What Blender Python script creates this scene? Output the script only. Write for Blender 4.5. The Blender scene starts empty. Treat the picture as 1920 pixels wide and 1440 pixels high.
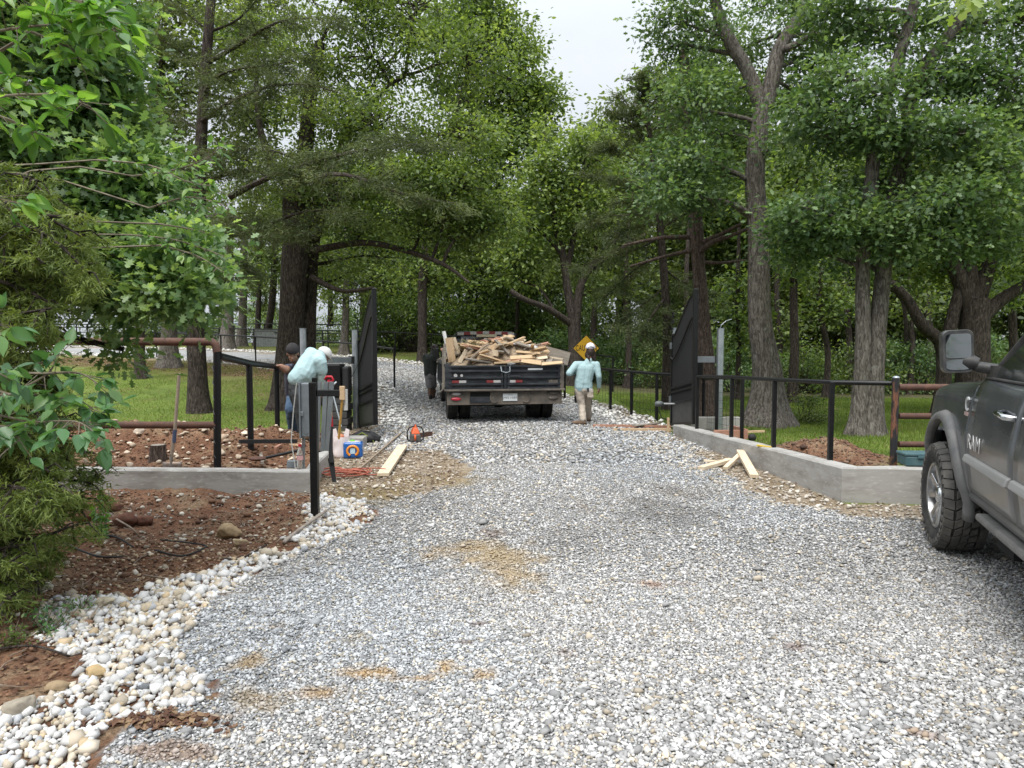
import bpy, bmesh, math, random
import numpy as np
from mathutils import Vector, Matrix, noise as mnoise
random.seed(7); rng = np.random.default_rng(7)
C = bpy.context.scene.collection
SC = bpy.context.scene
R = math.radians
# ------------------------------------------------------------------ camera, world, sun, exposure
F = 1331.0; CAMZ = 1.65; PITCH = math.atan(80 / F)
cam_d = bpy.data.cameras.new('camera'); cam = bpy.data.objects.new('camera', cam_d); C.objects.link(cam)
cam_d.sensor_width = 36; cam_d.lens = 36 * F / 1920; cam_d.clip_start = .05; cam_d.clip_end = 2000
cam.location = (0, 0, CAMZ); cam.rotation_euler = (math.pi / 2 - PITCH, 0, 0); SC.camera = cam
SUN_EL, SUN_AZ = R(62), R(150)
w = bpy.data.worlds.new("World"); SC.world = w; w.use_nodes = True
nt = w.node_tree; nt.nodes.clear()
o_ = nt.nodes.new('ShaderNodeOutputWorld'); bg = nt.nodes.new('ShaderNodeBackground')
sky = nt.nodes.new('ShaderNodeTexSky'); sky.sky_type = 'NISHITA'; sky.sun_disc = False
sky.sun_elevation = SUN_EL; sky.sun_rotation = SUN_AZ; sky.air_density = 1.2; sky.dust_density = 4
hs = nt.nodes.new('ShaderNodeHueSaturation'); hs.inputs['Saturation'].default_value = .30; hs.inputs['Value'].default_value = 1.0
tc = nt.nodes.new('ShaderNodeTexCoord'); nz = nt.nodes.new('ShaderNodeTexNoise')
nz.inputs['Scale'].default_value = 2.2; nz.inputs['Detail'].default_value = 4; nz.inputs['Roughness'].default_value = .45
mp = nt.nodes.new('ShaderNodeMapping'); mp.inputs['Scale'].default_value = (1, 1, 2.4)
cr = nt.nodes.new('ShaderNodeValToRGB')
cr.color_ramp.elements[0].position = .32; cr.color_ramp.elements[0].color = (6.3, 6.8, 7.4, 1)
cr.color_ramp.elements[1].position = .68; cr.color_ramp.elements[1].color = (7.9, 8.3, 8.8, 1)
mx = nt.nodes.new('ShaderNodeMix'); mx.data_type = 'RGBA'; mx.inputs['Factor'].default_value = .9
nt.links.new(tc.outputs['Generated'], mp.inputs['Vector']); nt.links.new(mp.outputs[0], nz.inputs['Vector'])
nt.links.new(nz.outputs['Fac'], cr.inputs[0]); nt.links.new(sky.outputs[0], hs.inputs['Color'])
nt.links.new(hs.outputs[0], mx.inputs['A']); nt.links.new(cr.outputs[0], mx.inputs['B'])
sx = nt.nodes.new('ShaderNodeSeparateXYZ'); nt.links.new(tc.outputs['Generated'], sx.inputs[0])   # overcast sky: brighter overhead than at the horizon
pw = nt.nodes.new('ShaderNodeMath'); pw.operation = 'MULTIPLY'; nt.links.new(sx.outputs['Z'], pw.inputs[0]); nt.links.new(sx.outputs['Z'], pw.inputs[1])
ov = nt.nodes.new('ShaderNodeMath'); ov.operation = 'MULTIPLY_ADD'; ov.inputs[1].default_value = 2.0; ov.inputs[2].default_value = .88; nt.links.new(pw.outputs[0], ov.inputs[0])
sc_ = nt.nodes.new('ShaderNodeVectorMath'); sc_.operation = 'SCALE'; nt.links.new(mx.outputs['Result'], sc_.inputs[0]); nt.links.new(ov.outputs[0], sc_.inputs['Scale'])
nt.links.new(sc_.outputs[0], bg.inputs[0]); bg.inputs[1].default_value = .060
nt.links.new(bg.outputs[0], o_.inputs[0])
sd = bpy.data.lights.new('sun', 'SUN'); sd.energy = 2.0; sd.angle = R(38); sd.color = (1, .97, .92)
sun = bpy.data.objects.new('sun', sd); C.objects.link(sun); sun.rotation_euler = (R(28), 0, R(-20))
SC.view_settings.view_transform = 'Standard'; SC.view_settings.look = 'None'; SC.view_settings.gamma = 1
SC.view_settings.exposure = .95
SC.render.engine = 'CYCLES'; SC.cycles.max_bounces = 8; SC.cycles.diffuse_bounces = 5; SC.cycles.glossy_bounces = 2
SC.cycles.transmission_bounces = 5; SC.cycles.transparent_max_bounces = 6; SC.cycles.use_denoising = True
SC.cycles.caustics_reflective = False; SC.cycles.caustics_refractive = False
# ------------------------------------------------------------------ pixel -> world
cp, sp = math.cos(PITCH), math.sin(PITCH)
def ray(px, py):
    a = (px - 960) / F; b = -(py - 720) / F
    return Vector((a, cp + b * sp, -sp + b * cp))
def at(px, py, d):
    r = ray(px, py); return Vector((0, 0, CAMZ)) + r * (d / r.y)
def gr(px, py, z=0.0):
    r = ray(px, py); return Vector((0, 0, CAMZ)) + r * ((z - CAMZ) / r.z)
def g2(px, py): v = gr(px, py); return (v.x, v.y)
# ------------------------------------------------------------------ vector noise
def _h(ix, iy, s):
    h = (ix.astype(np.int64) * 374761393 + iy.astype(np.int64) * 668265263 + s * 982451653) & 0xffffffff
    h = ((h ^ (h >> 13)) * 1274126177) & 0xffffffff
    return ((h ^ (h >> 16)) & 0xffffff) / float(0xffffff)
def vn(x, y, s=0):
    x = np.asarray(x, float); y = np.asarray(y, float)
    ix = np.floor(x); iy = np.floor(y); fx = x - ix; fy = y - iy
    fx = fx * fx * (3 - 2 * fx); fy = fy * fy * (3 - 2 * fy)
    return (_h(ix, iy, s) * (1 - fx) * (1 - fy) + _h(ix + 1, iy, s) * fx * (1 - fy) + _h(ix, iy + 1, s) * (1 - fx) * fy + _h(ix + 1, iy + 1, s) * fx * fy) * 2 - 1
def fbm(x, y, s=0, o=4):
    t = 0; a = 1; f = 1
    for k in range(o):
        t = t + a * vn(np.asarray(x) * f, np.asarray(y) * f, s + k * 17); a *= .5; f *= 2.03
    return t / 1.9
def sst(e0, e1, v):
    t = np.clip((v - e0) / (e1 - e0), 0, 1); return t * t * (3 - 2 * t)
def pip(x, y, poly):
    ins = np.zeros(np.shape(x), bool); n = len(poly)
    for i in range(n):
        x1, y1 = poly[i]; x2, y2 = poly[(i + 1) % n]
        if y1 == y2: continue
        c = ((y1 > y) != (y2 > y)) & (x < (x2 - x1) * (y - y1) / (y2 - y1) + x1)
        ins ^= c
    return ins
def dline(x, y, pts):
    d = np.full(np.shape(x), 1e9)
    for (x1, y1), (x2, y2) in zip(pts[:-1], pts[1:]):
        dx, dy = x2 - x1, y2 - y1; t = np.clip(((x - x1) * dx + (y - y1) * dy) / (dx * dx + dy * dy), 0, 1)
        d = np.minimum(d, np.hypot(x - x1 - t * dx, y - y1 - t * dy))
    return d
# ------------------------------------------------------------------ materials
def srgb(r, g, b):
    f = lambda c: ((c / 255) / 12.92 if c / 255 <= .04045 else ((c / 255 + .055) / 1.055) ** 2.4)
    return (f(r), f(g), f(b))
def mat(name, col, rough=.7, metal=0., col2=None, ns=6., fac=(.35, .65), bump=0., bs=40., stretch=(1, 1, 1), spec=.4, coat=0., attr=None, col3=None, ns3=30., f3=(.55, .7), det=6):
    m = bpy.data.materials.new(name); m.use_nodes = True; nt = m.node_tree; b = nt.nodes['Principled BSDF']
    b.inputs['Roughness'].default_value = rough; b.inputs['Metallic'].default_value = metal
    b.inputs['Specular IOR Level'].default_value = spec; b.inputs['Coat Weight'].default_value = coat
    b.inputs['Coat Roughness'].default_value = .15
    b.inputs['Base Color'].default_value = (*col, 1)
    tc = nt.nodes.new('ShaderNodeTexCoord'); mp = nt.nodes.new('ShaderNodeMapping'); mp.inputs['Scale'].default_value = stretch
    nt.links.new(tc.outputs['Object'], mp.inputs['Vector'])
    cur = None
    if attr:
        a = nt.nodes.new('ShaderNodeAttribute'); a.attribute_name = attr; cur = a.outputs['Color']
        nt.links.new(cur, b.inputs['Base Color'])
    def layer(cur, colx, s, f):
        n = nt.nodes.new('ShaderNodeTexNoise'); n.inputs['Scale'].default_value = s; n.inputs['Detail'].default_value = det
        n.inputs['Roughness'].default_value = .65
        nt.links.new(mp.outputs[0], n.inputs['Vector'])
        r = nt.nodes.new('ShaderNodeMapRange'); r.inputs['From Min'].default_value = f[0]; r.inputs['From Max'].default_value = f[1]
        nt.links.new(n.outputs['Fac'], r.inputs['Value'])
        x = nt.nodes.new('ShaderNodeMix'); x.data_type = 'RGBA'; nt.links.new(r.outputs[0], x.inputs['Factor'])
        if cur is None: x.inputs['A'].default_value = (*col, 1)
        else: nt.links.new(cur, x.inputs['A'])
        x.inputs['B'].default_value = (*colx, 1); nt.links.new(x.outputs['Result'], b.inputs['Base Color'])
        return x.outputs['Result']
    if col2: cur = layer(cur, col2, ns, fac)
    if col3: cur = layer(cur, col3, ns3, f3)
    if bump:
        n = nt.nodes.new('ShaderNodeTexNoise'); n.inputs['Scale'].default_value = bs; n.inputs['Detail'].default_value = 5
        nt.links.new(mp.outputs[0], n.inputs['Vector']); bn = nt.nodes.new('ShaderNodeBump'); bn.inputs['Strength'].default_value = min(1, bump * 25)
        bn.inputs['Distance'].default_value = bump
        nt.links.new(n.outputs['Fac'], bn.inputs['Height']); nt.links.new(bn.outputs[0], b.inputs['Normal'])
    return m
def leafmat(name, c0, c1, c2, trans=.35, rough=.5):
    m = bpy.data.materials.new(name); m.use_nodes = True; nt = m.node_tree; b = nt.nodes['Principled BSDF']; out = nt.nodes['Material Output']
    a = nt.nodes.new('ShaderNodeAttribute'); a.attribute_name = 'tint'
    r = nt.nodes.new('ShaderNodeValToRGB'); e = r.color_ramp.elements
    e[0].position = .0; e[0].color = (*c0, 1); e[1].position = 1; e[1].color = (*c2, 1); k = e.new(.5); k.color = (*c1, 1)
    nt.links.new(a.outputs['Fac'], r.inputs[0]); nt.links.new(r.outputs[0], b.inputs['Base Color'])
    b.inputs['Roughness'].default_value = rough; b.inputs['Specular IOR Level'].default_value = .45
    t = nt.nodes.new('ShaderNodeBsdfTranslucent'); g = nt.nodes.new('ShaderNodeMix'); g.data_type = 'RGBA'; g.blend_type = 'MULTIPLY'; g.inputs['Factor'].default_value = 1
    nt.links.new(r.outputs[0], g.inputs['A']); g.inputs['B'].default_value = (1.7, 1.7, .75, 1)
    nt.links.new(g.outputs['Result'], t.inputs[0]); ms = nt.nodes.new('ShaderNodeMixShader'); ms.inputs[0].default_value = trans
    nt.links.new(b.outputs[0], ms.inputs[1]); nt.links.new(t.outputs[0], ms.inputs[2]); nt.links.new(ms.outputs[0], out.inputs[0])
    return m
def barkmat(name, cd, cl, lichen=(.30, .32, .28), lf=(.60, .72), sc=9):
    m = bpy.data.materials.new(name); m.use_nodes = True; nt = m.node_tree; b = nt.nodes['Principled BSDF']
    b.inputs['Roughness'].default_value = .95; b.inputs['Specular IOR Level'].default_value = .15
    tc = nt.nodes.new('ShaderNodeTexCoord'); mp = nt.nodes.new('ShaderNodeMapping'); mp.inputs['Scale'].default_value = (1, 1, .24)
    nt.links.new(tc.outputs['Object'], mp.inputs['Vector'])
    n = nt.nodes.new('ShaderNodeTexNoise'); n.inputs['Scale'].default_value = sc * 3; n.inputs['Detail'].default_value = 8; n.inputs['Roughness'].default_value = .7
    n.inputs['Distortion'].default_value = 1.1; nt.links.new(mp.outputs[0], n.inputs['Vector'])
    r = nt.nodes.new('ShaderNodeValToRGB'); r.color_ramp.elements[0].position = .40; r.color_ramp.elements[0].color = (*[c * .45 for c in cd], 1)
    r.color_ramp.elements[1].position = .66; r.color_ramp.elements[1].color = (*cl, 1); k = r.color_ramp.elements.new(.5); k.color = (*cd, 1)
    nt.links.new(n.outputs['Fac'], r.inputs[0])
    n2 = nt.nodes.new('ShaderNodeTexNoise'); n2.inputs['Scale'].default_value = 5; n2.inputs['Detail'].default_value = 9; n2.inputs['Roughness'].default_value = .75
    nt.links.new(tc.outputs['Object'], n2.inputs['Vector'])
    q = nt.nodes.new('ShaderNodeMapRange'); q.inputs['From Min'].default_value = lf[0]; q.inputs['From Max'].default_value = lf[1]
    q.inputs['To Max'].default_value = .8; nt.links.new(n2.outputs['Fac'], q.inputs['Value'])
    x = nt.nodes.new('ShaderNodeMix'); x.data_type = 'RGBA'; nt.links.new(q.outputs[0], x.inputs['Factor']); nt.links.new(r.outputs[0], x.inputs['A'])
    x.inputs['B'].default_value = (*lichen, 1); nt.links.new(x.outputs['Result'], b.inputs['Base Color'])
    bn = nt.nodes.new('ShaderNodeBump'); bn.inputs['Strength'].default_value = .9; bn.inputs['Distance'].default_value = .03
    nt.links.new(n.outputs['Fac'], bn.inputs['Height']); nt.links.new(bn.outputs[0], b.inputs['Normal'])
    return m
# ------------------------------------------------------------------ object helpers
def tag(o, label=None, cat=None, group=None, kind=None):
    if label: o['label'] = label
    if cat: o['category'] = cat
    if group: o['group'] = group
    if kind: o['kind'] = kind
    return o
def empty(name, loc=(0, 0, 0), rz=0., label=None, cat=None, group=None):
    o = bpy.data.objects.new(name, None); C.objects.link(o); o.location = loc; o.rotation_euler = (0, 0, rz); o.empty_display_size = .1
    return tag(o, label, cat, group)
def link(name, me, m, parent=None, smooth=False):
    if m is not None: me.materials.append(m)
    if smooth: me.polygons.foreach_set('use_smooth', np.ones(len(me.polygons), bool))
    o = bpy.data.objects.new(name, me); C.objects.link(o)
    if parent is not None:
        o.parent = parent
    return o
def npmesh(name, V, loops, starts, totals):
    me = bpy.data.meshes.new(name); V = np.asarray(V, np.float32)
    me.vertices.add(len(V)); me.vertices.foreach_set('co', V.ravel())
    me.loops.add(len(loops)); me.loops.foreach_set('vertex_index', np.asarray(loops, np.int32))
    me.polygons.add(len(starts)); me.polygons.foreach_set('loop_start', np.asarray(starts, np.int32))
    me.polygons.foreach_set('loop_total', np.asarray(totals, np.int32)); me.update(calc_edges=True)
    return me
def tris(name, V, Fc):
    Fc = np.asarray(Fc); k = Fc.shape[1]; n = len(Fc)
    return npmesh(name, V, Fc.ravel(), np.arange(n) * k, np.full(n, k))
def fattr(me, name, v):
    a = me.attributes.new(name, 'FLOAT', 'POINT'); a.data.foreach_set('value', np.asarray(v, np.float32))
def cattr(me, name, c):
    c = np.asarray(c, np.float32); c = np.concatenate([c, np.ones((len(c), 1), np.float32)], 1)
    a = me.attributes.new(name, 'FLOAT_COLOR', 'POINT'); a.data.foreach_set('color', c.ravel())
def copy_tree(o, parent=None):
    c = o.copy(); C.objects.link(c); c.parent = parent
    if parent is not None: c.matrix_parent_inverse = o.matrix_parent_inverse.copy()
    for ch in [k for k in bpy.data.objects if k.parent == o]: copy_tree(ch, c)
    return c
class MB:
    def __init__(s): s.v = []; s.f = []
    def add(s, v, f):
        b = len(s.v); s.v += [tuple(p) for p in v]; s.f += [tuple(i + b for i in q) for q in f]; return s
    def box(s, c, d, rot=None, taper=1.):
        x, y, z = d[0] / 2, d[1] / 2, d[2] / 2; t = taper
        P = [(-x, -y, -z), (x, -y, -z), (x, y, -z), (-x, y, -z), (-x * t, -y * t, z), (x * t, -y * t, z), (x * t, y * t, z), (-x * t, y * t, z)]
        M = Matrix.Identity(3) if rot is None else (rot if isinstance(rot, Matrix) else Matrix.Rotation(rot, 3, 'Z'))
        c = Vector(c); return s.add([c + M @ Vector(p) for p in P], [(0, 3, 2, 1), (4, 5, 6, 7), (0, 1, 5, 4), (1, 2, 6, 5), (2, 3, 7, 6), (3, 0, 4, 7)])
    def hexa(s, P): return s.add(P, [(0, 3, 2, 1), (4, 5, 6, 7), (0, 1, 5, 4), (1, 2, 6, 5), (2, 3, 7, 6), (3, 0, 4, 7)])
    def beam(s, a, b, w, h, up=(0, 0, 1)):
        a = Vector(a); b = Vector(b); d = (b - a); L = d.length; d.normalize(); sd_ = d.cross(Vector(up))
        if sd_.length < 1e-4: sd_ = d.cross(Vector((0, 1, 0)))
        sd_.normalize(); u = sd_.cross(d); M = Matrix((d, sd_, u)).transposed(); return s.box((a + b) / 2, (L, w, h), M)
    def tube(s, pts, rad, n=8, cap=True, tw=None):
        pts = [Vector(p) for p in pts]
        if not hasattr(rad, '__len__'): rad = [rad] * len(pts)
        d0 = (pts[1] - pts[0]).normalized(); u = d0.orthogonal().normalized(); b = len(s.v); prev = d0
        for i, p in enumerate(pts):
            d = (pts[min(i + 1, len(pts) - 1)] - pts[max(i - 1, 0)]).normalized()
            q = prev.rotation_difference(d); u = q @ u; prev = d; vv = d.cross(u)
            for k in range(n):
                a = 2 * math.pi * k / n; r = rad[i]
                if tw: r *= tw(i, a)
                s.v.append(tuple(p + u * math.cos(a) * r + vv * math.sin(a) * r))
        for i in range(len(pts) - 1):
            for k in range(n):
                s.f.append((b + i * n + k, b + i * n + (k + 1) % n, b + (i + 1) * n + (k + 1) % n, b + (i + 1) * n + k))
        if cap:
            s.f.append(tuple(b + k for k in reversed(range(n)))); e = b + (len(pts) - 1) * n; s.f.append(tuple(e + k for k in range(n)))
        return s
    def cyl(s, a, b, r, r2=None, n=16): return s.tube([a, b], [r, r if r2 is None else r2], n)
    def prism(s, poly, t, M):   # poly in local xy, extruded by t along local z
        n = len(poly); V = [M @ Vector((x, y, 0)) for x, y in poly] + [M @ Vector((x, y, t)) for x, y in poly]
        return s.add(V, [tuple(reversed(range(n))), tuple(range(n, 2 * n))] + [(i, (i + 1) % n, n + (i + 1) % n, n + i) for i in range(n)])
    def lathe(s, prof, M, n=32, close=False):
        b = len(s.v); m = len(prof)
        for k in range(n):
            a = 2 * math.pi * k / n
            for r, z in prof: s.v.append(tuple(M @ Vector((r * math.cos(a), r * math.sin(a), z))))
        for k in range(n):
            k2 = (k + 1) % n
            for j in range(m if close else m - 1):
                j2 = (j + 1) % m; s.f.append((b + k * m + j, b + k2 * m + j, b + k2 * m + j2, b + k * m + j2))
        return s
    def ell(s, c, r, M=None, nu=14, nv=9, fn=None):
        b = len(s.v); c = Vector(c); M = M or Matrix.Identity(3)
        for j in range(1, nv):
            t = math.pi * j / nv
            for k in range(nu):
                a = 2 * math.pi * k / nu; p = Vector((math.sin(t) * math.cos(a), math.sin(t) * math.sin(a), math.cos(t)))
                f = fn(p) if fn else 1
                s.v.append(tuple(c + M @ Vector((p.x * r[0] * f, p.y * r[1] * f, p.z * r[2] * f))))
        s.v.append(tuple(c + M @ Vector((0, 0, r[2])))); s.v.append(tuple(c + M @ Vector((0, 0, -r[2])))); T = len(s.v) - 2; B = T + 1
        for j in range(nv - 2):
            for k in range(nu):
                s.f.append((b + j * nu + k, b + (j + 1) * nu + k, b + (j + 1) * nu + (k + 1) % nu, b + j * nu + (k + 1) % nu))
        for k in range(nu):
            s.f.append((T, b + k, b + (k + 1) % nu)); e = b + (nv - 2) * nu; s.f.append((B, e + (k + 1) % nu, e + k))
        return s
    def build(s, name, m, parent=None, smooth=False, bevel=0., seg=2, auto=None):
        me = bpy.data.meshes.new(name); me.from_pydata(s.v, [], s.f); me.validate(); me.update()
        o = link(name, me, m, parent, smooth)
        if bevel:
            q = o.modifiers.new('bevel', 'BEVEL'); q.width = bevel; q.segments = seg; q.limit_method = 'ANGLE'; q.angle_limit = R(35)
        if auto is not None:
            me.polygons.foreach_set('use_smooth', np.ones(len(me.polygons), bool)); me.update()
            bm = bmesh.new(); bm.from_mesh(me); bmesh.ops.recalc_face_normals(bm, faces=bm.faces)
            for e in bm.edges:
                if len(e.link_faces) == 2 and e.calc_face_angle(0) > R(auto): e.smooth = False
            bm.to_mesh(me); bm.free()
        return o
def single(mb, name, m, label, cat, group=None, **k):   # thing that is one mesh
    o = mb.build(name, m, None, **k); return tag(o, label, cat, group)
def text(name, s, size, m, parent, M, ext=.003, cx=True, bold=0.):
    c = bpy.data.curves.new(name, 'FONT'); c.body = s; c.size = size; c.extrude = ext; c.offset = bold; c.space_character = 1.12
    if cx: c.align_x = 'CENTER'; c.align_y = 'CENTER'
    c.materials.append(m); o = bpy.data.objects.new(name, c); C.objects.link(o); o.parent = parent; o.matrix_local = M
    return o
def RM(ax, deg): return Matrix.Rotation(R(deg), 4, ax)
def TM(*v): return Matrix.Translation(Vector(v))
# ------------------------------------------------------------------ shared materials
M_black = mat('black_paint', (.006, .006, .007), .42, spec=.35, col2=(.02, .019, .018), ns=30, fac=(.5, .8))
M_blackm = mat('matt_black', (.018, .018, .019), .7)
M_rust = mat('rusty_pipe', (.075, .038, .028), .75, col2=(.14, .065, .04), ns=14, fac=(.4, .75), bump=.002, bs=60)
M_galv = mat('galvanised_steel', (.42, .46, .48), .38, .75, col2=(.30, .34, .37), ns=8, bump=.001, bs=30)
M_conc = mat('concrete', (.34, .33, .31), .9, col2=(.20, .185, .165), ns=2.6, fac=(.45, .72), bump=.006, bs=16, stretch=(1, 1, 3.5), col3=(.46, .45, .43), ns3=11, f3=(.54, .72), det=9)
M_wood = mat('new_lumber', (.58, .43, .27), .8, col2=(.45, .31, .18), ns=6, stretch=(1, 9, 9), bump=.001)
M_woodp = mat('pale_lumber', (.66, .56, .42), .8, col2=(.52, .41, .28), ns=5, stretch=(1, 9, 9), bump=.001)
M_woodr = mat('reddish_lumber', (.42, .23, .16), .8, col2=(.32, .16, .11), ns=5, stretch=(1, 9, 9), bump=.001)
M_woodg = mat('grey_lumber', (.30, .27, .23), .85, col2=(.2, .17, .14), ns=5, stretch=(1, 9, 9), bump=.001)
M_rub = mat('tyre_rubber', (.022, .022, .022), .85, col2=(.075, .07, .062), ns=9, fac=(.4, .8), bump=.001)
M_dark = mat('dark_void', (.008, .008, .008), .9)
# ------------------------------------------------------------------ terrain
ROAD = [(.4, 10), (.1, 13), (-.3, 17), (-1.6, 21.5), (-4.6, 26), (-9, 30.5), (-15, 34.5), (-24, 38), (-45, 41)]
DRIVE = [g2(*p) for p in [(1160, 803), (1230, 826), (1330, 862), (1400, 915), (1470, 946), (1590, 966), (1760, 990)]] + [(14, 6.6), (14, -6), (-2.2, -6), (-1.7, 2.2)] + \
        [g2(*p) for p in [(165, 1440), (205, 1398), (240, 1350), (365, 1330), (330, 1215), (395, 1120), (480, 1065), (570, 1015), (700, 985), (698, 940), (800, 925), (890, 898), (870, 868), (820, 835), (800, 800)]]
WHITE = [g2(*p) for p in [(-120, 1440), (-120, 1360), (0, 1347), (64, 1315), (150, 1290), (150, 1250), (80, 1210), (70, 1150), (133, 1118), (225, 1118), (342, 1085), (423, 1053), (543, 1017), (590, 968), (564, 950), (604, 932), (684, 945), (712, 977), (650, 1011), (490, 1071), (410, 1120), (350, 1174), (330, 1242), (370, 1295), (390, 1335), (230, 1345), (205, 1395), (165, 1440), (160, 1600), (-200, 1600)]]
WL = [(-9.5, 7.95), (-4.7, 7.85), (-2.22, 7.72), (-2.38, 9.25)]           # left retaining wall, outer line
WR = [(2.83, 12.4), (3.38, 7.2), (4.3, 7.08), (9.5, 6.9)]                  # right retaining wall, outer line
BACKL = [(-12, 8.0), (-4.7, 7.95), (-2.3, 7.85), (-2.45, 9.25), (-2.9, 13), (-12, 13.4)]
BACKR = [(2.95, 12.4), (3.5, 7.3), (4.3, 7.18), (12, 7.0), (12, 12.6)]
def H0(x, y):
    x = np.asarray(x, float); y = np.asarray(y, float)
    s = np.maximum(0, y - 17 - np.clip(x, -4, 8) * .6)
    rise = .052 * np.minimum(s, 26) * sst(0, 6, s) + .2 * (1 - np.exp(-np.maximum(s - 26, 0) / 10))
    wl = sst(9, -4, x)
    h = rise * wl - sst(62, 110, y) * 4 * wl
    h = h - .25 * sst(4, 14, x) * sst(16, 30, y)
    h = h + .12 * sst(0, .25, 1.0 * (pip(x, y, BACKL) | pip(x, y, BACKR))) * sst(14, 10, y)
    return h
def H(x, y): return H0(x, y)
def on_drive(x, y):
    wv = .20 * fbm(np.asarray(x) * 1.3, np.asarray(y) * 1.3, 5) + .16 * fbm(np.asarray(x) * 6, np.asarray(y) * 6, 6)
    d = dline(x, y, ROAD); hw = np.where(y < 20, 2.65, 2.1)
    return (pip(x + wv, y + wv, DRIVE)) | ((d + wv < hw) & (y > 10.6))
xs = np.unique(np.round(np.concatenate([-7 - (np.geomspace(.06, 290, 90) - .06), np.arange(-7, 7, .045), 7 + (np.geomspace(.06, 290, 80) - .06)]), 3))
ys = np.unique(np.round(np.concatenate([np.linspace(-30, 1.4, 24), np.arange(1.5, 13, .045), 13 + (np.geomspace(.07, 400, 130) - .07)]), 3))
X, Y = np.meshgrid(xs, ys); x = X.ravel(); y = Y.ravel(); Z = H(x, y)
drv = on_drive(x, y)
lit = dline(x, y, ROAD)
nA = fbm(x * .8, y * .8, 3); nB = fbm(x * 4, y * 4, 9); nC = fbm(x * 14, y * 14, 21)
def c3(c): return np.array(c)[None, :] * np.ones((len(x), 1))
def mixc(a, b, t): t = np.clip(t, 0, 1)[:, None]; return a * (1 - t) + b * t
GREEN = mixc(c3((.085, .125, .026)), c3((.165, .22, .045)), .5 + nA * .7 + nB * .3)
GREEN = mixc(GREEN, c3((.16, .13, .06)), sst(.15, .55, nA * .5 + nB * .7) * .8)
SOIL = mixc(c3((.13, .062, .038)), c3((.235, .135, .082)), .5 + nB * .6 + nC * .4)
SOIL = mixc(SOIL, c3((.26, .2, .13)), sst(.1, .6, nB + nC * .5) * .6)
GRAV = mixc(c3((.22, .222, .225)), c3((.34, .34, .335)), .5 + nB * .5 + nC * .6)
ROCKY = mixc(c3((.20, .15, .095)), c3((.36, .30, .23)), .5 + nB * .6 + nC * .6)
col = GREEN.copy()
soil = np.zeros(len(x)); soilL = pip(x + nB * .15, y + nB * .15, BACKL) & (y < 12.2 + nA * .5 - (x + 3) * .05)
frontL = (y < 7.95) & (x < -1.2)
soil[soilL] = 1; soil[frontL] = 1
soil[(x < -2.2) & (y < 8) & (x > -30)] = 1
moundR = np.exp(-(((x - 3.95) / .65) ** 2 + ((y - 8.8) / .9) ** 2)); soil = np.maximum(soil, sst(.25, .5, moundR + nB * .15) * (y > 7.2) * (x > 3.2))
col = mixc(col, SOIL, soil)
rocky = (pip(x, y, [(-2.4, 7.7), (-1.0, 7.1), (-.5, 8.2), (-.75, 9.4), (-1.2, 13.5), (-3.2, 17), (-3.3, 12.5), (-2.5, 9.3)]) | pip(x, y, [(2.0, 12.6), (2.9, 12.5), (3.4, 7.1), (12, 6.8), (12, 5.4), (4.2, 5.9), (2.6, 7.0), (2.0, 9.8)])).astype(float)
rocky = np.maximum(rocky, ((np.abs(lit - 2.5) < .55 + nB * .3) & (y > 13)).astype(float))
col = mixc(col, ROCKY, rocky)
col = mixc(col, ROCKY, ((np.abs(x + .4) < 1.3) & (y > 7) & (y < 13.5)).astype(float))
# fallen-leaf belt below the oaks on the left rise
belt = np.exp(-((dline(x, y, [(-4.6, 22.0), (-8, 24.5), (-12, 27), (-20, 31)])) / 1.6) ** 2); col = mixc(col, c3((.15, .085, .05)), belt * (.8 + nB * .6) * (1 - drv))
belt2 = ((lit > 2.2) & (lit < 7) & (x < -2) & (y > 19)); col = mixc(col, c3((.17, .12, .06)), belt2 * .45 * (.6 + nB))
woods = sst(18.5, 22, y + nA * 1.2 - np.maximum(0, 6 - x) * .8) * sst(1.0, 3.5, x); col = mixc(col, c3((.085, .08, .04)), woods)
col = mixc(col, GRAV, drv.astype(float))
PATCH = [(930, 1050, 120, 34, (.36, .27, .15), .8), (1225, 1096, 45, 9, (.30, .17, .10), .7), (700, 1262, 70, 14, (.38, .24, .09), .95), (833, 1252, 26, 22, (.40, .26, .10), 1), (470, 1250, 40, 18, (.34, .24, .12), .8),
         (905, 1268, 40, 14, (.38, .25, .11), .9), (480, 1310, 70, 20, (.30, .22, .12), .7), (290, 1362, 90, 18, (.10, .06, .04), .95), (300, 1415, 90, 16, (.26, .15, .08), .55), (700, 925, 90, 26, (.22, .17, .09), .9), (800, 900, 110, 16, (.28, .22, .13), .8),
         (925, 1000, 45, 10, (.17, .11, .08), .6), (1060, 1225, 30, 12, (.2, .14, .1), .5), (1490, 1215, 36, 8, (.14, .08, .06), .7), (1270, 925, 60, 12, (.16, .14, .12), .5), (1730, 1380, 30, 10, (.2, .12, .08), .7), (1120, 1330, 60, 30, (.24, .2, .15), .4), (1240, 960, 90, 30, (.15, .145, .14), .5), (1050, 1020, 60, 40, (.13, .12, .11), .25), (600, 1300, 60, 14, (.33, .22, .11), .8), (770, 1275, 60, 8, (.36, .23, .10), .8), (520, 1180, 30, 8, (.2, .15, .1), .6), (900, 1170, 24, 6, (.14, .09, .07), .7), (870, 1205, 24, 6, (.14, .09, .07), .7), (1095, 950, 20, 10, (.2, .15, .1), .7), (400, 1345, 50, 10, (.34, .22, .12), .8), (660, 1195, 30, 14, (.3, .25, .17), .4), (1370, 1130, 40, 14, (.3, .26, .2), .35), (850, 1040, 60, 14, (.32, .24, .14), .5)]
PW = []
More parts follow.
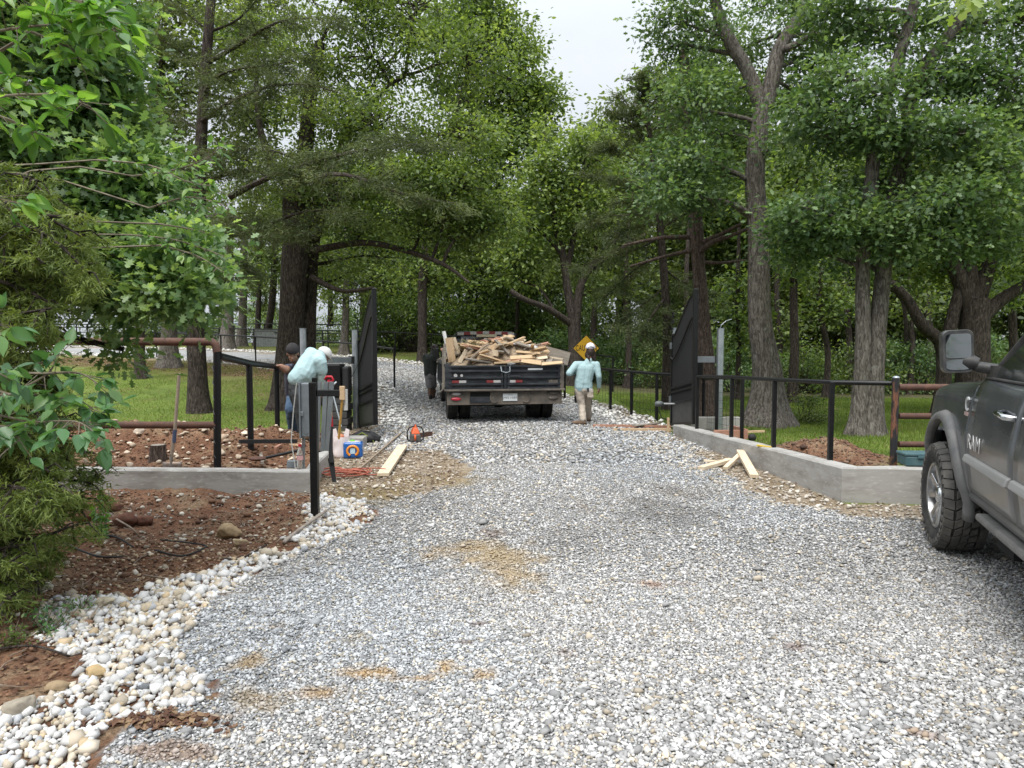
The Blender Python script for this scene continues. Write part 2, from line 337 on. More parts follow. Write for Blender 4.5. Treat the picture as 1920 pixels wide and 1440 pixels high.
for (px, py, rx, ry, cc, st) in PATCH:
    c = gr(px, py); a = gr(px + rx, py); b = gr(px, py - ry); PW.append((c.x, c.y, a.x - c.x, b.y - c.y, cc, st))
def patches(x, y, col, amp=1.):
    n1 = fbm(x * 3, y * 3, 77); n2 = fbm(x * 12, y * 12, 78)
    for cx, cy, rx, ry, cc, st in PW:
        r = np.hypot((x - cx) / rx, (y - cy) / ry) + n1 * .9 + n2 * .55
        t = sst(1.3, .3, r) * st * amp; col = col * (1 - t[:, None]) + np.array(cc)[None, :] * t[:, None]
    # bluish fresh stone and the browner wheel track
    return col
col = patches(x, y, col)
# lumps
near = sst(15, 9, y)
Z = Z + drv * (.006 * fbm(x * 9, y * 9, 31) + .015 * fbm(x * .9, y * .9, 33)) * near
Z = Z + soil * near * (.05 * fbm(x * 2.6, y * 2.6, 40) + .045 * np.abs(fbm(x * 8, y * 8, 41)))
Z = Z + .26 * moundR * (1 + .25 * nB + .25 * nC) * (pip(x, y, BACKR))
bl = pip(x, y, BACKL)
mL = np.exp(-(((x + 4.6) / 1.3) ** 2 + ((y - 9.7) / .75) ** 2)) * .30 + np.exp(-(((x + 3.4) / .5) ** 2 + ((y - 10.3) / .6) ** 2)) * .18 + np.exp(-(((x + 6.5) / 1.3) ** 2 + ((y - 9.9) / .9) ** 2)) * .28
Z = Z + bl * mL * (1 + .4 * nB + .35 * nC)
ditch = np.exp(-(((y - 6.55) / .85) ** 2)) * sst(-1.75, -2.6, x) * .12; Z = Z - ditch
pit = np.exp(-(((x + 2.95) / .45) ** 2 + ((y - 9.2) / .9) ** 2)) * .12 * bl; Z = Z - pit
gm = bpy.data.materials.new('ground_mix'); gm.use_nodes = True; nt = gm.node_tree; b = nt.nodes['Principled BSDF']; b.inputs['Roughness'].default_value = .95; b.inputs['Specular IOR Level'].default_value = .15
a = nt.nodes.new('ShaderNodeAttribute'); a.attribute_name = 'col'; tc = nt.nodes.new('ShaderNodeTexCoord')
n = nt.nodes.new('ShaderNodeTexNoise'); n.inputs['Scale'].default_value = 55; n.inputs['Detail'].default_value = 6; n.inputs['Roughness'].default_value = .75
n2 = nt.nodes.new('ShaderNodeTexNoise'); n2.inputs['Scale'].default_value = 9; n2.inputs['Detail'].default_value = 8; n2.inputs['Roughness'].default_value = .7
v = nt.nodes.new('ShaderNodeTexVoronoi'); v.inputs['Scale'].default_value = 30
for q in (n, n2, v): nt.links.new(tc.outputs['Object'], q.inputs['Vector'])
r = nt.nodes.new('ShaderNodeMapRange'); r.inputs['From Min'].default_value = .3; r.inputs['From Max'].default_value = .7; r.inputs['To Min'].default_value = .45; r.inputs['To Max'].default_value = 1.6
nt.links.new(n.outputs['Fac'], r.inputs['Value'])
r2 = nt.nodes.new('ShaderNodeMapRange'); r2.inputs['From Min'].default_value = .3; r2.inputs['From Max'].default_value = .7; r2.inputs['To Min'].default_value = .75; r2.inputs['To Max'].default_value = 1.25
nt.links.new(n2.outputs['Fac'], r2.inputs['Value'])
mu = nt.nodes.new('ShaderNodeMath'); mu.operation = 'MULTIPLY'; nt.links.new(r.outputs[0], mu.inputs[0]); nt.links.new(r2.outputs[0], mu.inputs[1])
vm = nt.nodes.new('ShaderNodeVectorMath'); vm.operation = 'SCALE'; nt.links.new(a.outputs['Color'], vm.inputs[0]); nt.links.new(mu.outputs[0], vm.inputs['Scale'])
nt.links.new(vm.outputs[0], b.inputs['Base Color'])
ad = nt.nodes.new('ShaderNodeMath'); ad.operation = 'ADD'; nt.links.new(n.outputs['Fac'], ad.inputs[0]); nt.links.new(v.outputs['Distance'], ad.inputs[1])
bn = nt.nodes.new('ShaderNodeBump'); bn.inputs['Strength'].default_value = .8; bn.inputs['Distance'].default_value = .03; nt.links.new(ad.outputs[0], bn.inputs['Height']); nt.links.new(bn.outputs[0], b.inputs['Normal'])
nx, ny = len(xs), len(ys); I = np.arange(nx * ny).reshape(ny, nx)
Q = np.stack([I[:-1, :-1], I[:-1, 1:], I[1:, 1:], I[1:, :-1]], -1).reshape(-1, 4)
qd = drv[Q].sum(1) >= 2
V = np.stack([x, y, Z], 1)
for nm, sel in (('ground', ~qd), ('driveway', qd)):
    q = Q[sel]; u, inv = np.unique(q, return_inverse=True); me = tris(nm, V[u], inv.reshape(q.shape)); cattr(me, 'col', col[u])
    o = link(nm, me, gm, smooth=True); tag(o, kind='structure')
from mathutils.bvhtree import BVHTree
def ZT(px_, py_):   # final terrain height by interpolation on the grid
    i = np.clip(np.searchsorted(xs, px_) - 1, 0, nx - 2); j = np.clip(np.searchsorted(ys, py_) - 1, 0, ny - 2)
    fx = np.clip((px_ - xs[i]) / (xs[i + 1] - xs[i]), 0, 1); fy = np.clip((py_ - ys[j]) / (ys[j + 1] - ys[j]), 0, 1); G = Z.reshape(ny, nx)
    return (G[j, i] * (1 - fx) + G[j, i + 1] * fx) * (1 - fy) + (G[j + 1, i] * (1 - fx) + G[j + 1, i + 1] * fx) * fy
def zt(a, b): return float(ZT(np.array([a]), np.array([b]))[0])
# ------------------------------------------------------------------ stones
t_ = (1 + 5 ** .5) / 2
ICO = np.array([(-1, t_, 0), (1, t_, 0), (-1, -t_, 0), (1, -t_, 0), (0, -1, t_), (0, 1, t_), (0, -1, -t_), (0, 1, -t_), (t_, 0, -1), (t_, 0, 1), (-t_, 0, -1), (-t_, 0, 1)]) / math.hypot(1, t_)
ICF = np.array([(0, 11, 5), (0, 5, 1), (0, 1, 7), (0, 7, 10), (0, 10, 11), (1, 5, 9), (5, 11, 4), (11, 10, 2), (10, 7, 6), (7, 1, 8), (3, 9, 4), (3, 4, 2), (3, 2, 6), (3, 6, 8), (3, 8, 9), (4, 9, 5), (2, 4, 11), (6, 2, 10), (8, 6, 7), (9, 8, 1)])
OCT = np.array([(1, 0, 0), (0, 1, 0), (-1, 0, 0), (0, -1, 0), (.1, .1, .8), (0, 0, -.8)]); OCF = np.array([(0, 1, 4), (1, 2, 4), (2, 3, 4), (3, 0, 4), (1, 0, 5), (2, 1, 5), (3, 2, 5), (0, 3, 5)])
def sub_ico():
    bm = bmesh.new(); bmesh.ops.create_icosphere(bm, subdivisions=2, radius=1); v = np.array([p.co[:] for p in bm.verts]); f = np.array([[q.index for q in p.verts] for p in bm.faces]); bm.free(); return v, f
IC2, IC2F = sub_ico()
def stones(name, x, y, size, base, faces, cols, label=None, sink=.3, flat=.6, rough=.5, smooth=False, zoff=0.):
    n = len(x); k = len(base); nv = 16
    var = base[None] * (1 + rough * rng.uniform(-1, 1, (nv, k, 1))) + .45 * rough * rng.uniform(-1, 1, (nv, k, 3))
    if k > 20:   # a few planar cuts give the broken look
        for i in range(nv):
            for _ in range(12):
                d = rng.normal(size=3); d /= np.linalg.norm(d); t = rng.uniform(.45, .78); p = var[i] @ d; m = p > t; var[i][m] -= (p[m] - t)[:, None] * d
    S = size[:, None] * np.stack([rng.uniform(.75, 1.25, n), rng.uniform(.6, 1., n), rng.uniform(.75, 1.1, n) * flat], 1)
    yaw = rng.uniform(0, 6.28, n); tx = rng.normal(0, .3, n); B = var[rng.integers(0, nv, n)] * S[:, None, :]
    c, s_ = np.cos(tx)[:, None], np.sin(tx)[:, None]; By = B[..., 1] * c - B[..., 2] * s_; Bz = B[..., 1] * s_ + B[..., 2] * c
    c, s_ = np.cos(yaw)[:, None], np.sin(yaw)[:, None]; Bx = B[..., 0] * c - By * s_; By = B[..., 0] * s_ + By * c
    z = ZT(x, y) + size * flat * (1 - sink) + zoff
    V = np.stack([Bx + x[:, None], By + y[:, None], Bz + z[:, None]], -1).reshape(-1, 3)
    Fc = (faces[None] + (np.arange(n) * k)[:, None, None]).reshape(-1, 3)
    me = tris(name, V, Fc); cattr(me, 'col', np.repeat(cols, k, 0)); o = link(name, me, M_stone, smooth=smooth)
    if label: tag(o, label, 'gravel', kind='stuff')
    return o
M_stone = mat('stone', (.5, .5, .5), .85, attr='col', bump=.003, bs=90, spec=.25)
def scatter(x0, x1, y0, y1, sp):
    gx = np.arange(x0, x1, sp); gy = np.arange(y0, y1, sp); a, b = np.meshgrid(gx, gy); a = a.ravel(); b = b.ravel()
    return a + rng.uniform(-.6, .6, len(a)) * sp, b + rng.uniform(-.6, .6, len(b)) * sp
def infrust(x, y, m=.6): return (np.abs(x) < .74 * y + m) & (y > 2.2)
def gravcol(x, y, n):
    t = rng.random(n); c = np.stack([.20 + .36 * t ** 1.3] * 3, 1)
    blue = sst(.0, .5, fbm(x * .55 + 3, y * .55, 61) + .9 * np.exp(-(((x + 1.0) / 1.0) ** 2 + ((y - 5.0) / 1.6) ** 2)))
    c = c * (1 - blue[:, None] * np.array([.09, .05, .0])); warm = rng.random(n) < .14; c[warm] *= np.array([1.08, .96, .78])
    tr_ = np.exp(-((x - .1 - 1.05) / .38) ** 2) + np.exp(-((x - .1 + 1.05) / .38) ** 2)
    c = c * (1 + .14 * fbm(x * .8, y * .8, 62) + .05 * fbm(x * 6, y * 3, 64) - .06 * tr_ * sst(4, 7, y))[:, None]
    # bright loose stone across the foreground
    fg = sst(3.9, 3.1, y + .4 * fbm(x, y, 8)) * sst(-.9, .4, x); c = c * (1 + .04 * fg[:, None])
    return np.clip(patches(x, y, c, .85) * np.array([1.01, 1, .985]), 0, .75)
for (y0, y1, spc, sz, base, fc, nm, lb) in ((2.1, 5.9, .0128, .0083, ICO, ICF, 'gravel', 'fine crushed grey gravel loose on the near driveway'),
                                   (4.1, 9.5, .0215, .0128, OCT, OCF, 'gravel', 'crushed grey gravel covering the middle of the driveway'),
                                   (9.5, 31, .048, .024, OCT, OCF, 'gravel', 'grey gravel on the driveway around the dump truck and beyond')):
    gx, gy = scatter(-7.5 if y1 < 20 else -11, 9, y0, y1, spc)
    k = infrust(gx, gy) & on_drive(gx, gy); gx, gy = gx[k], gy[k]
    fd = sst(4.1, 5.9, gy) if y1 < 6 else 1 - sst(4.1, 5.9, gy); k = rng.random(len(gx)) > (fd if y1 < 10 else 0); gx, gy = gx[k], gy[k]
    sand = np.zeros(len(gx))
    for cx, cy, rx, ry, cc, st in PW: sand = np.maximum(sand, sst(1.05, .2, np.hypot((gx - cx) / rx, (gy - cy) / ry) + fbm(gx * 3, gy * 3, 77) * .9 + fbm(gx * 12, gy * 12, 78) * .5) * st)
    k = rng.random(len(gx)) > sand * .58; gx, gy = gx[k], gy[k]
    s = sz * rng.lognormal(0, .28, len(gx)); fg = sst(3.9, 3.1, gy + .4 * fbm(gx, gy, 8)) * sst(-.9, .6, gx); s *= 1 + fg * .6 * (rng.random(len(gx)) < .22); s *= np.where(rng.random(len(gx)) < .006, 1.9, 1)
    stones(nm, gx, gy, s, base, fc, gravcol(gx, gy, len(gx)), lb)
# white river rock in the left shoulder
gx, gy = scatter(-3.6, -.6, 2.2, 7.9, .0245); k = pip(gx + .07 * fbm(gx * 5, gy * 5, 4), gy + .07 * fbm(gx * 5, gy * 5, 6), WHITE) & infrust(gx, gy)
hole = (fbm(gx * 2.2, gy * 2.2, 91) + .35 * fbm(gx * 9, gy * 9, 92) > .42) & (gy > 2.9); k &= ~hole; gx, gy = gx[k], gy[k]; n = len(gx)
c = np.stack([rng.uniform(.40, .66, n)] * 3, 1) * rng.choice(3, n)[:, None] ** 0; wm = rng.random(n); c[wm < .12] *= np.array([1, .9, .74]); c[wm > .93] *= np.array([.72, .75, .8]); c = c * np.array([1.0, .99, .97]); dirty = rng.random(n) < .3; c[dirty] *= np.array([.82, .72, .58])
s = np.clip(.0168 * rng.lognormal(0, .36, n), .007, .04)
stones('white_rock', gx, gy, s, ICO, ICF, c, 'white broken river rock heaped along the left shoulder', flat=.78, rough=.42, sink=.15)
# stray white stones on the dirt, rocky strips, far shoulders
def strays(poly, sp, size, colr, lab, dens=1., y0=2, y1=26, x0=-7, x1=9, base=IC2, fc=IC2F, nm='loose_rock', fn=None):
    gx, gy = scatter(x0, x1, y0, y1, sp); k = (pip(gx, gy, poly) if poly else fn(gx, gy)) & infrust(gx, gy) & (rng.random(len(gx)) < dens); gx, gy = gx[k], gy[k]; n = len(gx)
    c0, c1 = np.array(colr[0]), np.array(colr[1]); c = c0 + (c1 - c0) * rng.random((n, 1)) ; stones(nm, gx, gy, size * np.minimum(rng.lognormal(0, .4, n), 2.1), base, fc, c * rng.uniform(.8, 1.15, (n, 1)), lab, flat=.65, rough=.12)
FRONTD = [(-1.9, 2.3), (-3.2, 7.8), (-2.2, 7.6), (-1.5, 7.2), (-1.6, 5.5), (-1.9, 4.5), (-2.6, 4.3), (-2.6, 2.3)]
strays([(-6, 3), (-6, 7.7), (-2.2, 7.6), (-1.3, 6.9), (-2.4, 4.9), (-2.8, 3)], .11, .02, ((.3, .26, .2), (.62, .58, .5)), 'pale stones scattered over the red dirt before the left wall', .45)
strays([(-2.2, 7.7), (-1.0, 7.1), (-.6, 8.4), (-.85, 10), (-1.3, 13.0), (-2.6, 14), (-2.9, 12), (-2.3, 9.3)], .055, .018, ((.22, .17, .12), (.54, .49, .42)), 'tan and white rubble stones by the left gate', .6)
strays([(2.0, 12.6), (2.75, 12.5), (3.34, 7.1), (9, 6.75), (9, 5.4), (4.2, 5.9), (2.6, 7.0), (2.0, 9.8)], .05, .018, ((.22, .18, .13), (.55, .51, .45)), 'tan and white rubble stones along the right wall', .65)
strays(None, .12, .045, ((.5, .48, .45), (.74, .73, .7)), 'white rock lining both edges of the far driveway', .9, 13, 44, -30, 6, OCT, OCF, fn=lambda a, b: (np.abs(dline(a, b, ROAD) - 2.55) < .5) & (b > 13.5))
strays([(-5.6, 8.3), (-3.0, 8.3), (-2.6, 10.8), (-3.4, 11.6), (-5.6, 10.6)], .1, .035, ((.3, .22, .15), (.62, .53, .42)), 'tan stones in the dug soil behind the left wall', .4)
SO = ((.085, .043, .027), (.23, .135, .085))
for rep, (sp_, sz_) in enumerate(((.045, .010), (.13, .020))):
    strays([(-6.5, 2.3), (-6.5, 7.75), (-2.0, 7.6), (-1.35, 6.9), (-2.3, 4.9), (-2.4, 3.4), (-1.9, 2.3)], sp_, sz_, SO, 'clods and crumbs of red dirt before the left wall', .45, nm='soil_crumbs', base=ICO, fc=ICF, fn=None)
    strays([(-7.5, 8.2), (-2.5, 8.1), (-2.6, 12.3), (-8, 12.4)], sp_ * 1.1, sz_ * 1.2, SO, 'clods of dug red soil heaped behind the left wall', .6, nm='soil_crumbs', base=ICO, fc=ICF, x0=-8)
    strays(None, sp_ * .9, sz_ * 1.1, ((.07, .042, .03), (.20, .13, .09)), 'clods of dug brown soil behind the right wall', .6, nm='soil_crumbs', base=ICO, fc=ICF, fn=lambda a, b: (np.exp(-(((a - 3.95) / .65) ** 2 + ((b - 8.8) / .9) ** 2)) > .22) & pip(a, b, BACKR))
def greyband(a, b): return (b > 6.9) & (b < 7.72) & (a > -4.6) & (a < -2.0) & (fbm(a * 1.6, b * 3, 95) > -.05)
strays(None, .032, .009, ((.22, .20, .18), (.46, .44, .41)), 'grey gravel fines spilled along the foot of the left wall', .75, base=ICO, fc=ICF, fn=greyband)
strays([(-3.6, 4.0), (-3.3, 6.4), (-1.9, 6.4), (-1.6, 5.6), (-2.4, 4.6)], .045, .010, ((.28, .2, .12), (.52, .42, .30)), 'yellowish grit over the red dirt above the white rock', .55, base=ICO, fc=ICF)
strays(None, .35, .03, ((.3, .2, .1), (.5, .4, .25)), 'few stray stones on the right lawn', .0, nm='loose_rock', fn=lambda a, b: (a > 3.5)) if False else None
# single rocks one can point to
for i, (px, py, wpx, lab, cc) in enumerate([(428, 975, 50, 'large tan boulder on the red dirt before the left wall', (.42, .30, .17)), (198, 1127, 32, 'cream angular rock at the top of the white rock bed', (.62, .54, .40)), (145, 1147, 24, 'tan rounded rock at the edge of the white rock bed', (.45, .36, .26)),
        (286, 1140, 34, 'beige wedge rock half sunk in the white rock bed', (.52, .44, .32)), (182, 1258, 40, 'yellowish tan rock in the white rock bed', (.52, .38, .20)), (110, 1288, 36, 'brown weathered rock lying in dead leaves', (.34, .25, .15)), (40, 1325, 50, 'long grey flat rock at the left frame edge', (.33, .29, .23)),
        (270, 1295, 24, 'dark grey rock among the white ones', (.16, .17, .18)), (338, 1115, 26, 'round beige rock near the gravel edge', (.52, .45, .34)), (450, 1004, 26, 'small sandy rock right below the boulder', (.5, .38, .24)), (265, 865, 22, 'pale rock on the dug soil behind the left wall', (.5, .42, .33)),
        (370, 905, 0, '', 0), (604, 1425, 22, 'white rounded rock at the bottom of the gravel', (.6, .6, .6))]):
    if not wpx: continue
    p = gr(px, py + wpx * .3); sc = (p - cam.location).length / F * wpx
    mb = MB(); s0 = i * 7.3; cutd = [Vector((random.gauss(0, 1), random.gauss(0, 1), random.gauss(0, 1))).normalized() for _ in range(9)]
    bm = bmesh.new(); bmesh.ops.create_icosphere(bm, subdivisions=4, radius=1)
    for vtx in bm.verts:
        q = vtx.co.copy()
        for d in cutd:
            t = q.dot(d)
            if t > .72: q -= d * (t - .72)
        q *= 1 + .12 * mnoise.noise(q * 2 + Vector((s0, 0, 0))) + .04 * mnoise.noise(q * 7); vtx.co = Vector((q.x * sc * .5, q.y * sc * .4, q.z * sc * .3))
    me = bpy.data.meshes.new('rock'); bm.to_mesh(me); bm.free()
    o = link('rock', me, mat('rock_stone', cc, .9, col2=tuple(c * .6 for c in cc), ns=14, bump=.006, bs=30), smooth=True); o.location = (p.x, p.y, zt(p.x, p.y) + sc * .17); o.rotation_euler = (0, 0, random.uniform(-.4, .4)); tag(o, lab, 'rock')
# ------------------------------------------------------------------ grass and fallen leaves
M_grass = leafmat('grass_blade', (.065, .105, .018), (.135, .20, .032), (.25, .32, .065), .32, .6)
M_litter = leafmat('dead_leaf', (.05, .022, .014), (.14, .07, .04), (.28, .19, .11), .15, .8)
def blades(name, gx, gy, h, wd, lab):
    n = len(gx); z = ZT(gx, gy); a = rng.uniform(0, 6.28, n); ln = rng.normal(0, .35, (n, 2)) * h[:, None]
    b0 = np.stack([gx - np.cos(a) * wd, gy - np.sin(a) * wd, z - .005], 1); b1 = np.stack([gx + np.cos(a) * wd, gy + np.sin(a) * wd, z - .005], 1); t = np.stack([gx + ln[:, 0], gy + ln[:, 1], z + h], 1)
    V = np.stack([b0, b1, t], 1).reshape(-1, 3); me = tris(name, V, np.arange(3 * n).reshape(-1, 3)); tn = np.clip(.5 + fbm(gx * .9, gy * .9, 51) * .5 + rng.normal(0, .2, n), 0, 1); fattr(me, 'tint', np.repeat(tn, 3))
    o = link(name, me, M_grass); return tag(o, lab, 'grass', kind='stuff')
gx, gy = scatter(2.9, 19, 7.6, 22, .042); k = infrust(gx, gy) & ~on_drive(gx, gy) & (gx > 2.9) & (fbm(gx * .8, gy * .8, 3) < .55)
mr = np.exp(-(((gx - 3.95) / .65) ** 2 + ((gy - 8.8) / .9) ** 2)); k &= (mr < .28) & ((gy > 12.6) | pip(gx, gy, BACKR)); k &= (dline(gx, gy, ROAD) > 2.9); k &= sst(18.5, 22, gy - np.maximum(0, 6 - gx) * .8) < .9; gx, gy = gx[k], gy[k]
blades('grass', gx, gy, rng.uniform(.03, .075, len(gx)), .007, 'short green grass on the lawn right of the gate')
gx, gy = scatter(-16, -3.0, 11.6, 30, .06); k = infrust(gx, gy) & ~on_drive(gx, gy) & (dline(gx, gy, ROAD) > 3) & (gy > 12.3 + .5 * fbm(gx * .8, gy * .8, 3)) & (rng.random(len(gx)) < .8) & (fbm(gx, gy, 12) < .35)
gx, gy = gx[k], gy[k]; blades('grass', gx, gy, rng.uniform(.03, .07, len(gx)), .008, 'short olive grass on the lawn left of the gate')
def litter(gx, gy, size, lab):
    n = len(gx); z = ZT(gx, gy) + .008; a = rng.uniform(0, 6.28, n); s = size * rng.uniform(.6, 1.4, n)
    T = np.array([(-.5, 0, .0), (-.1, .3, .2), (.5, .12, .25), (.45, -.15, .1), (-.1, -.3, .3)]); T = T[None] * s[:, None, None]; T[..., 2] *= rng.uniform(-.4, 1.8, (n, 1))
    T[..., 2] = np.abs(T[..., 2]); c, s_ = np.cos(a)[:, None], np.sin(a)[:, None]; V = np.stack([T[..., 0] * c - T[..., 1] * s_ + gx[:, None], T[..., 0] * s_ + T[..., 1] * c + gy[:, None], T[..., 2] + z[:, None]], -1).reshape(-1, 3)
    me = tris('fallen_leaves', V, np.arange(5 * n).reshape(-1, 5)); fattr(me, 'tint', np.repeat(rng.random(n), 5)); o = link('fallen_leaves', me, M_litter); return tag(o, lab, 'leaves', kind='stuff')
gx, gy = scatter(-20, -3.5, 17, 32, .09); k = (dline(gx, gy, [(-4.6, 22.0), (-8, 24.5), (-12, 27), (-20, 31)]) < 1.5 + fbm(gx, gy, 2)) & ~on_drive(gx, gy); litter(gx[k], gy[k], .07, 'brown fallen leaves in a belt below the curving drive')
gx, gy = scatter(-5, -1.5, 2.3, 7.6, .05); k = infrust(gx, gy) & ((fbm(gx * 1.5, gy * 1.5, 15) > .1) | (gx < -.66 * gy)) & ~pip(gx, gy, WHITE) & ~on_drive(gx, gy); litter(gx[k], gy[k], .035, 'dead leaves and bark bits over the red dirt')
gx, gy = scatter(3.4, 16, 7.9, 20, .16); k = ~on_drive(gx, gy) & (fbm(gx * .7, gy * .7, 44) > -.1); litter(gx[k], gy[k], .04, 'fallen brown leaves scattered on the right lawn')
gx, gy = scatter(-14, -3.2, 12, 22, .16); k = ~on_drive(gx, gy) & (fbm(gx * .7, gy * .7, 44) > -.1); litter(gx[k], gy[k], .045, 'fallen brown leaves scattered on the left lawn')
def twigs(x0, x1, y0, y1, n, lab):
    mb = MB(); r_ = random.Random(int(n * 7))
    for k in range(n):
        a = r_.uniform(x0, x1); b = r_.uniform(y0, y1)
        if bool(on_drive(np.array([a]), np.array([b]))[0]): continue
        L = r_.uniform(.05, .28); q = r_.uniform(0, 3.14); P = [Vector((a + t * L * math.cos(q) + r_.gauss(0, .008), b + t * L * math.sin(q) + r_.gauss(0, .008), 0)) for t in (0, .35, .7, 1)]
        mb.tube([Vector((p.x, p.y, zt(p.x, p.y) + .012 + .02 * r_.random())) for p in P], [.004, .0035, .003, .0015], 4, cap=False)
    o = mb.build('twig_litter', mat('litter_twig', (.16, .11, .075), .9, col2=(.30, .25, .2), ns=4), None); return tag(o, lab, 'twigs', kind='stuff')
twigs(-4.4, -1.5, 3.2, 7.6, 260, 'broken twigs strewn over the dirt before the left wall')
twigs(-2.2, -.8, 7.4, 12, 90, 'broken twigs strewn in the rubble by the left gate')
p = gr(290, 1362); gx = rng.normal(p.x, .13, 420); gy = rng.normal(p.y, .035, 420); litter(gx, gy, .035, 'clump of wet dead leaves on the lower gravel edge')
gx, gy = scatter(2.0, 4.2, 6.2, 12.6, .12); k = ~on_drive(gx, gy); litter(gx[k], gy[k], .03, 'brown leaf bits in the rubble along the right wall')
gx, gy = scatter(-2.9, -.6, 7.2, 13.5, .08); k = ~on_drive(gx, gy) & (gx > -2.3); litter(gx[k], gy[k], .035, 'brown leaf bits in the rubble by the left gate')
# ------------------------------------------------------------------ concrete retaining walls
def wall(name, pts, tops, th, side, label, depth=.35):
    pts = [Vector((a, b, 0)) for a, b in pts]; off = []
    for i, p in enumerate(pts):
        d = (pts[min(i + 1, len(pts) - 1)] - pts[max(i - 1, 0)]).normalized(); nrm = Vector((-d.y, d.x, 0)) * side; off.append(p + nrm * th)
    P, O, T = [], [], []
    for i in range(len(pts) - 1):
        L = (pts[i + 1] - pts[i]).length; n = max(2, int(L / .12))
        for k in range(n + (1 if i == len(pts) - 2 else 0)):
            t = k / n; P.append(pts[i].lerp(pts[i + 1], t)); O.append(off[i].lerp(off[i + 1], t)); T.append(tops[i] * (1 - t) + tops[i + 1] * t)
    mb = MB(); c = .018; n = len(P)
    for i in range(n):
        p, o, z = P[i], O[i], T[i] + .006 * mnoise.noise(P[i] * 1.7); u = (o - p).normalized(); w1 = .008 * mnoise.noise(P[i] * 2.3 + Vector((9, 0, 0)))
        for q, zz in ((p, -depth), (p + u * w1, z - c), (p + u * (c + w1), z), (o - u * c, z), (o, z - c), (o, -depth)): mb.v.append((q.x, q.y, zz))
    for i in range(n - 1):
        for k in range(5): a = i * 6 + k; mb.f.append((a, a + 6, a + 7, a + 1) if side > 0 else (a, a + 1, a + 7, a + 6))
    mb.f.append(tuple(range(6))); mb.f.append(tuple((n - 1) * 6 + k for k in reversed(range(6))))
    o = mb.build(name, M_conc, auto=22); return tag(o, label, 'wall')
wall('retaining_wall', WL, [.22, .225, .23, .22], .18, 1, 'low grey concrete wall holding the dug red soil left of the drive')
wall('retaining_wall', WR, [.19, .365, .37, .37], .20, 1, 'low grey concrete wall running from the right gate to the pickup')
mb = MB().box((3.60, 12.55, .1), (.9, .16, .42)); single(mb, 'footing_wall', M_conc, 'short grey concrete block wall under the right gate', 'wall', bevel=.012)
mb = MB(); mb.box((-2.72, 10.9, .03), (.9, .3, .3)); single(mb, 'footing_wall', M_conc, 'grey concrete footing block behind the red handled shovel', 'wall', bevel=.012)
# ------------------------------------------------------------------ pipe fences
def capped(name, a, b, r, m, parent, n=14): return MB().tube([a, b], [r, r], n).build(name, m, parent, auto=40)
# left thick brown pipe fence with the big black end post
f = empty('pipe_fence', (-4.6, 8.25, 0), label='rusty brown pipe fence ending at a thick scuffed black post', cat='fence')
def loc(o, v): return Vector(v) - Vector(o.location)
P0 = at(407, 885, 8.25); top = at(407, 657, 8.25)
capped('post', loc(f, (P0.x, P0.y, -.1)), loc(f, top), .043, M_black, f)
for k in range(7): MB().cyl(loc(f, (P0.x - .003, P0.y, .3 + k * .17)), loc(f, (P0.x + .003, P0.y, .303 + k * .17)), .0445).build('scuff_band', mat('scuff', (.12, .12, .12), .5) if k == 0 else bpy.data.materials['scuff'], f)
e = at(400, 641, 8.25); l = at(-60, 640, 8.25); a1 = at(388, 641, 8.25); a2 = at(404, 646, 8.25)
MB().tube([loc(f, l), loc(f, a1), loc(f, (a1.lerp(e, .7))), loc(f, a2), loc(f, top + Vector((0, 0, -.02)))], .046, 14).build('rail', M_rust, f, auto=50)
capped('rail', loc(f, at(-60, 797, 8.25)), loc(f, at(407, 797, 8.25)), .043, M_rust, f)
p = at(-80, 640, 8.25); capped('post', loc(f, (p.x, p.y, -.1)), loc(f, (p.x, p.y, 1.66)), .046, M_rust, f)
# left black fence going back to the workers
f = empty('pipe_fence', (-3.3, 9, 0), label='black pipe rail sloping down to the post where the kneeling worker rests his hand', cat='fence')
q0 = at(411, 668, 8.25); q1 = at(467, 681, 9.3); q2 = at(520, 688, 10.4)
MB().tube([loc(f, q0), loc(f, q1), loc(f, q2)], [.045, .043, .036], 14).build('rail', M_black, f, auto=50)
for px, py, d, pb in ((467, 683, 9.3, 873), (518, 690, 10.4, 840)):
    p = at(px, py, d); capped('post', loc(f, (p.x, p.y, -.05)), loc(f, p), .040 if px == 467 else .036, M_black, f)
mb = MB().beam(at(449, 828, 9.0), at(556, 827, 9.6), .05, .05); single(mb, 'steel_angle', M_blackm, 'black steel bar lying across the dug pit left', 'bar')
# foreground half built frame
f = empty('gate_stub_frame', (-1.83, 6.5, 0), label='black square post with a short stub rail standing in the white rock', cat='post')
p = at(587, 978, 6.5); t = at(587, 717, 6.5)
MB().box(loc(f, (t.x, t.y, (t.z - .1) / 2)), (.068, .068, t.z + .1)).build('post', M_black, f, bevel=.005)
a = at(594, 737, 6.5); b = at(637, 737, 6.55); MB().beam(loc(f, a), loc(f, b), .058, .058).build('rail', M_black, f, bevel=.004)
MB().beam(loc(f, at(590, 708, 6.55)), loc(f, at(590, 726, 6.55)), .03, .05).build('rail', M_black, f, bevel=.004)
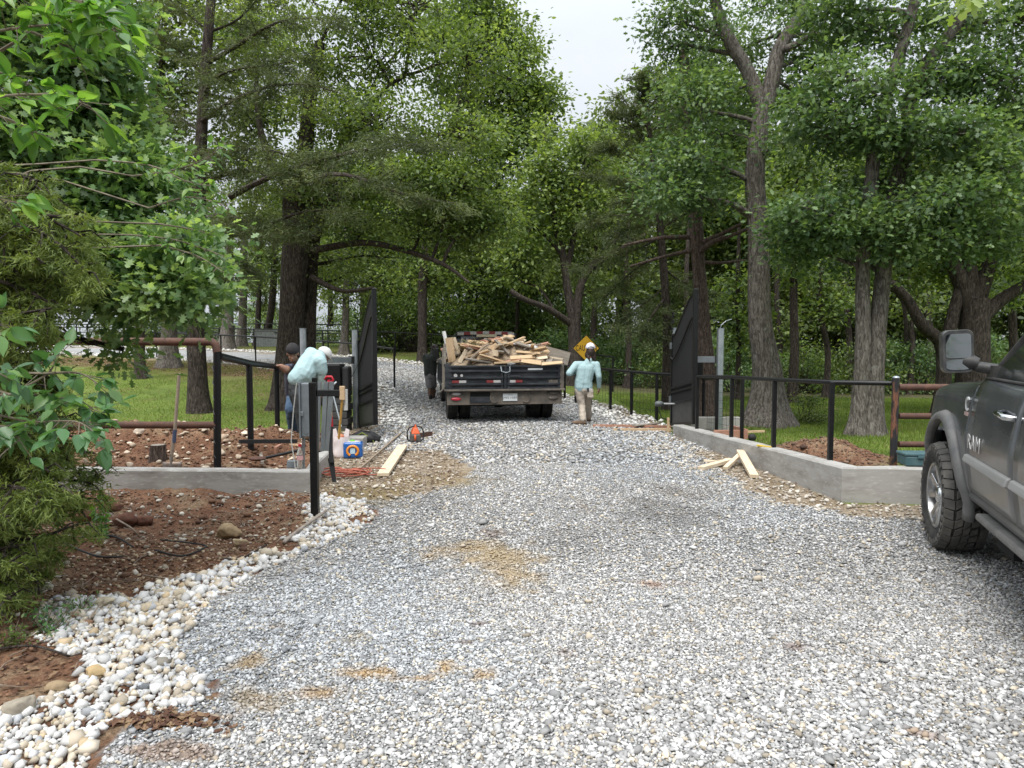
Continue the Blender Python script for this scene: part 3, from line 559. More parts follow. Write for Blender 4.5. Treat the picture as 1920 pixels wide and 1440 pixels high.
# grey electrical cabinet and its steel tube legs
f = empty('control_cabinet', tuple(at(575, 860, 7.9))[:2] + (0,), label='tall narrow grey metal control box on steel legs behind the black stub post', cat='control box')
M_box = mat('grey_enamel', (.22, .25, .27), .45, .2, col2=(.17, .19, .21), ns=7)
c = at(575, 768, 7.9); MB().box(loc(f, c), (.095, .12, .60)).build('cabinet', M_box, f, bevel=.012)
MB().box(loc(f, c + Vector((-.056, -.03, 0))), (.016, .1, .62)).build('door_flange', M_box, f, bevel=.003)
MB().cyl(loc(f, c + Vector((.01, -.061, -.24))), loc(f, c + Vector((.01, -.066, -.24))), .025).build('knockout', M_box, f)
MB().box(loc(f, c + Vector((-.035, -.068, -.04))), (.03, .02, .05)).build('latch', M_galv, f, bevel=.004)
for dx in (-.04, .04): MB().beam(loc(f, c + Vector((dx, 0, -.31))), loc(f, c + Vector((dx * 1.3, 0, -.76))), .03, .03).build('leg', M_galv, f)
MB().tube([loc(f, c + Vector(v)) for v in ((-.10, -.02, .3), (-.14, -.02, 0), (-.17, -.03, -.35), (-.13, -.04, -.6), (-.12, -.05, -.75))], .007, 6).build('cable', mat('grey_cable', (.5, .5, .48), .5), f)
f = empty('steel_channel', tuple(at(604, 850, 8.2))[:2] + (0,), label='pale galvanised channel leaning upright in front of the bending worker', cat='steel channel')
for dx in (0, 14, 24): MB().beam(loc(f, at(598 + dx, 716, 8.2)), loc(f, at(594 + dx * .8, 845, 8.2)), .035 if dx != 14 else .05, .05).build('flange', M_galv, f)
# galvanised posts
for px, d, t, lab in ((568, 12.4, 616, 'galvanised steel post farther left, in front of the twin oak trunk'), (665, 13.4, 619, 'galvanised steel post the left gate hangs on'), (1266, 13.9, 615, 'galvanised steel post top showing behind the right gate'), (1351, 12.2, 616, 'free standing galvanised steel post right of the right gate')):
    a = at(px, t, d); g = empty('steel_post', (a.x, a.y, 0), label=lab, cat='steel post')
    MB().tube([(0, 0, -.1), (0, 0, a.z)], .055 if d < 13 else .054, 14, tw=lambda i, q: 1 + .12 * (math.cos(q * 4) > 0)).build('post', M_galv, g)
    MB().box((0, 0, a.z + .003), (.11, .11, .006)).build('post_cap', M_galv, g)
    if px == 1351: MB().tube([(0, .02, a.z), (.02, .02, a.z + .06), (.10, .03, a.z + .13), (.2, .03, a.z + .16)], .006, 5).build('wire_end', M_galv, g)
def arm(x0, x1, y, d0, d1, lab):
    a = at(x0, y, d0); b = at(x1, y, d1); g = empty('steel_crossbeam', tuple(a), label=lab, cat='steel arm')
    MB().beam((0, 0, 0), b - a, .1, .105).build('box_section', M_galv, g, bevel=.004)
    u = (b - a).normalized(); MB().beam(b - a, b - a + u * .06, .13, .14).build('end_bracket', M_blackm, g, bevel=.004)
arm(608, 656, 675, 12.8, 13.2, 'galvanised steel arm over the black pillar left of the left gate')
arm(1303, 1344, 674, 12.6, 12.3, 'galvanised steel arm between the right gate and its free post')
# ------------------------------------------------------------------ gates
def gate(name, A, B, zt0, zt1, lab):
    # A = low end (hinge, far), B = tall free end (near), both world bottom points
    A, B = Vector(A), Vector(B); d = (B - A); L = math.hypot(d.x, d.y); ang = math.atan2(d.y, d.x); dz = B.z - A.z
    g = empty(name, (A.x, A.y, 0), ang, lab, 'gate')
    bot = lambda s: A.z + dz * s / L
    def topz(s):
        t = min(1, s / L); S = .06 + .94 * (.5 - .5 * math.cos(math.pi * t)) if t > .22 else .06 + .12 * t; S = max(0, (t - .12) / .88) ** 1.15 if t > .12 else 0; return zt0 + (zt1 - zt0) * (1 - max(0, 1 - S) ** 1.5)
    w = .05
    MB().beam((0, 0, bot(0)), (0, 0, zt0), w, w, up=(1, 0, 0)).build('stile', M_black, g, bevel=.003)
    MB().beam((L, 0, bot(L)), (L, 0, zt1 + .02), .075, .075, up=(1, 0, 0)).build('stile', M_black, g, bevel=.003)
    MB().box((L, 0, zt1 + .04), (.09, .09, .03), taper=.2).build('post_cap', M_black, g)
    N = 24; MB().tube([(L * i / N, 0, topz(L * i / N)) for i in range(N + 1)], .025, 6).build('top_rail', M_black, g)
    MB().tube([(.02 + (L - .04) * i / N, -.035, topz((L) * i / N) - .42 - .1 * math.sin(i / N * 3.1)) for i in range(N + 1)], .017, 6).build('scroll_rail', M_black, g)
    for z0, hh in ((.02, .05), (.42, .035), (.62, .03), (.70, .03)): MB().beam((0, 0, bot(0) + z0), (L, 0, bot(L) + z0 * 1.02), w, hh).build('cross_rail', M_black, g)
    MB().hexa([(0.03, -.004, bot(0) + .04), (L - .03, -.004, bot(L) + .04), (L - .03, .004, bot(L) + .04), (0.03, .004, bot(0) + .04), (0.03, -.004, bot(0) + .41), (L - .03, -.004, bot(L) + .41), (L - .03, .004, bot(L) + .41), (0.03, .004, bot(0) + .41)]).build('kick_panel', mat('kick_plate', (.10, .10, .10), .45, .5, col2=(.06, .06, .06), ns=5), g)
    n = int(L / .062)
    for i in range(1, n):
        s = L * i / n; MB().box((s, 0, (bot(s) + .42 + topz(s)) / 2), (.02, .02, topz(s) - bot(s) - .42)).build('picket', M_blackm, g)
    for i in range(3):  # scroll ornament at the low end
        c = Vector((.05 + .03 * i, -.03, zt0 + .08 + .14 * i)); MB().tube([c + Vector((math.cos(a) * (.07 - a * .008), 0, math.sin(a) * (.07 - a * .008))) for a in np.linspace(0, 6, 14)], .012, 5).build('scroll', M_black, g)
    MB().box((.01, -.03, bot(0) + .5), (.03, .05, .12)).build('hinge', M_galv, g); MB().box((.01, -.03, zt0 - .2), (.03, .05, .12)).build('hinge', M_galv, g)
    return g
def zat(px, py, d): return at(px, py, d).z
G1 = gate('entrance_gate', at(674, 801, 13.55), at(704, 796, 12.0), zat(674, 640, 13.55), zat(704, 545, 12.0), 'black arched iron gate leaf swung open on the left of the drive')
G2 = gate('entrance_gate', at(1259, 798, 13.3), at(1301, 795, 12.0), zat(1259, 628, 13.3), zat(1301, 546, 12.0), 'black arched iron gate leaf swung open on the right of the drive')
# gate opener
c = at(1236, 757, 13.1); f = empty('gate_opener', tuple(c), label='small grey gate opener motor beside the right gate', cat='gate opener')
MB().ell((0, 0, 0), (.09, .07, .055)).build('motor_housing', mat('grey_plastic', (.10, .11, .11), .5), f, smooth=True)
MB().tube([(.06, 0, .0), (.3, -.05, .0)], .018, 10).build('ram_arm', mat('grey_plastic2', (.3, .31, .31), .4), f)
MB().tube([(0, 0, -.05), (0, 0, -.15), (.05, 0, -.26), (.2, 0, -.32)], .008, 6).build('cable', M_blackm, f)
# ------------------------------------------------------------------ near right fence on the wall
f = empty('pipe_fence', (3.6, 9, 0), label='black pipe fence on the concrete wall right of the gate', cat='fence')
PR = [(1308, 706, 11.6), (1373, 707, 10.25), (1453, 712, 8.95), (1560, 717, 7.75), (1676, 719, 7.55)]
MB().tube([loc(f, at(*q)) for q in PR], .026, 12).build('rail', M_black, f, auto=50)
for px, py, d in PR[:4]:
    a = at(px, py, d); MB().box(loc(f, (a.x, a.y, a.z / 2)), (.05, .05, a.z)).build('post', M_black, f, bevel=.004)
f = empty('pipe_fence', (5, 7.5, 0), label='three rusty brown pipe rails behind the pickup, on a worn steel post', cat='fence')
a = at(1680, 709, 7.5); capped('post', loc(f, (a.x, a.y, 0)), loc(f, a), .037, mat('worn_post', (.03, .03, .032), .5, .3, col2=(.22, .10, .06), ns=9, fac=(.5, .6), stretch=(2, 2, .5)), f)
MB().ell(loc(f, a + Vector((0, 0, .005))), (.038, .038, .02)).build('post_cap', M_galv, f, smooth=True)
for py in (726, 780, 833): b = at(1685, py, 7.5); capped('rail', loc(f, b), loc(f, b + Vector((6, -.25, 0))), .036 if py == 726 else .033, M_rust, f)
# ------------------------------------------------------------------ far fences
def farfence(pts, hgt, sp, label, r=.03, mesh=False, second=None, wire_r=.0025):
    p0 = pts[0]; f = empty('black_fence', (p0[0], p0[1], 0), label=label, cat='fence'); o = Vector(f.location)
    P = [Vector((a, b, 0)) for a, b in pts]; S = [0]
    for a, b in zip(P[:-1], P[1:]): S.append(S[-1] + (b - a).length)
    def pt(s):
        for i in range(len(P) - 1):
            if s <= S[i + 1] + 1e-6: return P[i].lerp(P[i + 1], (s - S[i]) / (S[i + 1] - S[i]))
        return P[-1]
    n = max(1, round(S[-1] / sp)); tops = []
    for i in range(n + 1):
        q = pt(S[-1] * i / n); z = zt(q.x, q.y); MB().tube([q - o + Vector((0, 0, z - .1)), q - o + Vector((0, 0, z + hgt))], r, 8).build('post', M_black, f, auto=50); tops.append(q - o + Vector((0, 0, z + hgt)))
    MB().tube(tops, r * .95, 8).build('rail', M_black, f, auto=50)
    if second: MB().tube([t + Vector((0, 0, -second)) for t in tops], r * .7, 8).build('rail', M_black, f, auto=50)
    if mesh:
        m = MB()
        for hz in np.arange(.08, hgt, .13): m.tube([t + Vector((0, 0, hz - hgt)) for t in tops], wire_r, 3, cap=False)
        L = S[-1]
        for s in np.arange(0, L, .16): q = pt(s); z = zt(q.x, q.y); m.tube([q - o + Vector((0, 0, z + .03)), q - o + Vector((0, 0, z + hgt))], wire_r, 3, cap=False)
        m.build('wire_mesh', M_blackm, f)
    return f
farfence([g2(1300, 800), g2(1220, 788), g2(1148, 772), g2(1090, 760), g2(1040, 745)], .98, 1.15, 'black wire mesh fence right of the walking worker', .035, True)
farfence([g2(1300, 800), (3.4, 12.0), (3.55, 10.9)], .98, 1.1, 'short black wire mesh fence between the right gate and free post', .03, True)
farfence([(3.2, 22.5), (1.5, 27), (-1.5, 30), (-6, 33.6), (-12, 37), (-22, 41), (-34, 43)], 1.1, 2.4, 'black fence along the far side of the climbing drive', .03, True)
farfence([(-3.4, 20.5), (-5.6, 23.5), (-10.5, 28.2), (-16, 32)], 1.15, 2.6, 'black fence along the near side of the climbing drive', .03, False)
farfence([(-30, 46), (-16, 42), (-8, 38)], 1.3, 2.4, 'black rail fence on the crest at the top left', .035, False, .5)
# caution sign
a = at(1099, 657, 17.5); f = empty('warning_sign', (a.x, a.y, 0), label='yellow diamond warning sign behind the head of the walking worker', cat='sign'); a = Vector((0, 0, at(1098, 653, 17.5).z))
M_yel = mat('sign_yellow', (.62, .36, .02), .5); M_blk = mat('sign_black', (.01, .01, .01), .6); s = .335
MB().prism([(0, -s), (s, 0), (0, s), (-s, 0)], .006, TM(*a) @ RM('X', 90)).build('sign_panel', M_blk, f)
MB().prism([(0, -s + .02), (s - .02, 0), (0, s - .02), (-s + .02, 0)], .003, TM(a.x, a.y - .0065, a.z) @ RM('X', 90)).build('sign_face', M_yel, f)
text('sign_text', 'CAUTION', .19, M_blk, f, TM(a.x, a.y - .0115, a.z) @ RM('X', 90) @ Matrix.Diagonal((.56, 1, 1, 1)), .001, bold=.002)
MB().box((0, .03, a.z / 2), (.05, .04, a.z)).build('sign_post', M_galv, f)
# hill top: pale shed, dark barn, stone markers
M_shed = mat('pale_siding', (.62, .62, .60), .8, col2=(.5, .5, .49), ns=2, stretch=(8, 8, 1)); M_dk = mat('dark_barn', (.06, .05, .045), .9); M_st = mat('grey_stone_block', (.30, .31, .31), .9, col2=(.2, .21, .21), ns=6, bump=.01, bs=12)
def bld(px, d, wd, dp, hh, m, lab, roofh=.5):
    a = at(px, 640, d); z = zt(a.x, a.y); f = empty('farm_shed', (a.x, a.y, z), .3, lab, 'shed')
    MB().box((0, 0, hh / 2 - .3), (wd, dp, hh + .6)).build('wall', m, f)
    MB().prism([(-dp / 2 - .2, 0), (dp / 2 + .2, 0), (0, roofh)], wd + .4, TM(-wd / 2 - .2, 0, hh) @ Matrix(((0, 0, 1, 0), (1, 0, 0, 0), (0, 1, 0, 0), (0, 0, 0, 1)))).build('roof', M_box, f)
    MB().box((0, -dp / 2 - .02, 1), (1, .05, 2)).build('door', M_dk, f)
bld(425, 52, 1.6, 1.6, 1.3, M_shed, 'small pale shed on the crest between the far oak trunks', .3)
bld(350, 56, 7, 4, .9, M_dk, 'long low dark barn on the crest behind the oak trunks', .7)
for i, (px, d, hh, lab) in enumerate(((508, 41, .9, 'grey stone block pier beside the climbing drive'), (594, 37, .5, ''), (762, 38, 1.0, 'white stone marker in the grass beyond the far fence'), (800, 42, .7, 'small pale stone marker in the grass near the far oak'))):
    if not lab: continue
    a = at(px, 640, d); z = zt(a.x, a.y); f = empty('stone_marker', (a.x, a.y, z), 0, lab, 'stone marker')
    m = M_st if i == 0 else M_shed; wd = 1.9 if i == 0 else .55; MB().box((0, 0, hh / 2 - .1), (wd, .4, hh + .2), taper=.97).build('block', m, f, bevel=.02); MB().box((0, 0, hh + .04), (wd * 1.08, .46, .08)).build('coping', m, f, bevel=.01)
# ------------------------------------------------------------------ trees
L_OVATE = (np.array([(0, 0, 0), (-.17, .14, .05), (-.27, .38, .07), (-.20, .66, .04), (-.07, .88, -.04), (0, 1.04, -.13), (.07, .88, -.04), (.20, .66, .04), (.27, .38, .07), (.17, .14, .05), (0, .4, -.01)]), [(0, 10, 2, 1), (10, 5, 4, 3, 2), (0, 9, 8, 10), (10, 8, 7, 6, 5)])
L_OAK = (np.array([(0, 0, 0), (-.07, .18, 0), (-.25, .24, .03), (-.12, .40, 0), (-.38, .56, .05), (-.14, .66, 0), (-.2, .86, .0), (0, 1, -.05), (.2, .86, 0), (.14, .66, 0), (.38, .56, .05), (.12, .40, 0), (.25, .24, .03), (.07, .18, 0)]), [tuple(range(14))])
L_MAPLE = (np.array([(0, 0, 0), (-.34, .0, .04), (-.22, .26, 0), (-.46, .45, .05), (-.2, .55, 0), (-.14, .74, 0), (0, 1.05, -.1), (.14, .74, 0), (.2, .55, 0), (.46, .45, .05), (.22, .26, 0), (.34, 0, .04)]), [tuple(range(12))])
L_HEX = (np.array([(0, 0, 0), (-.26, .3, .04), (-.2, .72, 0), (0, 1, -.06), (.2, .72, 0), (.26, .3, .04)]), [tuple(range(6))])
L_NEED = (np.array([(-.10, 0, 0), (.10, 0, 0), (0, 1, 0)]), [(0, 1, 2)])
L_DIA = (np.array([(0, 0, 0), (-.3, .5, .05), (0, 1, 0), (.3, .5, .05)]), [(0, 1, 2, 3)])
def leafmesh(name, P, D, N, S, tint, shape, m, parent):
    """P origin, D along leaf, N approx normal, S size"""
    T, faces = shape; n = len(P); k = len(T)
    D = D / np.linalg.norm(D, axis=1, keepdims=True); X_ = np.cross(D, N); X_ /= np.linalg.norm(X_, axis=1, keepdims=True) + 1e-9; Nn = np.cross(X_, D)
    V = P[:, None, :] + S[:, None, None] * (T[None, :, 0, None] * X_[:, None] + T[None, :, 1, None] * D[:, None] + T[None, :, 2, None] * Nn[:, None])
    fl = np.concatenate([np.array(f) for f in faces]); tot = np.array([len(f) for f in faces])
    loops = (fl[None] + (np.arange(n) * k)[:, None]).ravel(); totals = np.tile(tot, n); starts = np.concatenate([[0], np.cumsum(totals)[:-1]])
    me = npmesh(name, V.reshape(-1, 3), loops, starts, totals); fattr(me, 'tint', np.repeat(np.clip(tint, 0, 1), k))
    return link(name, me, m, parent)
def rnd(n): v = rng.normal(size=(n, 3)); return v / np.linalg.norm(v, axis=1, keepdims=True)
def skel(paths):
    pts = [];
    for p, r in paths:
        for i in range(len(p) - 1):
            for t in np.linspace(0, 1, 8): pts.append((*Vector(p[i]).lerp(Vector(p[i + 1]), t), r[i] * (1 - t) + r[i + 1] * t))
    return np.array(pts)
def smoothpath(P, Rr, n=6):
    P = [Vector(p) for p in P]; out = []; ro = []
    for i in range(len(P) - 1):
        p0, p1, p2, p3 = P[max(i - 1, 0)], P[i], P[i + 1], P[min(i + 2, len(P) - 1)]
        for k in range(n):
            t = k / n; out.append(.5 * ((2 * p1) + (p2 - p0) * t + (2 * p0 - 5 * p1 + 4 * p2 - p3) * t * t + (3 * p1 - p0 - 3 * p2 + p3) * t ** 3)); ro.append(Rr[i] * (1 - t) + Rr[i + 1] * t)
    out.append(P[-1]); ro.append(Rr[-1]); return out, ro
def wig(a, b, n, amp, rr, sag=0.):
    a = Vector(a); b = Vector(b); L = (b - a).length; o = Vector(rr.normal(size=3)) * amp * L; o2 = Vector(rr.normal(size=3)) * amp * L; r = []
    for i in range(n + 1):
        t = i / n; r.append(a.lerp(b, t) + o * math.sin(t * math.pi) + o2 * math.sin(t * 2 * math.pi) * .5 + Vector((0, 0, sag * L * 4 * t * (1 - t))))
    return r
def tree(name, label, cat, group, trunks, blobs, bark, leaf, leafsize, per, shape=L_OAK, cl=(.5, .22), sag=.08, flare=1.6, twig=.012, extra=(), tintb=0., up=1., ycull=None, droop=.25, base_z=None, seed=1, leafrad=1., trunkpart='trunk', conifer=False):
    """trunks: [(pts, radii)], blobs: [(center, (rx,ry,rz), nclumps)] in world coordinates"""
    rr = np.random.default_rng(seed); org = Vector(trunks[0][0][0]); org = Vector((org.x, org.y, zt(org.x, org.y)))
    root = empty(name, org, 0, label, cat, group); mb = MB()
    for ti, (p, r) in enumerate(list(trunks) + list(extra)):
        q, rad = smoothpath(p, r, 7)
        if ti < len(trunks) and abs(q[0].z - org.z) < 1:
            z0 = q[0].z; ph = rr.uniform(0, 6.28)
            rad = [a * (1 + (flare - 1) * math.exp(-max(0, (v.z - z0)) / (rad[0] * 1.7))) for a, v in zip(rad, q)]
            tw = lambda i, a, q=q, z0=z0, ph=ph: 1 + .16 * math.exp(-(q[i].z - z0) / .5) * math.sin(a * 5 + ph) + .045 * mnoise.noise(Vector((math.cos(a) * 3, math.sin(a) * 3, q[i].z * 1.2)))
            q[0] = q[0] - Vector((0, 0, .15))
            mb.tube([v - org for v in q], rad, 22, tw=tw)
        else: mb.tube([v - org for v in q], rad, 10)
    sk = skel(list(trunks) + list(extra)); PP = []; DD = []; NN = []; SS = []; TT = []
    bm_ = MB()
    for (c, rad, ncl) in blobs:
        c = np.array(c, float); rad = np.array(rad, float)
        d = np.linalg.norm(sk[:, :3] - c, axis=1) + np.maximum(0, sk[:, 2] - c[2] + .3) * 1.2; j = sk[np.argmin(d)]
        hub = wig(j[:3], c, 6, .05, rr, sag); hr = min(j[3] * .8, .02 + .022 * (Vector(c) - Vector(j[:3])).length ** .8)
        mb.tube([v - org for v in hub], np.linspace(hr, .02, 7), 7)
        h = np.array([tuple(v) for v in hub])
        u = rr.normal(size=(ncl, 3)); u /= np.linalg.norm(u, axis=1, keepdims=True); rad_u = rr.uniform(.25, 1, ncl) ** (.5); CP = c + u * rad_u[:, None] * rad
        for q in CP:
            k = np.argmin(np.linalg.norm(h - q, axis=1) + .3 * (np.arange(7) < 2)); s_ = wig(h[k], q, 4, .10, rr, .05)
            L = (s_[-1] - s_[0]).length; bm_.tube([v - org for v in s_], np.linspace(min(.03, twig * (.6 + L * .7)), .005, 5), 4, cap=False)
            n = int(per * rr.uniform(.6, 1.4)); dirv = np.array(s_[-1] - s_[-2]); dirv /= np.linalg.norm(dirv) + 1e-9
            cs = cl[0] * rr.uniform(.7, 1.3); off = rr.normal(size=(n, 3)) * np.array([cs, cs, cl[1]]) * .55 + dirv * rr.uniform(-1, .5, (n, 1)) * cs * .5
            P = q + off
            D = off * 1.2 + rr.normal(size=(n, 3)) * cs * .6 + np.array([0, 0, -droop * cs]); PP.append(P)
            Nn = rr.normal(size=(n, 3)) * .6 + np.array([0, 0, up]); DD.append(D); NN.append(Nn); SS.append(leafsize * rr.uniform(.6, 1.25, n)); t0 = rr.normal(.45 + tintb, .23); TT.append(t0 + rr.normal(0, .13, n) + off[:, 2] / cl[1] * .10)
    mb.build(trunkpart, bark, root, auto=60)
    if bm_.v: bm_.build('branches', bark, root)
    if PP: leafmesh('crown', np.concatenate(PP) - np.array(org), np.concatenate(DD), np.concatenate(NN), np.concatenate(SS), np.concatenate(TT), shape, leaf, root)
    return root
def B(px, py, d, rx, ry, n, rd=None):   # blob from pixels
    s = d / F; return (tuple(at(px, py, d)), (rx * s, (rd if rd else (rx + ry) / 2 * s), ry * s), n)
def T(*pts):   # trunk path: (px, py, d, half width px)
    return ([at(a, b, c) for a, b, c, w in pts], [w * c / F for a, b, c, w in pts])
LM_oak = leafmat('oak_leaf', (.045, .082, .025), (.118, .178, .048), (.25, .32, .10), .40)
LM_oak_b = leafmat('oak_leaf_bluish', (.042, .085, .036), (.105, .175, .068), (.22, .31, .14), .38)
LM_light = leafmat('light_leaf', (.08, .13, .02), (.16, .24, .04), (.28, .36, .10), .42, .42)
LM_ced = leafmat('cedar_spray', (.035, .05, .02), (.082, .108, .042), (.16, .19, .08), .3, .7)
LM_cedg = leafmat('green_cedar_spray', (.06, .095, .022), (.14, .19, .045), (.25, .31, .09), .32, .7)
LM_far = leafmat('far_leaf', (.042, .068, .022), (.105, .15, .044), (.235, .29, .095), .38)
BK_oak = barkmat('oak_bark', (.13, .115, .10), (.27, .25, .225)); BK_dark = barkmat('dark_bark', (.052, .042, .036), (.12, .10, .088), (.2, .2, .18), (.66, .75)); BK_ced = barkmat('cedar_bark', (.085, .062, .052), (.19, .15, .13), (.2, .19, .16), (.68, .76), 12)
def base(px, d, hw): a = at(px, 640, d); return (Vector((a.x, a.y, zt(a.x, a.y) - .02)), hw * d / F)
def TR(px, d, hw, *rest):   # trunk starting on the ground
    p0, r0 = base(px, d, hw); P, Rr = T(*rest); return ([p0] + P, [r0] + Rr)
# right: grey oak with the forked top
d = 13.9
tree('oak_tree', 'tall grey barked oak with flared lichen covered base and forked top, right of the gate', 'oak tree', None,
     [TR(1440, d, 25, (1438, 700, d, 24), (1425, 600, d, 21), (1422, 450, d, 19), (1415, 330, d, 18), (1424, 240, d, 16), (1432, 190, d, 15)),
      T((1428, 200, d, 15), (1400, 130, d, 12), (1370, 80, d, 12), (1345, 20, d + .3, 10), (1325, -90, d + .5, 8)), T((1436, 200, d, 15), (1452, 130, d, 14), (1462, 90, d, 13), (1500, 25, d, 9), (1530, -60, d, 8)), T((1460, 95, d, 8), (1490, 85, d - .3, 6), (1530, 60, d - .6, 4))],
     [B(1285, 45, d, 70, 55, 26), B(1330, 80, d + 2, 70, 60, 20), B(1300, 190, d - .3, 65, 65, 30), B(1345, 260, d + .8, 50, 60, 20), B(1285, 300, d - .5, 70, 50, 30), B(1250, 360, d - .8, 55, 40, 20), B(1315, 375, d, 60, 40, 20), B(1425, 20, d + 2, 50, 40, 9), B(1520, 70, d + .5, 70, 50, 24), B(1490, 170, d + 1, 60, 40, 20), B(1475, 265, d - .5, 50, 22, 8), B(1235, 320, d, 30, 50, 7), B(1320, -60, d, 100, 50, 20), B(1405, 210, d + 1, 40, 50, 10), B(1355, 330, d + 1, 40, 40, 10), B(1240, 95, d + .5, 36, 36, 8), B(1400, 90, d + 1.5, 50, 40, 12), B(1530, 130, d + 1, 60, 50, 16), B(1500, -60, d, 120, 50, 26), B(1370, 170, d + 1, 40, 50, 8), B(1490, 0, d + 1, 50, 40, 9)],
     BK_oak, LM_oak_b, .10, 62, L_OAK, flare=2.3, cl=(.42, .20), seed=11)
d = 11.9
tree('oak_tree', 'twin trunk grey oak standing on the lawn behind the right wall', 'oak tree', None,
     [TR(1612, d, 17, (1612, 760, d, 15), (1618, 640, d, 14), (1618, 500, d, 12), (1628, 400, d, 13), (1640, 280, d, 12), (1665, 170, d, 11), (1700, 60, d, 9), (1730, -60, d, 8)), TR(1640, d, 18, (1638, 740, d, 17), (1646, 620, d, 15), (1660, 480, d + .1, 14), (1672, 400, d + .2, 13), (1700, 250, d + .3, 14), (1720, 150, d + .3, 13), (1800, 40, d, 11), (1860, -60, d - .5, 9))],
     [B(1640, 60, d + .5, 90, 50, 26), B(1745, 140, d, 100, 60, 32), B(1600, 150, d - .2, 80, 50, 26), B(1570, 250, d, 100, 45, 34), B(1530, 200, d, 60, 40, 18), B(1690, 240, d - .4, 90, 45, 30), B(1800, 250, d - .6, 90, 50, 30), B(1650, 340, d + .6, 100, 35, 22), B(1545, 400, d - .3, 95, 42, 34), B(1520, 440, d, 70, 40, 24), B(1580, 440, d + .8, 70, 35, 18), B(1500, 470, d + .5, 50, 30, 14), B(1780, 380, d - .7, 110, 42, 34), B(1690, 420, d + 1, 80, 50, 26), B(1640, 415, d - .5, 24, 40, 9), B(1740, 450, d - .4, 110, 40, 34), B(1860, 150, d, 90, 80, 40), B(1900, 40, d, 100, 60, 34), B(1800, 30, d + .5, 80, 40, 18), B(1560, 20, d + .6, 80, 50, 24), B(1920, 220, d, 70, 70, 26), B(1870, 320, d - .5, 90, 60, 34), B(1850, 440, d - .2, 90, 40, 24), B(1700, -60, d, 180, 40, 18), B(1620, 500, d + 1.5, 60, 30, 10)],
     BK_oak, LM_oak_b, .105, 60, L_OAK, flare=1.6, cl=(.40, .18), seed=12, tintb=.0)
d = 15.6
tree('oak_tree', 'dark wide spreading oak behind the pickup mirror', 'oak tree', None,
     [TR(1828, d, 27, (1826, 640, d, 26), (1828, 560, d, 24)), T((1822, 590, d, 18), (1790, 500, d, 13), (1740, 430, d, 9), (1690, 395, d, 6)), T((1825, 570, d, 16), (1815, 480, d, 11), (1800, 420, d, 8)), T((1830, 570, d, 16), (1860, 480, d, 12), (1880, 400, d, 9)), T((1835, 600, d, 16), (1880, 560, d, 12), (1950, 520, d, 9)),
      TR(1768, d, 13, (1770, 690, d, 13), (1762, 640, d, 12), (1730, 610, d, 11), (1700, 560, d, 9), (1670, 530, d, 7)), T((1768, 680, d, 12), (1785, 600, d, 11), (1800, 540, d, 9)), T((1700, 640, d + .5, 4), (1690, 560, d + .5, 3), (1640, 530, d + .5, 3))],
     [B(1850, 400, d, 120, 50, 50), B(1760, 430, d, 80, 40, 30), B(1920, 480, d, 90, 60, 30), B(1700, 500, d + 1, 80, 40, 26), B(1900, 300, d, 110, 70, 36), B(1880, 560, d + 1.5, 80, 40, 20), B(1780, 500, d + 1, 60, 30, 14)],
     BK_dark, LM_oak, .12, 55, L_HEX, flare=1.4, seed=13, tintb=.02)
# right cedar with level dead boughs
d = 15.2
tree('cedar_tree', 'tall reddish cedar trunk behind the right gate with level bare boughs', 'cedar tree', None,
     [TR(1328, d, 15, (1326, 700, d, 15), (1318, 600, d, 13), (1310, 500, d, 12), (1305, 430, d, 13), (1300, 350, d, 12), (1290, 220, d, 10), (1280, 80, d, 8))],
     [], BK_ced, LM_ced, .09, 10, L_NEED, flare=1.5,
     extra=[T((1308, 458, d, 6), (1350, 440, d - .3, 4), (1390, 420, d - .5, 3)), T((1310, 475, d, 6), (1335, 455, d - .5, 5), (1380, 438, d - 1, 4), (1400, 430, d - 1, 3)), T((1312, 492, d, 5), (1350, 493, d, 3), (1400, 488, d + .2, 2)), T((1300, 445, d, 5), (1240, 446, d, 4), (1170, 460, d + .3, 2)), T((1305, 468, d, 5), (1250, 480, d, 3), (1180, 500, d, 2))], seed=14)
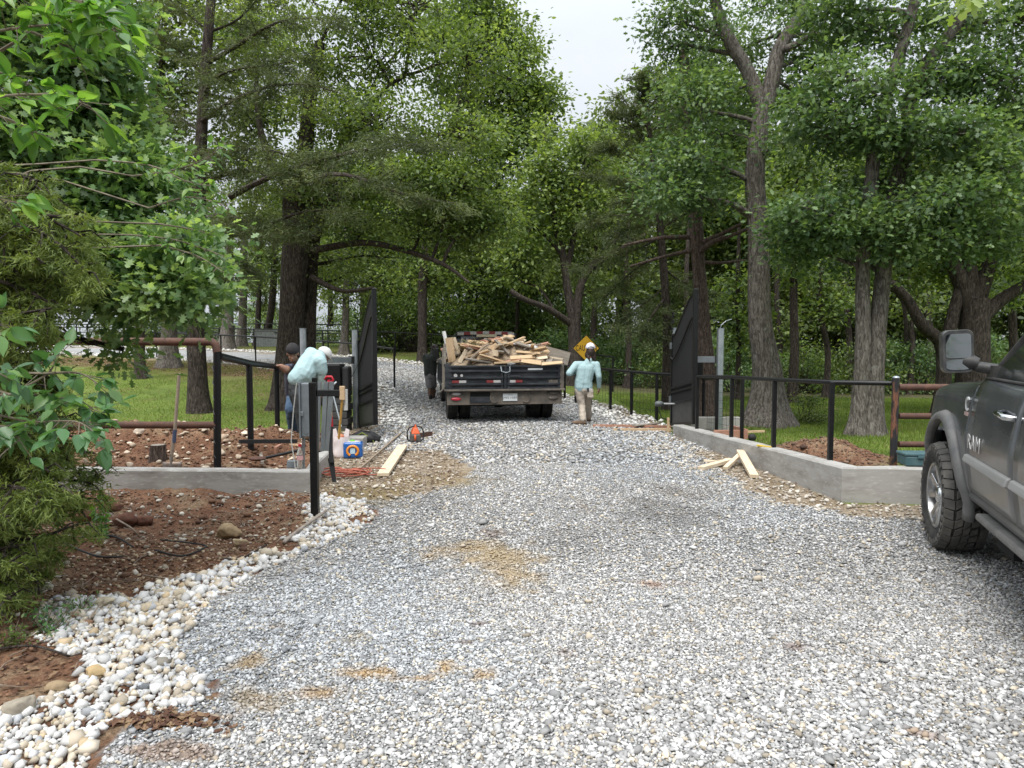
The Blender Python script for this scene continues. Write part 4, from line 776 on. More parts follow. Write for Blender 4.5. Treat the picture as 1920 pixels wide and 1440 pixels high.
def conifer(name, label, trunk, boughs, m, per, sz, seed, bark=BK_dark, cat='cedar tree', flare=1.3, droop=.12):
    """boughs: list of (start, end, width, n) – flat sprays of fine foliage hung along level boughs"""
    rr = np.random.default_rng(seed); org = Vector(trunk[0][0]); org = Vector((org.x, org.y, zt(org.x, org.y))); root = empty(name, org, 0, label, cat); mb = MB()
    q, rad = smoothpath(*trunk, 7); z0 = q[0].z; rad = [a * (1 + (flare - 1) * math.exp(-max(0, (v.z - z0)) / .5)) for a, v in zip(rad, q)]
    if trunk[1][0] > .02: mb.tube([v - org for v in q], rad, 20, tw=lambda i, a: 1 + .07 * mnoise.noise(Vector((math.cos(a) * 3, math.sin(a) * 3, q[i].z * 1.5))))
    bb = MB(); PP = []; DD = []; TT = []
    for a, b, wd, n in boughs:
        s = wig(a, b, 8, .04, rr, .05); L = (s[-1] - s[0]).length; mb.tube([v - org for v in s], np.linspace(.012 + .011 * L, .006, 9), 6); A = np.array([tuple(v) for v in s])
        ax = np.array((s[-1] - s[0]).normalized())
        for k in range(n):
            t = rr.uniform(.12, 1.03) * 7.99; i = min(7, int(t)); p = A[i] * (1 - (t - i)) + A[i + 1] * (t - i)
            sd = rr.normal(size=3) * np.array([1, 1, .35]) + ax * .7; sd /= np.linalg.norm(sd); e = p + sd * wd * rr.uniform(.4, 1.1) * (1.15 - .5 * t / 8); e[2] -= wd * droop * rr.uniform(0, 2)
            if k % 2 == 0: bb.tube([Vector(p) - org, Vector((p + e) / 2) - org + Vector((0, 0, .04)), Vector(e) - org], [.008, .006, .003], 3, cap=False)
            m_ = int(per * rr.uniform(.5, 1.5)); tt = rr.uniform(.15, 1.05, (m_, 1)); P = p * (1 - tt) + e * tt + rr.normal(size=(m_, 3)) * np.array([.16, .16, .09]) * wd * .55
            PP.append(P); DD.append((e - p) / (np.linalg.norm(e - p) + 1e-6) + rr.normal(size=(m_, 3)) * .65); TT.append(rr.normal(.45, .16) + rr.normal(0, .15, m_))
    mb.build('trunk', bark, root, auto=60); bb.build('branches', bark, root); P = np.concatenate(PP)
    leafmesh('crown', P - np.array(org), np.concatenate(DD), rnd(len(P)), sz * rr.uniform(.6, 1.3, len(P)), np.concatenate(TT), L_NEED, m, root); return root
def bg_(x0, y0, x1, y1, d0, d1, w=.8, n=26): return (at(x0, y0, d0), at(x1, y1, d1), w, n)
# dark cedar right of centre (grey feathery boughs)
d = 17
conifer('cedar_tree', 'grey green feathery cedar right of the pale oak, reaching into the sky gap', TR(1252, d, 9, (1250, 600, d, 8), (1240, 450, d, 7), (1225, 300, d, 5), (1205, 170, d, 3)),
        [bg_(1240, 440, 1090, 500, d, d - .5), bg_(1238, 400, 1105, 420, d, d), bg_(1235, 360, 1120, 330, d, d), bg_(1230, 320, 1135, 270, d, d), bg_(1225, 280, 1150, 215, d, d), bg_(1215, 240, 1165, 175, d, d, .6), bg_(1208, 200, 1200, 140, d, d, .5), bg_(1240, 480, 1130, 560, d, d + .4), bg_(1245, 540, 1150, 610, d, d), bg_(1245, 500, 1330, 560, d, d), bg_(1240, 430, 1330, 380, d, d), bg_(1230, 350, 1310, 300, d, d), bg_(1215, 250, 1280, 210, d, d), bg_(1245, 560, 1200, 640, d, d - 1), bg_(1245, 580, 1290, 640, d, d), bg_(1210, 230, 1240, 160, d, d, .6), bg_(1235, 380, 1160, 380, d, d - 1), bg_(1236, 420, 1150, 460, d, d - 1)], LM_ced, 110, .085, 21)
# left: tall cedar in front of the twin oak
d = 16.2
conifer('cedar_tree', 'dark cedar with a straight furrowed trunk on the left lawn', TR(371, d, 19, (370, 700, d, 16), (368, 560, d, 15), (372, 400, d, 13), (378, 250, d, 10), (386, 120, d, 9), (395, 10, d, 8), (398, -60, d, 7)),
        [bg_(372, 280, 560, 300, d, d - 2, 1.0, 40), bg_(376, 230, 640, 175, d, d - 2.5, 1.1, 50), bg_(380, 180, 570, 110, d, d - 1.5, 1, 40), bg_(386, 120, 620, 40, d, d - 2, 1.0, 40), bg_(372, 350, 600, 330, d, d - 2.5, 1.0, 46), bg_(430, 370, 800, 270, d - 2, d - 4, .9, 60), bg_(370, 420, 560, 440, d, d - 2, .9, 40), bg_(372, 460, 480, 520, d, d - 1, .7, 26), bg_(370, 400, 280, 440, d, d - 1, .8, 24), bg_(372, 330, 260, 300, d, d - 1, .8, 26), bg_(378, 250, 270, 190, d, d, .8, 26), bg_(385, 150, 290, 70, d, d, .8, 24), bg_(392, 60, 300, -20, d, d, .8, 20), bg_(392, 60, 520, -30, d, d, .9, 26), bg_(372, 490, 330, 560, d, d - .5, .6, 16), bg_(372, 500, 430, 570, d, d, .7, 20), bg_(600, 330, 850, 380, d - 3, d - 4, .8, 30), bg_(372, 440, 640, 400, d, d - 3, .9, 40)], LM_ced, 120, .085, 22)
# twin dark oak left of the gate
d = 17
tree('oak_tree', 'massive dark twin trunk oak behind the two workers', 'oak tree', None,
     [TR(540, d, 25, (540, 700, d, 23), (546, 600, d, 22), (552, 500, d, 24), (556, 440, d, 24), (552, 370, d, 20), (570, 300, d, 15), (580, 200, d, 12), (600, 80, d, 9)), TR(574, d + .5, 20, (576, 650, d + .5, 15), (580, 520, d + .5, 15), (585, 440, d + .5, 15), (590, 360, d + .5, 12))],
     [B(540, 330, d, 100, 60, 30), B(620, 330, d - .5, 110, 60, 36), B(620, 230, d, 110, 60, 40), B(560, 120, d + .5, 100, 80, 34), B(700, 110, d, 120, 80, 50), B(700, 230, d - 1, 110, 60, 44), B(760, 330, d - 1.5, 120, 60, 50), B(850, 250, d - 1.5, 100, 60, 40), B(860, 350, d - 1.5, 110, 50, 44), B(800, 420, d - 1, 120, 45, 40), B(900, 430, d - 1, 100, 50, 40), B(680, 420, d, 110, 40, 30), B(460, 60, d + 1, 100, 80, 30), B(640, 0, d, 140, 70, 40), B(780, 10, d, 130, 70, 44), B(870, 120, d - .5, 110, 80, 50), B(700, 480, d + 1, 130, 35, 26), B(640, 520, d + 1, 60, 30, 8)],
     BK_dark, LM_oak, .10, 76, L_HEX, flare=1.8, cl=(.45, .18), seed=15, tintb=.06,
     extra=[T((590, 420, d, 9), (640, 350, d - .5, 7), (700, 330, d - 1, 5), (760, 310, d - 1.2, 3)), T((585, 470, d, 7), (680, 455, d - .5, 6), (760, 470, d - 1, 5), (830, 495, d - 1.5, 4), (880, 530, d - 2, 2)), T((590, 450, d, 9), (620, 380, d, 8), (690, 370, d, 5)), T((560, 380, d, 12), (520, 320, d, 9), (490, 250, d, 6), (480, 160, d, 5)), T((580, 390, d, 9), (640, 280, d, 7), (700, 190, d, 5), (760, 140, d, 4)), T((585, 520, d, 6), (640, 545, d - .5, 4), (700, 540, d - 1, 3))])
# bright oak at the left edge of the sky gap
d = 30
tree('oak_tree', 'bright green oak leaning out to the left edge of the sky gap', 'oak tree', None,
     [TR(792, d, 8, (792, 640, d, 8), (795, 500, d, 9), (820, 350, d, 8), (860, 200, d, 7), (900, 80, d, 5))],
     [B(910, 55, d, 80, 60, 50), B(968, 105, d, 48, 44, 28), B(998, 180, d, 48, 34, 26), B(955, 190, d, 90, 60, 50), B(880, 170, d + 1, 90, 70, 46), B(965, 260, d, 90, 50, 46), B(1000, 240, d, 50, 30, 14), B(900, 320, d, 90, 60, 50), B(860, 40, d, 90, 70, 44), B(890, -40, d, 80, 40, 26), B(830, 420, d + 1, 100, 50, 40), B(930, 400, d + 1, 90, 50, 40), B(800, 520, d + 1, 100, 40, 34)],
     BK_dark, LM_oak, .19, 74, L_HEX, cl=(.75, .36), seed=16, tintb=.08)
# pale airy oak in the centre behind the truck
d = 24
tree('oak_tree', 'open crowned pale oak with three spreading limbs behind the warning sign', 'oak tree', None,
     [TR(1078, d, 14, (1078, 650, d, 12), (1076, 595, d, 12)), T((1074, 600, d, 9), (1064, 540, d, 8), (1056, 480, d, 7), (1040, 420, d, 5), (1030, 330, d, 4)), T((1080, 600, d, 9), (1088, 540, d, 8), (1110, 500, d, 7), (1160, 470, d, 5), (1210, 440, d, 4)), T((1074, 610, d, 7), (1030, 580, d - .5, 6), (985, 562, d - 1, 5), (957, 545, d - 1, 5)), T((1064, 500, d, 6), (1080, 420, d, 5), (1090, 330, d, 3)), T((1056, 480, d, 4), (1020, 440, d, 3), (980, 410, d, 2)), T((1035, 575, d, 3), (1010, 540, d, 2), (975, 528, d, 2))],
     [B(1040, 310, d, 45, 42, 26), B(1098, 268, d, 34, 42, 22), B(1120, 300, d + 1, 50, 60, 26), B(1010, 350, d, 60, 50, 30), B(1080, 350, d, 60, 50, 26), B(1000, 430, d, 60, 40, 24), B(1060, 430, d, 50, 40, 14), B(1110, 400, d, 50, 50, 22), B(960, 480, d, 60, 30, 22), B(1150, 420, d + 1, 50, 50, 18), B(1000, 520, d + .5, 60, 24, 18), B(1110, 540, d + 1, 50, 30, 14), B(1020, 250, d + 1, 30, 30, 10)],
     BK_dark, LM_oak, .16, 50, L_HEX, cl=(.55, .3), seed=17, tintb=.14)
# trunks on the left rise, sharing oak crowns
for i, (px, d, hw, lab, bl) in enumerate([(316, 27, 15, 'grey oak trunk on the left rise, first right of the leafy branches', [(300, 470, 90, 50, 26), (220, 440, 80, 60, 22), (360, 520, 60, 30, 12), (300, 350, 100, 70, 26)]), (424, 38.5, 12, 'grey oak trunk beyond the near drive fence, nearer the cedar', [(440, 500, 70, 40, 26), (420, 400, 80, 60, 26)]), (452, 41, 9, 'slim grey oak trunk just right of the broad one by the shed', [(470, 520, 50, 30, 16), (480, 430, 70, 50, 22)]),
        (481, 43, 6, 'thin dark trunk upright at the crest', [(500, 480, 60, 40, 20)]), (496, 44, 8, 'dark leaning trunk at the crest beside the white sky gap', [(520, 440, 60, 60, 26), (500, 360, 80, 60, 22)]), (645, 34, 8, 'straight brown trunk left of the left gate top', [(640, 480, 80, 40, 34), (680, 530, 70, 40, 26), (620, 560, 50, 26, 12)])]):
    tp = TR(px, d, hw, (px + 1, 640, d, hw * .9), (px + (4 if i != 4 else 14), 570, d, hw * .8), (px + (6 if i != 4 else 22), 430, d, hw * .6))
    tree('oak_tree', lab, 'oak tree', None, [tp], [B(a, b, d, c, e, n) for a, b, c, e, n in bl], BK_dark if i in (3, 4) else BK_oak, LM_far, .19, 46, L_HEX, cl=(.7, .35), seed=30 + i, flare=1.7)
# slender trunks right of the gate
for i, (px, d, hw, lab, bl) in enumerate([(1488, 19, 9, 'slim dark oak between the grey oak and the twin oak', [(1490, 500, 50, 30, 12), (1450, 380, 60, 50, 20), (1500, 330, 60, 60, 22)]), (1550, 21, 6, 'thin crooked young tree left of the twin oak', [(1545, 560, 40, 40, 16), (1560, 480, 50, 30, 12)]), (1383, 20, 5, 'thin straight trunk behind the free steel post', [(1380, 560, 50, 50, 22), (1390, 640, 40, 30, 12)]), (1898, 18, 8, 'dark upright trunk at the right frame edge', [(1900, 520, 60, 40, 14)])]):
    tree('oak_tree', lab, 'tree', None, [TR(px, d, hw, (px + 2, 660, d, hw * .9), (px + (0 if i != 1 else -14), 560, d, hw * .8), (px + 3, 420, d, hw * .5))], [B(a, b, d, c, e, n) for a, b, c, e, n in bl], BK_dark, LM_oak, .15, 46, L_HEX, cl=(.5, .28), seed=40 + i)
# ------------------------------------------------------------------ woodland behind: shared crown shapes, one tree each
def proto(seed, nb, m, dense=46, lf=.21, low=False, h=9., wd=3.4):
    rr = np.random.default_rng(seed); bl = []
    for k in range(nb):
        a = rr.uniform(0, 6.28); z = rr.uniform(1.2 if low else 3.2, h); rad = wd * (1 - abs((z - h * .55) / h)) * rr.uniform(.3, .9); s = rr.uniform(.9, 1.5)
        bl.append(((rad * math.cos(a), rad * math.sin(a) + 100, z), (s, s, s * .7), 13))
    r = tree('woodland_tree', 'x', 'tree', 'woodland trees behind the lawn', [([(0, 100, 0), (.1, 100, 2.5), (.2, 100.1, 5), (.1, 100, h * .85)], [.2, .16, .12, .05])], bl, BK_dark, m, lf, dense, L_HEX, cl=(.7, .4), seed=seed, tintb=0); return r
def shrubp(seed, m, wd=1.8, h=2.2, lf=.13, n=34):
    rr = np.random.default_rng(seed); P = []; D = []; Tt = []; mb = MB(); root = empty('wild_shrub', (0, 100, 0), 0, 'x', 'shrub', 'undergrowth shrubs at the wood edge')
    for k in range(n):
        a = rr.uniform(0, 6.28); q = np.array([math.cos(a) * rr.uniform(0, wd), math.sin(a) * rr.uniform(0, wd), rr.uniform(.15, h)]); q[:2] *= 1 - .5 * q[2] / h
        mb.tube(wig((q[0] * .2, q[1] * .2, 0), q, 3, .08, rr), [.025, .02, .012, .005], 4); mm = 60; P.append(q + rr.normal(size=(mm, 3)) * [.34, .34, .2]); D.append(rr.normal(size=(mm, 3)) + [0, 0, .1]); Tt.append(rr.normal(.42, .2) + rr.normal(0, .13, mm))
    mb.build('stems', BK_dark, root); P = np.concatenate(P); leafmesh('foliage', P, np.concatenate(D), rr.normal(size=(len(P), 3)) * .6 + [0, 0, 1], lf * rr.uniform(.6, 1.3, len(P)), np.concatenate(Tt), L_HEX, m, root); return root
protos = [proto(101, 26, LM_far), proto(102, 26, LM_oak), proto(103, 24, LM_far, low=True, h=7.5, wd=3), proto(104, 28, LM_oak, h=11, wd=4)]
shr = [shrubp(201, LM_oak), shrubp(202, LM_far, 1.5, 1.8), shrubp(203, LM_oak_b, 1.7, 2.6, .15)]
LABS = ['leafy woodland tree', 'dense shady woodland tree', 'low branched woodland tree', 'tall woodland tree']
used = set()
def place(lst, i, x, y, s, lab, grp):
    o = lst[i]
    c = copy_tree(o) if (id(lst), i) in used else o
    used.add((id(lst), i)); c.location = (x, y, zt(x, y) - .05); c.rotation_euler = (0, 0, random.uniform(0, 6.28)); c.scale = (s, s, s * random.uniform(.9, 1.15)); c['label'] = lab; c['group'] = grp; return c
R_ = random.Random(5)
for k in range(38):   # right and centre wood
    row = k % 3; xx = -9 + (k // 3) * 3.2 + R_.uniform(-.9, .9); yy = 30 + row * 7 + R_.uniform(-1.2, 1.2) + (4 if xx < 2 else 0)
    if xx < -2 and row == 0: continue
    if abs(float(dline(np.array([xx]), np.array([yy]), ROAD)[0])) < 4: continue
    if -1 < (xx - .08 * yy) < 2.4 and row > 0 and yy > 30: continue   # the sky gap
    p = R_.randrange(4); place(protos, p, xx, yy, R_.uniform(.8, 1.15) * (1 if xx > 6 else .72), ['leafy tree in the dense wood behind the right lawn', 'leafy tree in the wood beyond the dump truck'][xx < 4], ['woodland trees behind the right lawn', 'woodland trees beyond the dump truck'][xx < 4])
for k, (px, d) in enumerate([(620, 40), (680, 38), (740, 42), (820, 40), (880, 38), (560, 46), (500, 58), (400, 62), (100, 50), (20, 44), (-60, 40), (840, 46), (940, 44), (980, 40)]):
    a = at(px, 640, d); place(protos, k % 4, a.x, a.y, .85 if px > 500 else .7, 'leafy tree on the crest beyond the climbing drive', 'trees on the crest beyond the drive')
for k in range(44):
    xx = 1.5 + (k % 22) * 1.15 + R_.uniform(-.4, .4); yy = 24 + (k // 22) * 4 + R_.uniform(-.6, .9) + max(0, 6 - xx) * .7
    if float(dline(np.array([xx]), np.array([yy]), ROAD)[0]) < 4: continue
    place(shr, R_.randrange(3), xx, yy, R_.uniform(.35, .9), 'leafy shrub in the dark undergrowth behind the right lawn', 'undergrowth shrubs behind the right lawn')
for k in range(16):
    a = at(700 + k * 26, 640, 36 + (k % 3) * 1.5)
    if float(dline(np.array([a.x]), np.array([a.y]), ROAD)[0]) < 3: continue
    place(shr, k % 3, a.x, a.y, 1.3, 'leafy shrub along the far fence beyond the drive', 'undergrowth shrubs beyond the drive')
d = 23
tree('oak_tree', 'leafy oak crown filling the gap left of the tall dark cedar, high up', 'oak tree', None, [TR(262, d, 9, (262, 640, d, 9), (270, 450, d, 8), (290, 250, d, 7), (310, 60, d, 5))],
     [B(300, 60, d, 70, 70, 34), B(340, 150, d, 60, 60, 30), B(290, 240, d, 70, 50, 30), B(430, 90, d + 1, 70, 70, 34), B(440, 210, d + 1, 60, 50, 26), B(330, 0, d, 90, 40, 24), B(340, 330, d, 60, 50, 26), B(460, 300, d + 1, 70, 50, 28), B(250, 330, d, 60, 60, 22), B(500, 30, d + 1, 80, 60, 34), B(400, 420, d, 60, 30, 16), B(300, 430, d, 70, 40, 20), B(500, 400, d + 1, 60, 40, 20), B(520, 190, d + 1, 60, 60, 26)],
     BK_dark, LM_far, .17, 52, L_HEX, cl=(.55, .3), seed=71, tintb=.08)
for k in range(16):
    a = at(190 + k * 33, 640, 50 + (k % 3) * 2.5); place(shr, k % 3, a.x, a.y, 1.0 if k % 4 else .7, 'leafy bush along the crest beyond the climbing drive', 'bushes on the crest beyond the drive')
for i in range(9): place(protos, (i * 3) % 4, -24 + i * 6, -24 - (i % 3) * 3, 1.0, 'leafy roadside tree standing behind the viewpoint', 'roadside trees behind the viewpoint')
for k in range(15):
    a = at(930 + k * 75, 640, 50 + (k % 3) * 3); place(protos, (k * 3 + 2) % 4, a.x, a.y, 1.0 if k > 4 else .8, 'leafy tree far back in the wood, seen between nearer trunks', 'far trees at the back of the wood')
for k in range(24):
    a = at(860 + k * 48, 640, 44 + (k % 2) * 2); place(shr, k % 3, a.x, a.y, 1.5, 'leafy shrub far back under the wood', 'far shrubs at the back of the wood')
for i, (px, d, hw, bl) in enumerate([(1176, 24, 6, [(1180, 520, 60, 60, 22)]), (1590, 25, 6, [(1585, 560, 60, 40, 18)]), (1708, 24, 5, [(1710, 560, 50, 50, 20)]), (1742, 27, 7, [(1745, 480, 60, 50, 20)]), (1290, 26, 6, [(1290, 600, 50, 40, 16)]), (1460, 26, 6, [(1465, 600, 50, 40, 16)])]):
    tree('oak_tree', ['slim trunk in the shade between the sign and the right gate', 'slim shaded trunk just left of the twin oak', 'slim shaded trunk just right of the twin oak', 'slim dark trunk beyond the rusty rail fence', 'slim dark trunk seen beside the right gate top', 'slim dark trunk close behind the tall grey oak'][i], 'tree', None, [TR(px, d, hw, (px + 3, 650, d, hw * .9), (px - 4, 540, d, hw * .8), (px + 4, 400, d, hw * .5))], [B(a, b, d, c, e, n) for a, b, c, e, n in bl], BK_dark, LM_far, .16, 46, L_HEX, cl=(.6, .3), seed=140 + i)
# small wispy sapling on the right lawn
a = at(1512, 640, 14.3); c = place(shr, 1, a.x, a.y, .36, 'small thin sapling bush on the grass between the grey oak and twin oak', None)
if 'group' in c: del c['group']
# ------------------------------------------------------------------ near foliage on the left
M_twig = mat('twig_bark', (.10, .085, .06), .8, col2=(.2, .17, .12), ns=20)
rr = np.random.default_rng(77)
def broadleaf(name, label, cat, trunkbase, sprays, leaf, lsz, tintb=.5, shape=L_OVATE, gap=.055):
    org = Vector(trunkbase); root = empty(name, org, 0, label, cat); mb = MB(); mb.tube(wig((org.x, org.y, -.1), (org.x - .1, org.y + .1, 4.2), 8, .03, rr), np.linspace(.09, .04, 9), 12)
    mb.v = [tuple(Vector(v) - org) for v in mb.v]; mb.build('trunk', BK_dark, root, auto=60); tw = MB(); P = []; D = []; N = []; S = []
    for sp_ in sprays:
        pts = [at(*q[:3]) for q in sp_['p']]; s_, _ = smoothpath(pts, [1] * len(pts), 6); n = len(s_)
        lead = Vector((org.x, org.y, max(.4, min(4, pts[0].z - .5)))); tw.tube([v - org for v in wig(lead, s_[0], 6, .05, rr, .05)], np.linspace(.011, .006, 7), 5)
        tw.tube([v - org for v in s_], np.linspace(.006, .002, n), 6)
        L = sum((s_[i + 1] - s_[i]).length for i in range(n - 1)); cnt = max(5, int(L / gap))
        for k in range(cnt):
            t = (k + rr.uniform(0, .6)) / cnt; t = .12 + .88 * t; i = min(n - 2, int(t * (n - 1))); p = s_[i].lerp(s_[i + 1], t * (n - 1) - i); d = (s_[i + 1] - s_[i]).normalized()
            for sd_ in (1, -1):
                # side shoots with their own leaves
                side = d.cross(Vector((0, 0, 1))).normalized() * sd_ * rr.uniform(.3, 1) + d * rr.uniform(.2, .9) + Vector(rr.normal(0, .28, 3)); side.z -= .12; side.normalize()
                q = p + side * lsz * rr.uniform(.3, 1.5); tw.tube([p - org, q - org], [.002, .0013], 4, cap=False)
                for r2 in range(rr.integers(1, 4)):
                    dd = side + Vector(rr.normal(0, .55, 3)) + Vector((0, 0, -.32)); P.append(tuple(q)); D.append(tuple(dd)); N.append(tuple(Vector((0, -.35, 1)) + Vector(rr.normal(0, .42, 3)))); S.append(lsz * rr.uniform(.55, 1.15))
    tw.build('branches', M_twig, root); P = np.array(P); n = len(P); print('broadleaf', n)
    leafmesh('crown', P - np.array(org), np.array(D), np.array(N), np.array(S), rr.normal(tintb, .24, n), shape, leaf, root); return root
LM_ash = leafmat('ash_leaf', (.05, .13, .03), (.12, .26, .05), (.26, .42, .09), .38, .33)
LM_ashd = leafmat('ash_leaf_deep', (.04, .10, .04), (.085, .19, .075), (.19, .33, .09), .32, .30)
broadleaf('ash_tree', 'young tree with large bright green pointed leaves hanging into the top left corner', 'tree', (-4.6, 2.9, 0),
          [dict(p=[(-90, 70, 2.9), (40, 52, 2.8), (130, 42, 2.8), (185, 30, 2.7)]), dict(p=[(-60, 0, 2.8), (80, -10, 2.7), (170, 10, 2.7), (215, 60, 2.7)]), dict(p=[(60, 60, 2.8), (130, 90, 2.8), (150, 110, 2.7)]), dict(p=[(-60, 190, 2.7), (30, 178, 2.6), (110, 180, 2.6), (170, 200, 2.6)]), dict(p=[(-60, 200, 2.6), (20, 225, 2.6), (70, 250, 2.6)]), dict(p=[(-60, 130, 2.8), (20, 140, 2.8), (60, 160, 2.8)]), dict(p=[(-60, -50, 2.9), (100, -60, 2.9), (190, -20, 2.8)]), dict(p=[(-60, 370, 2.7), (-20, 365, 2.6), (5, 375, 2.6)])], LM_ash, .088, gap=.034)
broadleaf('ash_tree', 'leafy low bough with broad glossy green leaves over the left wall end', 'tree', (-4.2, 3.2, 0),
          [dict(p=[(-60, 745, 2.9), (20, 740, 2.8), (110, 745, 2.8), (180, 770, 2.7)]), dict(p=[(20, 740, 2.8), (90, 700, 2.8), (105, 665, 2.8)]), dict(p=[(-40, 770, 2.7), (60, 790, 2.7), (140, 790, 2.6), (175, 810, 2.6)]), dict(p=[(-50, 810, 2.6), (10, 800, 2.6), (40, 830, 2.6)]), dict(p=[(90, 700, 2.8), (150, 700, 2.8), (190, 725, 2.8)]), dict(p=[(-60, 620, 2.5), (-30, 600, 2.5), (0, 610, 2.5)]), dict(p=[(-60, 680, 2.5), (-30, 690, 2.5), (0, 700, 2.5)])], LM_ashd, .080, .45, gap=.034)
broadleaf('dogwood_tree', 'slender branches with small oval pale green leaves drooping before the cedar trunk', 'tree', (-5.2, 4.6, 0),
          [dict(p=[(250, 330, 4.6), (320, 320, 4.5), (380, 300, 4.4), (420, 270, 4.4)]), dict(p=[(280, 390, 4.5), (350, 370, 4.4), (410, 380, 4.3)]), dict(p=[(180, 300, 4.6), (280, 310, 4.5), (350, 340, 4.4), (400, 350, 4.4)]), dict(p=[(300, 420, 4.6), (360, 430, 4.5), (395, 440, 4.5)]), dict(p=[(300, 460, 4.5), (370, 480, 4.4), (425, 515, 4.3)]), dict(p=[(240, 440, 4.6), (330, 450, 4.5), (420, 480, 4.4)])], leafmat('dogwood_leaf', (.05, .12, .035), (.12, .22, .07), (.24, .36, .10), .4, .35), .06, .5, gap=.045)
d = 5.4
tree('oak_tree', 'near oak with deeply lobed leaves filling the upper left', 'oak tree', None, [([(-6.6, 5.6, 0), (-6.5, 5.6, 2), (-6.3, 5.5, 4), (-6, 5.4, 6)], [.22, .18, .15, .1])],
     [B(40, 60, d, 110, 90, 44), B(150, 110, d, 90, 90, 46), B(60, 260, d, 110, 90, 46), B(180, 250, d + .4, 90, 80, 44), B(230, 330, d, 80, 60, 36), B(110, 400, d, 110, 70, 40), B(240, 430, d, 90, 50, 36), B(150, 500, d, 110, 45, 36), B(280, 500, d - .3, 80, 35, 34), B(330, 545, d - .5, 60, 25, 18), B(30, 480, d, 80, 60, 26), B(360, 470, d - .4, 40, 30, 9), B(250, 560, d - .2, 60, 25, 10), B(60, -40, d, 160, 60, 30), B(200, 30, d + .3, 50, 50, 16), B(232, 655, d, 16, 30, 3), B(-60, 300, d, 80, 200, 30)],
     BK_dark, leafmat('near_oak_leaf', (.06, .12, .05), (.14, .235, .095), (.29, .40, .17), .4, .4), .082, 80, L_OAK, cl=(.22, .15), twig=.006, seed=51, sag=.04, tintb=.05)
# cedar screen
def cedar_wall():
    bo = []; r3 = random.Random(3)
    prof = [(330, 120), (420, 165), (520, 190), (600, 155), (680, 70), (760, 120), (830, 190), (900, 180), (960, 150), (1020, 110), (1080, 60), (1120, 20)]
    for y in range(340, 1130, 17):
        for (ya, xa), (yb, xb) in zip(prof[:-1], prof[1:]):
            if ya <= y <= yb: ex = xa + (xb - xa) * (y - ya) / (yb - ya)
        for k in range(3):
            e = ex + r3.uniform(-70, 6) - k * 55; dd = r3.uniform(3.7, 4.8); bo.append((at(-190, y + r3.uniform(-30, 60), 4.6), at(e, y, dd), .24, 40))
    return bo
conifer('cedar_shrub', 'bushy green cedar with fine needles filling the left edge down to the dirt', ([(-4.4, 4.9, 0), (-4.3, 4.8, 1), (-4.3, 4.8, 2.6), (-4.3, 4.8, 4)], [.09, .08, .06, .02]), cedar_wall(), LM_cedg, 60, .042, 61, cat='cedar bush', droop=.3)
# weeds at lower left, vine on the wall end
def weed(name, px, py, h, wd, n, lab, m, ls, shape=L_OVATE):
    p = gr(px, py); root = empty(name, (p.x, p.y, zt(p.x, p.y)), 0, lab, 'weed'); r4 = np.random.default_rng(int(px)); mb = MB(); P = []; D = []
    for k in range(n):
        e = np.array([r4.normal(0, wd * .5), r4.normal(0, wd * .4), h * r4.uniform(.4, 1)]); s_ = wig((e[0] * .15, e[1] * .15, 0), e, 4, .08, r4); mb.tube(s_, [.0035, .003, .002, .002, .001], 4, cap=False)
        for j in range(9): q = s_[1 + j % 4]; P.append(np.array(tuple(q)) + r4.normal(0, .01, 3)); D.append(r4.normal(size=3) + [0, 0, .2])
    mb.build('stems', M_twig, root); P = np.array(P); leafmesh('leaves', P, np.array(D), r4.normal(size=(len(P), 3)) * .5 + [0, 0, 1], ls * r4.uniform(.5, 1.2, len(P)), r4.normal(.4, .2, len(P)), shape, m, root)
weed('weed_clump', 90, 1190, .16, .22, 26, 'low green weed clump beside the white rock at the left edge', LM_ashd, .028)
weed('weed_clump', 20, 1215, .14, .2, 22, 'dark green weeds at the left frame edge, lower left', LM_oak, .026)
weed('vine_plant', 190, 1000, .42, .14, 14, 'green vine leaves hanging beside the left end of the wall', LM_ash, .06, L_MAPLE)
weed('weed_clump', 150, 1145, .10, .14, 12, 'thin pale weeds growing at the edge of the white rock', LM_ash, .022)
weed('weed_clump', 180, 870, .16, .08, 6, 'small bright seedling on the dug soil behind the left wall', LM_ash, .05)
# overhanging leaves top right
broadleaf('oak_branch', 'few yellowish oak leaves dangling from above at the top right', 'branch', (4.5, 3.2, 0),
          [dict(p=[(1860, -60, 4.3), (1825, -25, 4.2), (1797, -2, 4.1)])], LM_light, .12, .7, L_OAK, gap=.1)
# ------------------------------------------------------------------ pickup (local: X forward, Y left, Z up; origin below the front left tyre's outer face)
PX, PY, PH = 3.36, 5.64, R(70)
pk = empty('pickup_truck', (PX, PY, 0), PH, 'dusty grey pickup truck at the right edge, seen from behind its front wheel', 'pickup truck')
M_paint = mat('dusty_grey_paint', (.045, .052, .062), .24, .35, col2=(.11, .118, .128), ns=2.2, fac=(.35, .75), coat=.7, bump=.0, stretch=(1, 1, .8), col3=(.17, .165, .155), ns3=7, f3=(.52, .85))
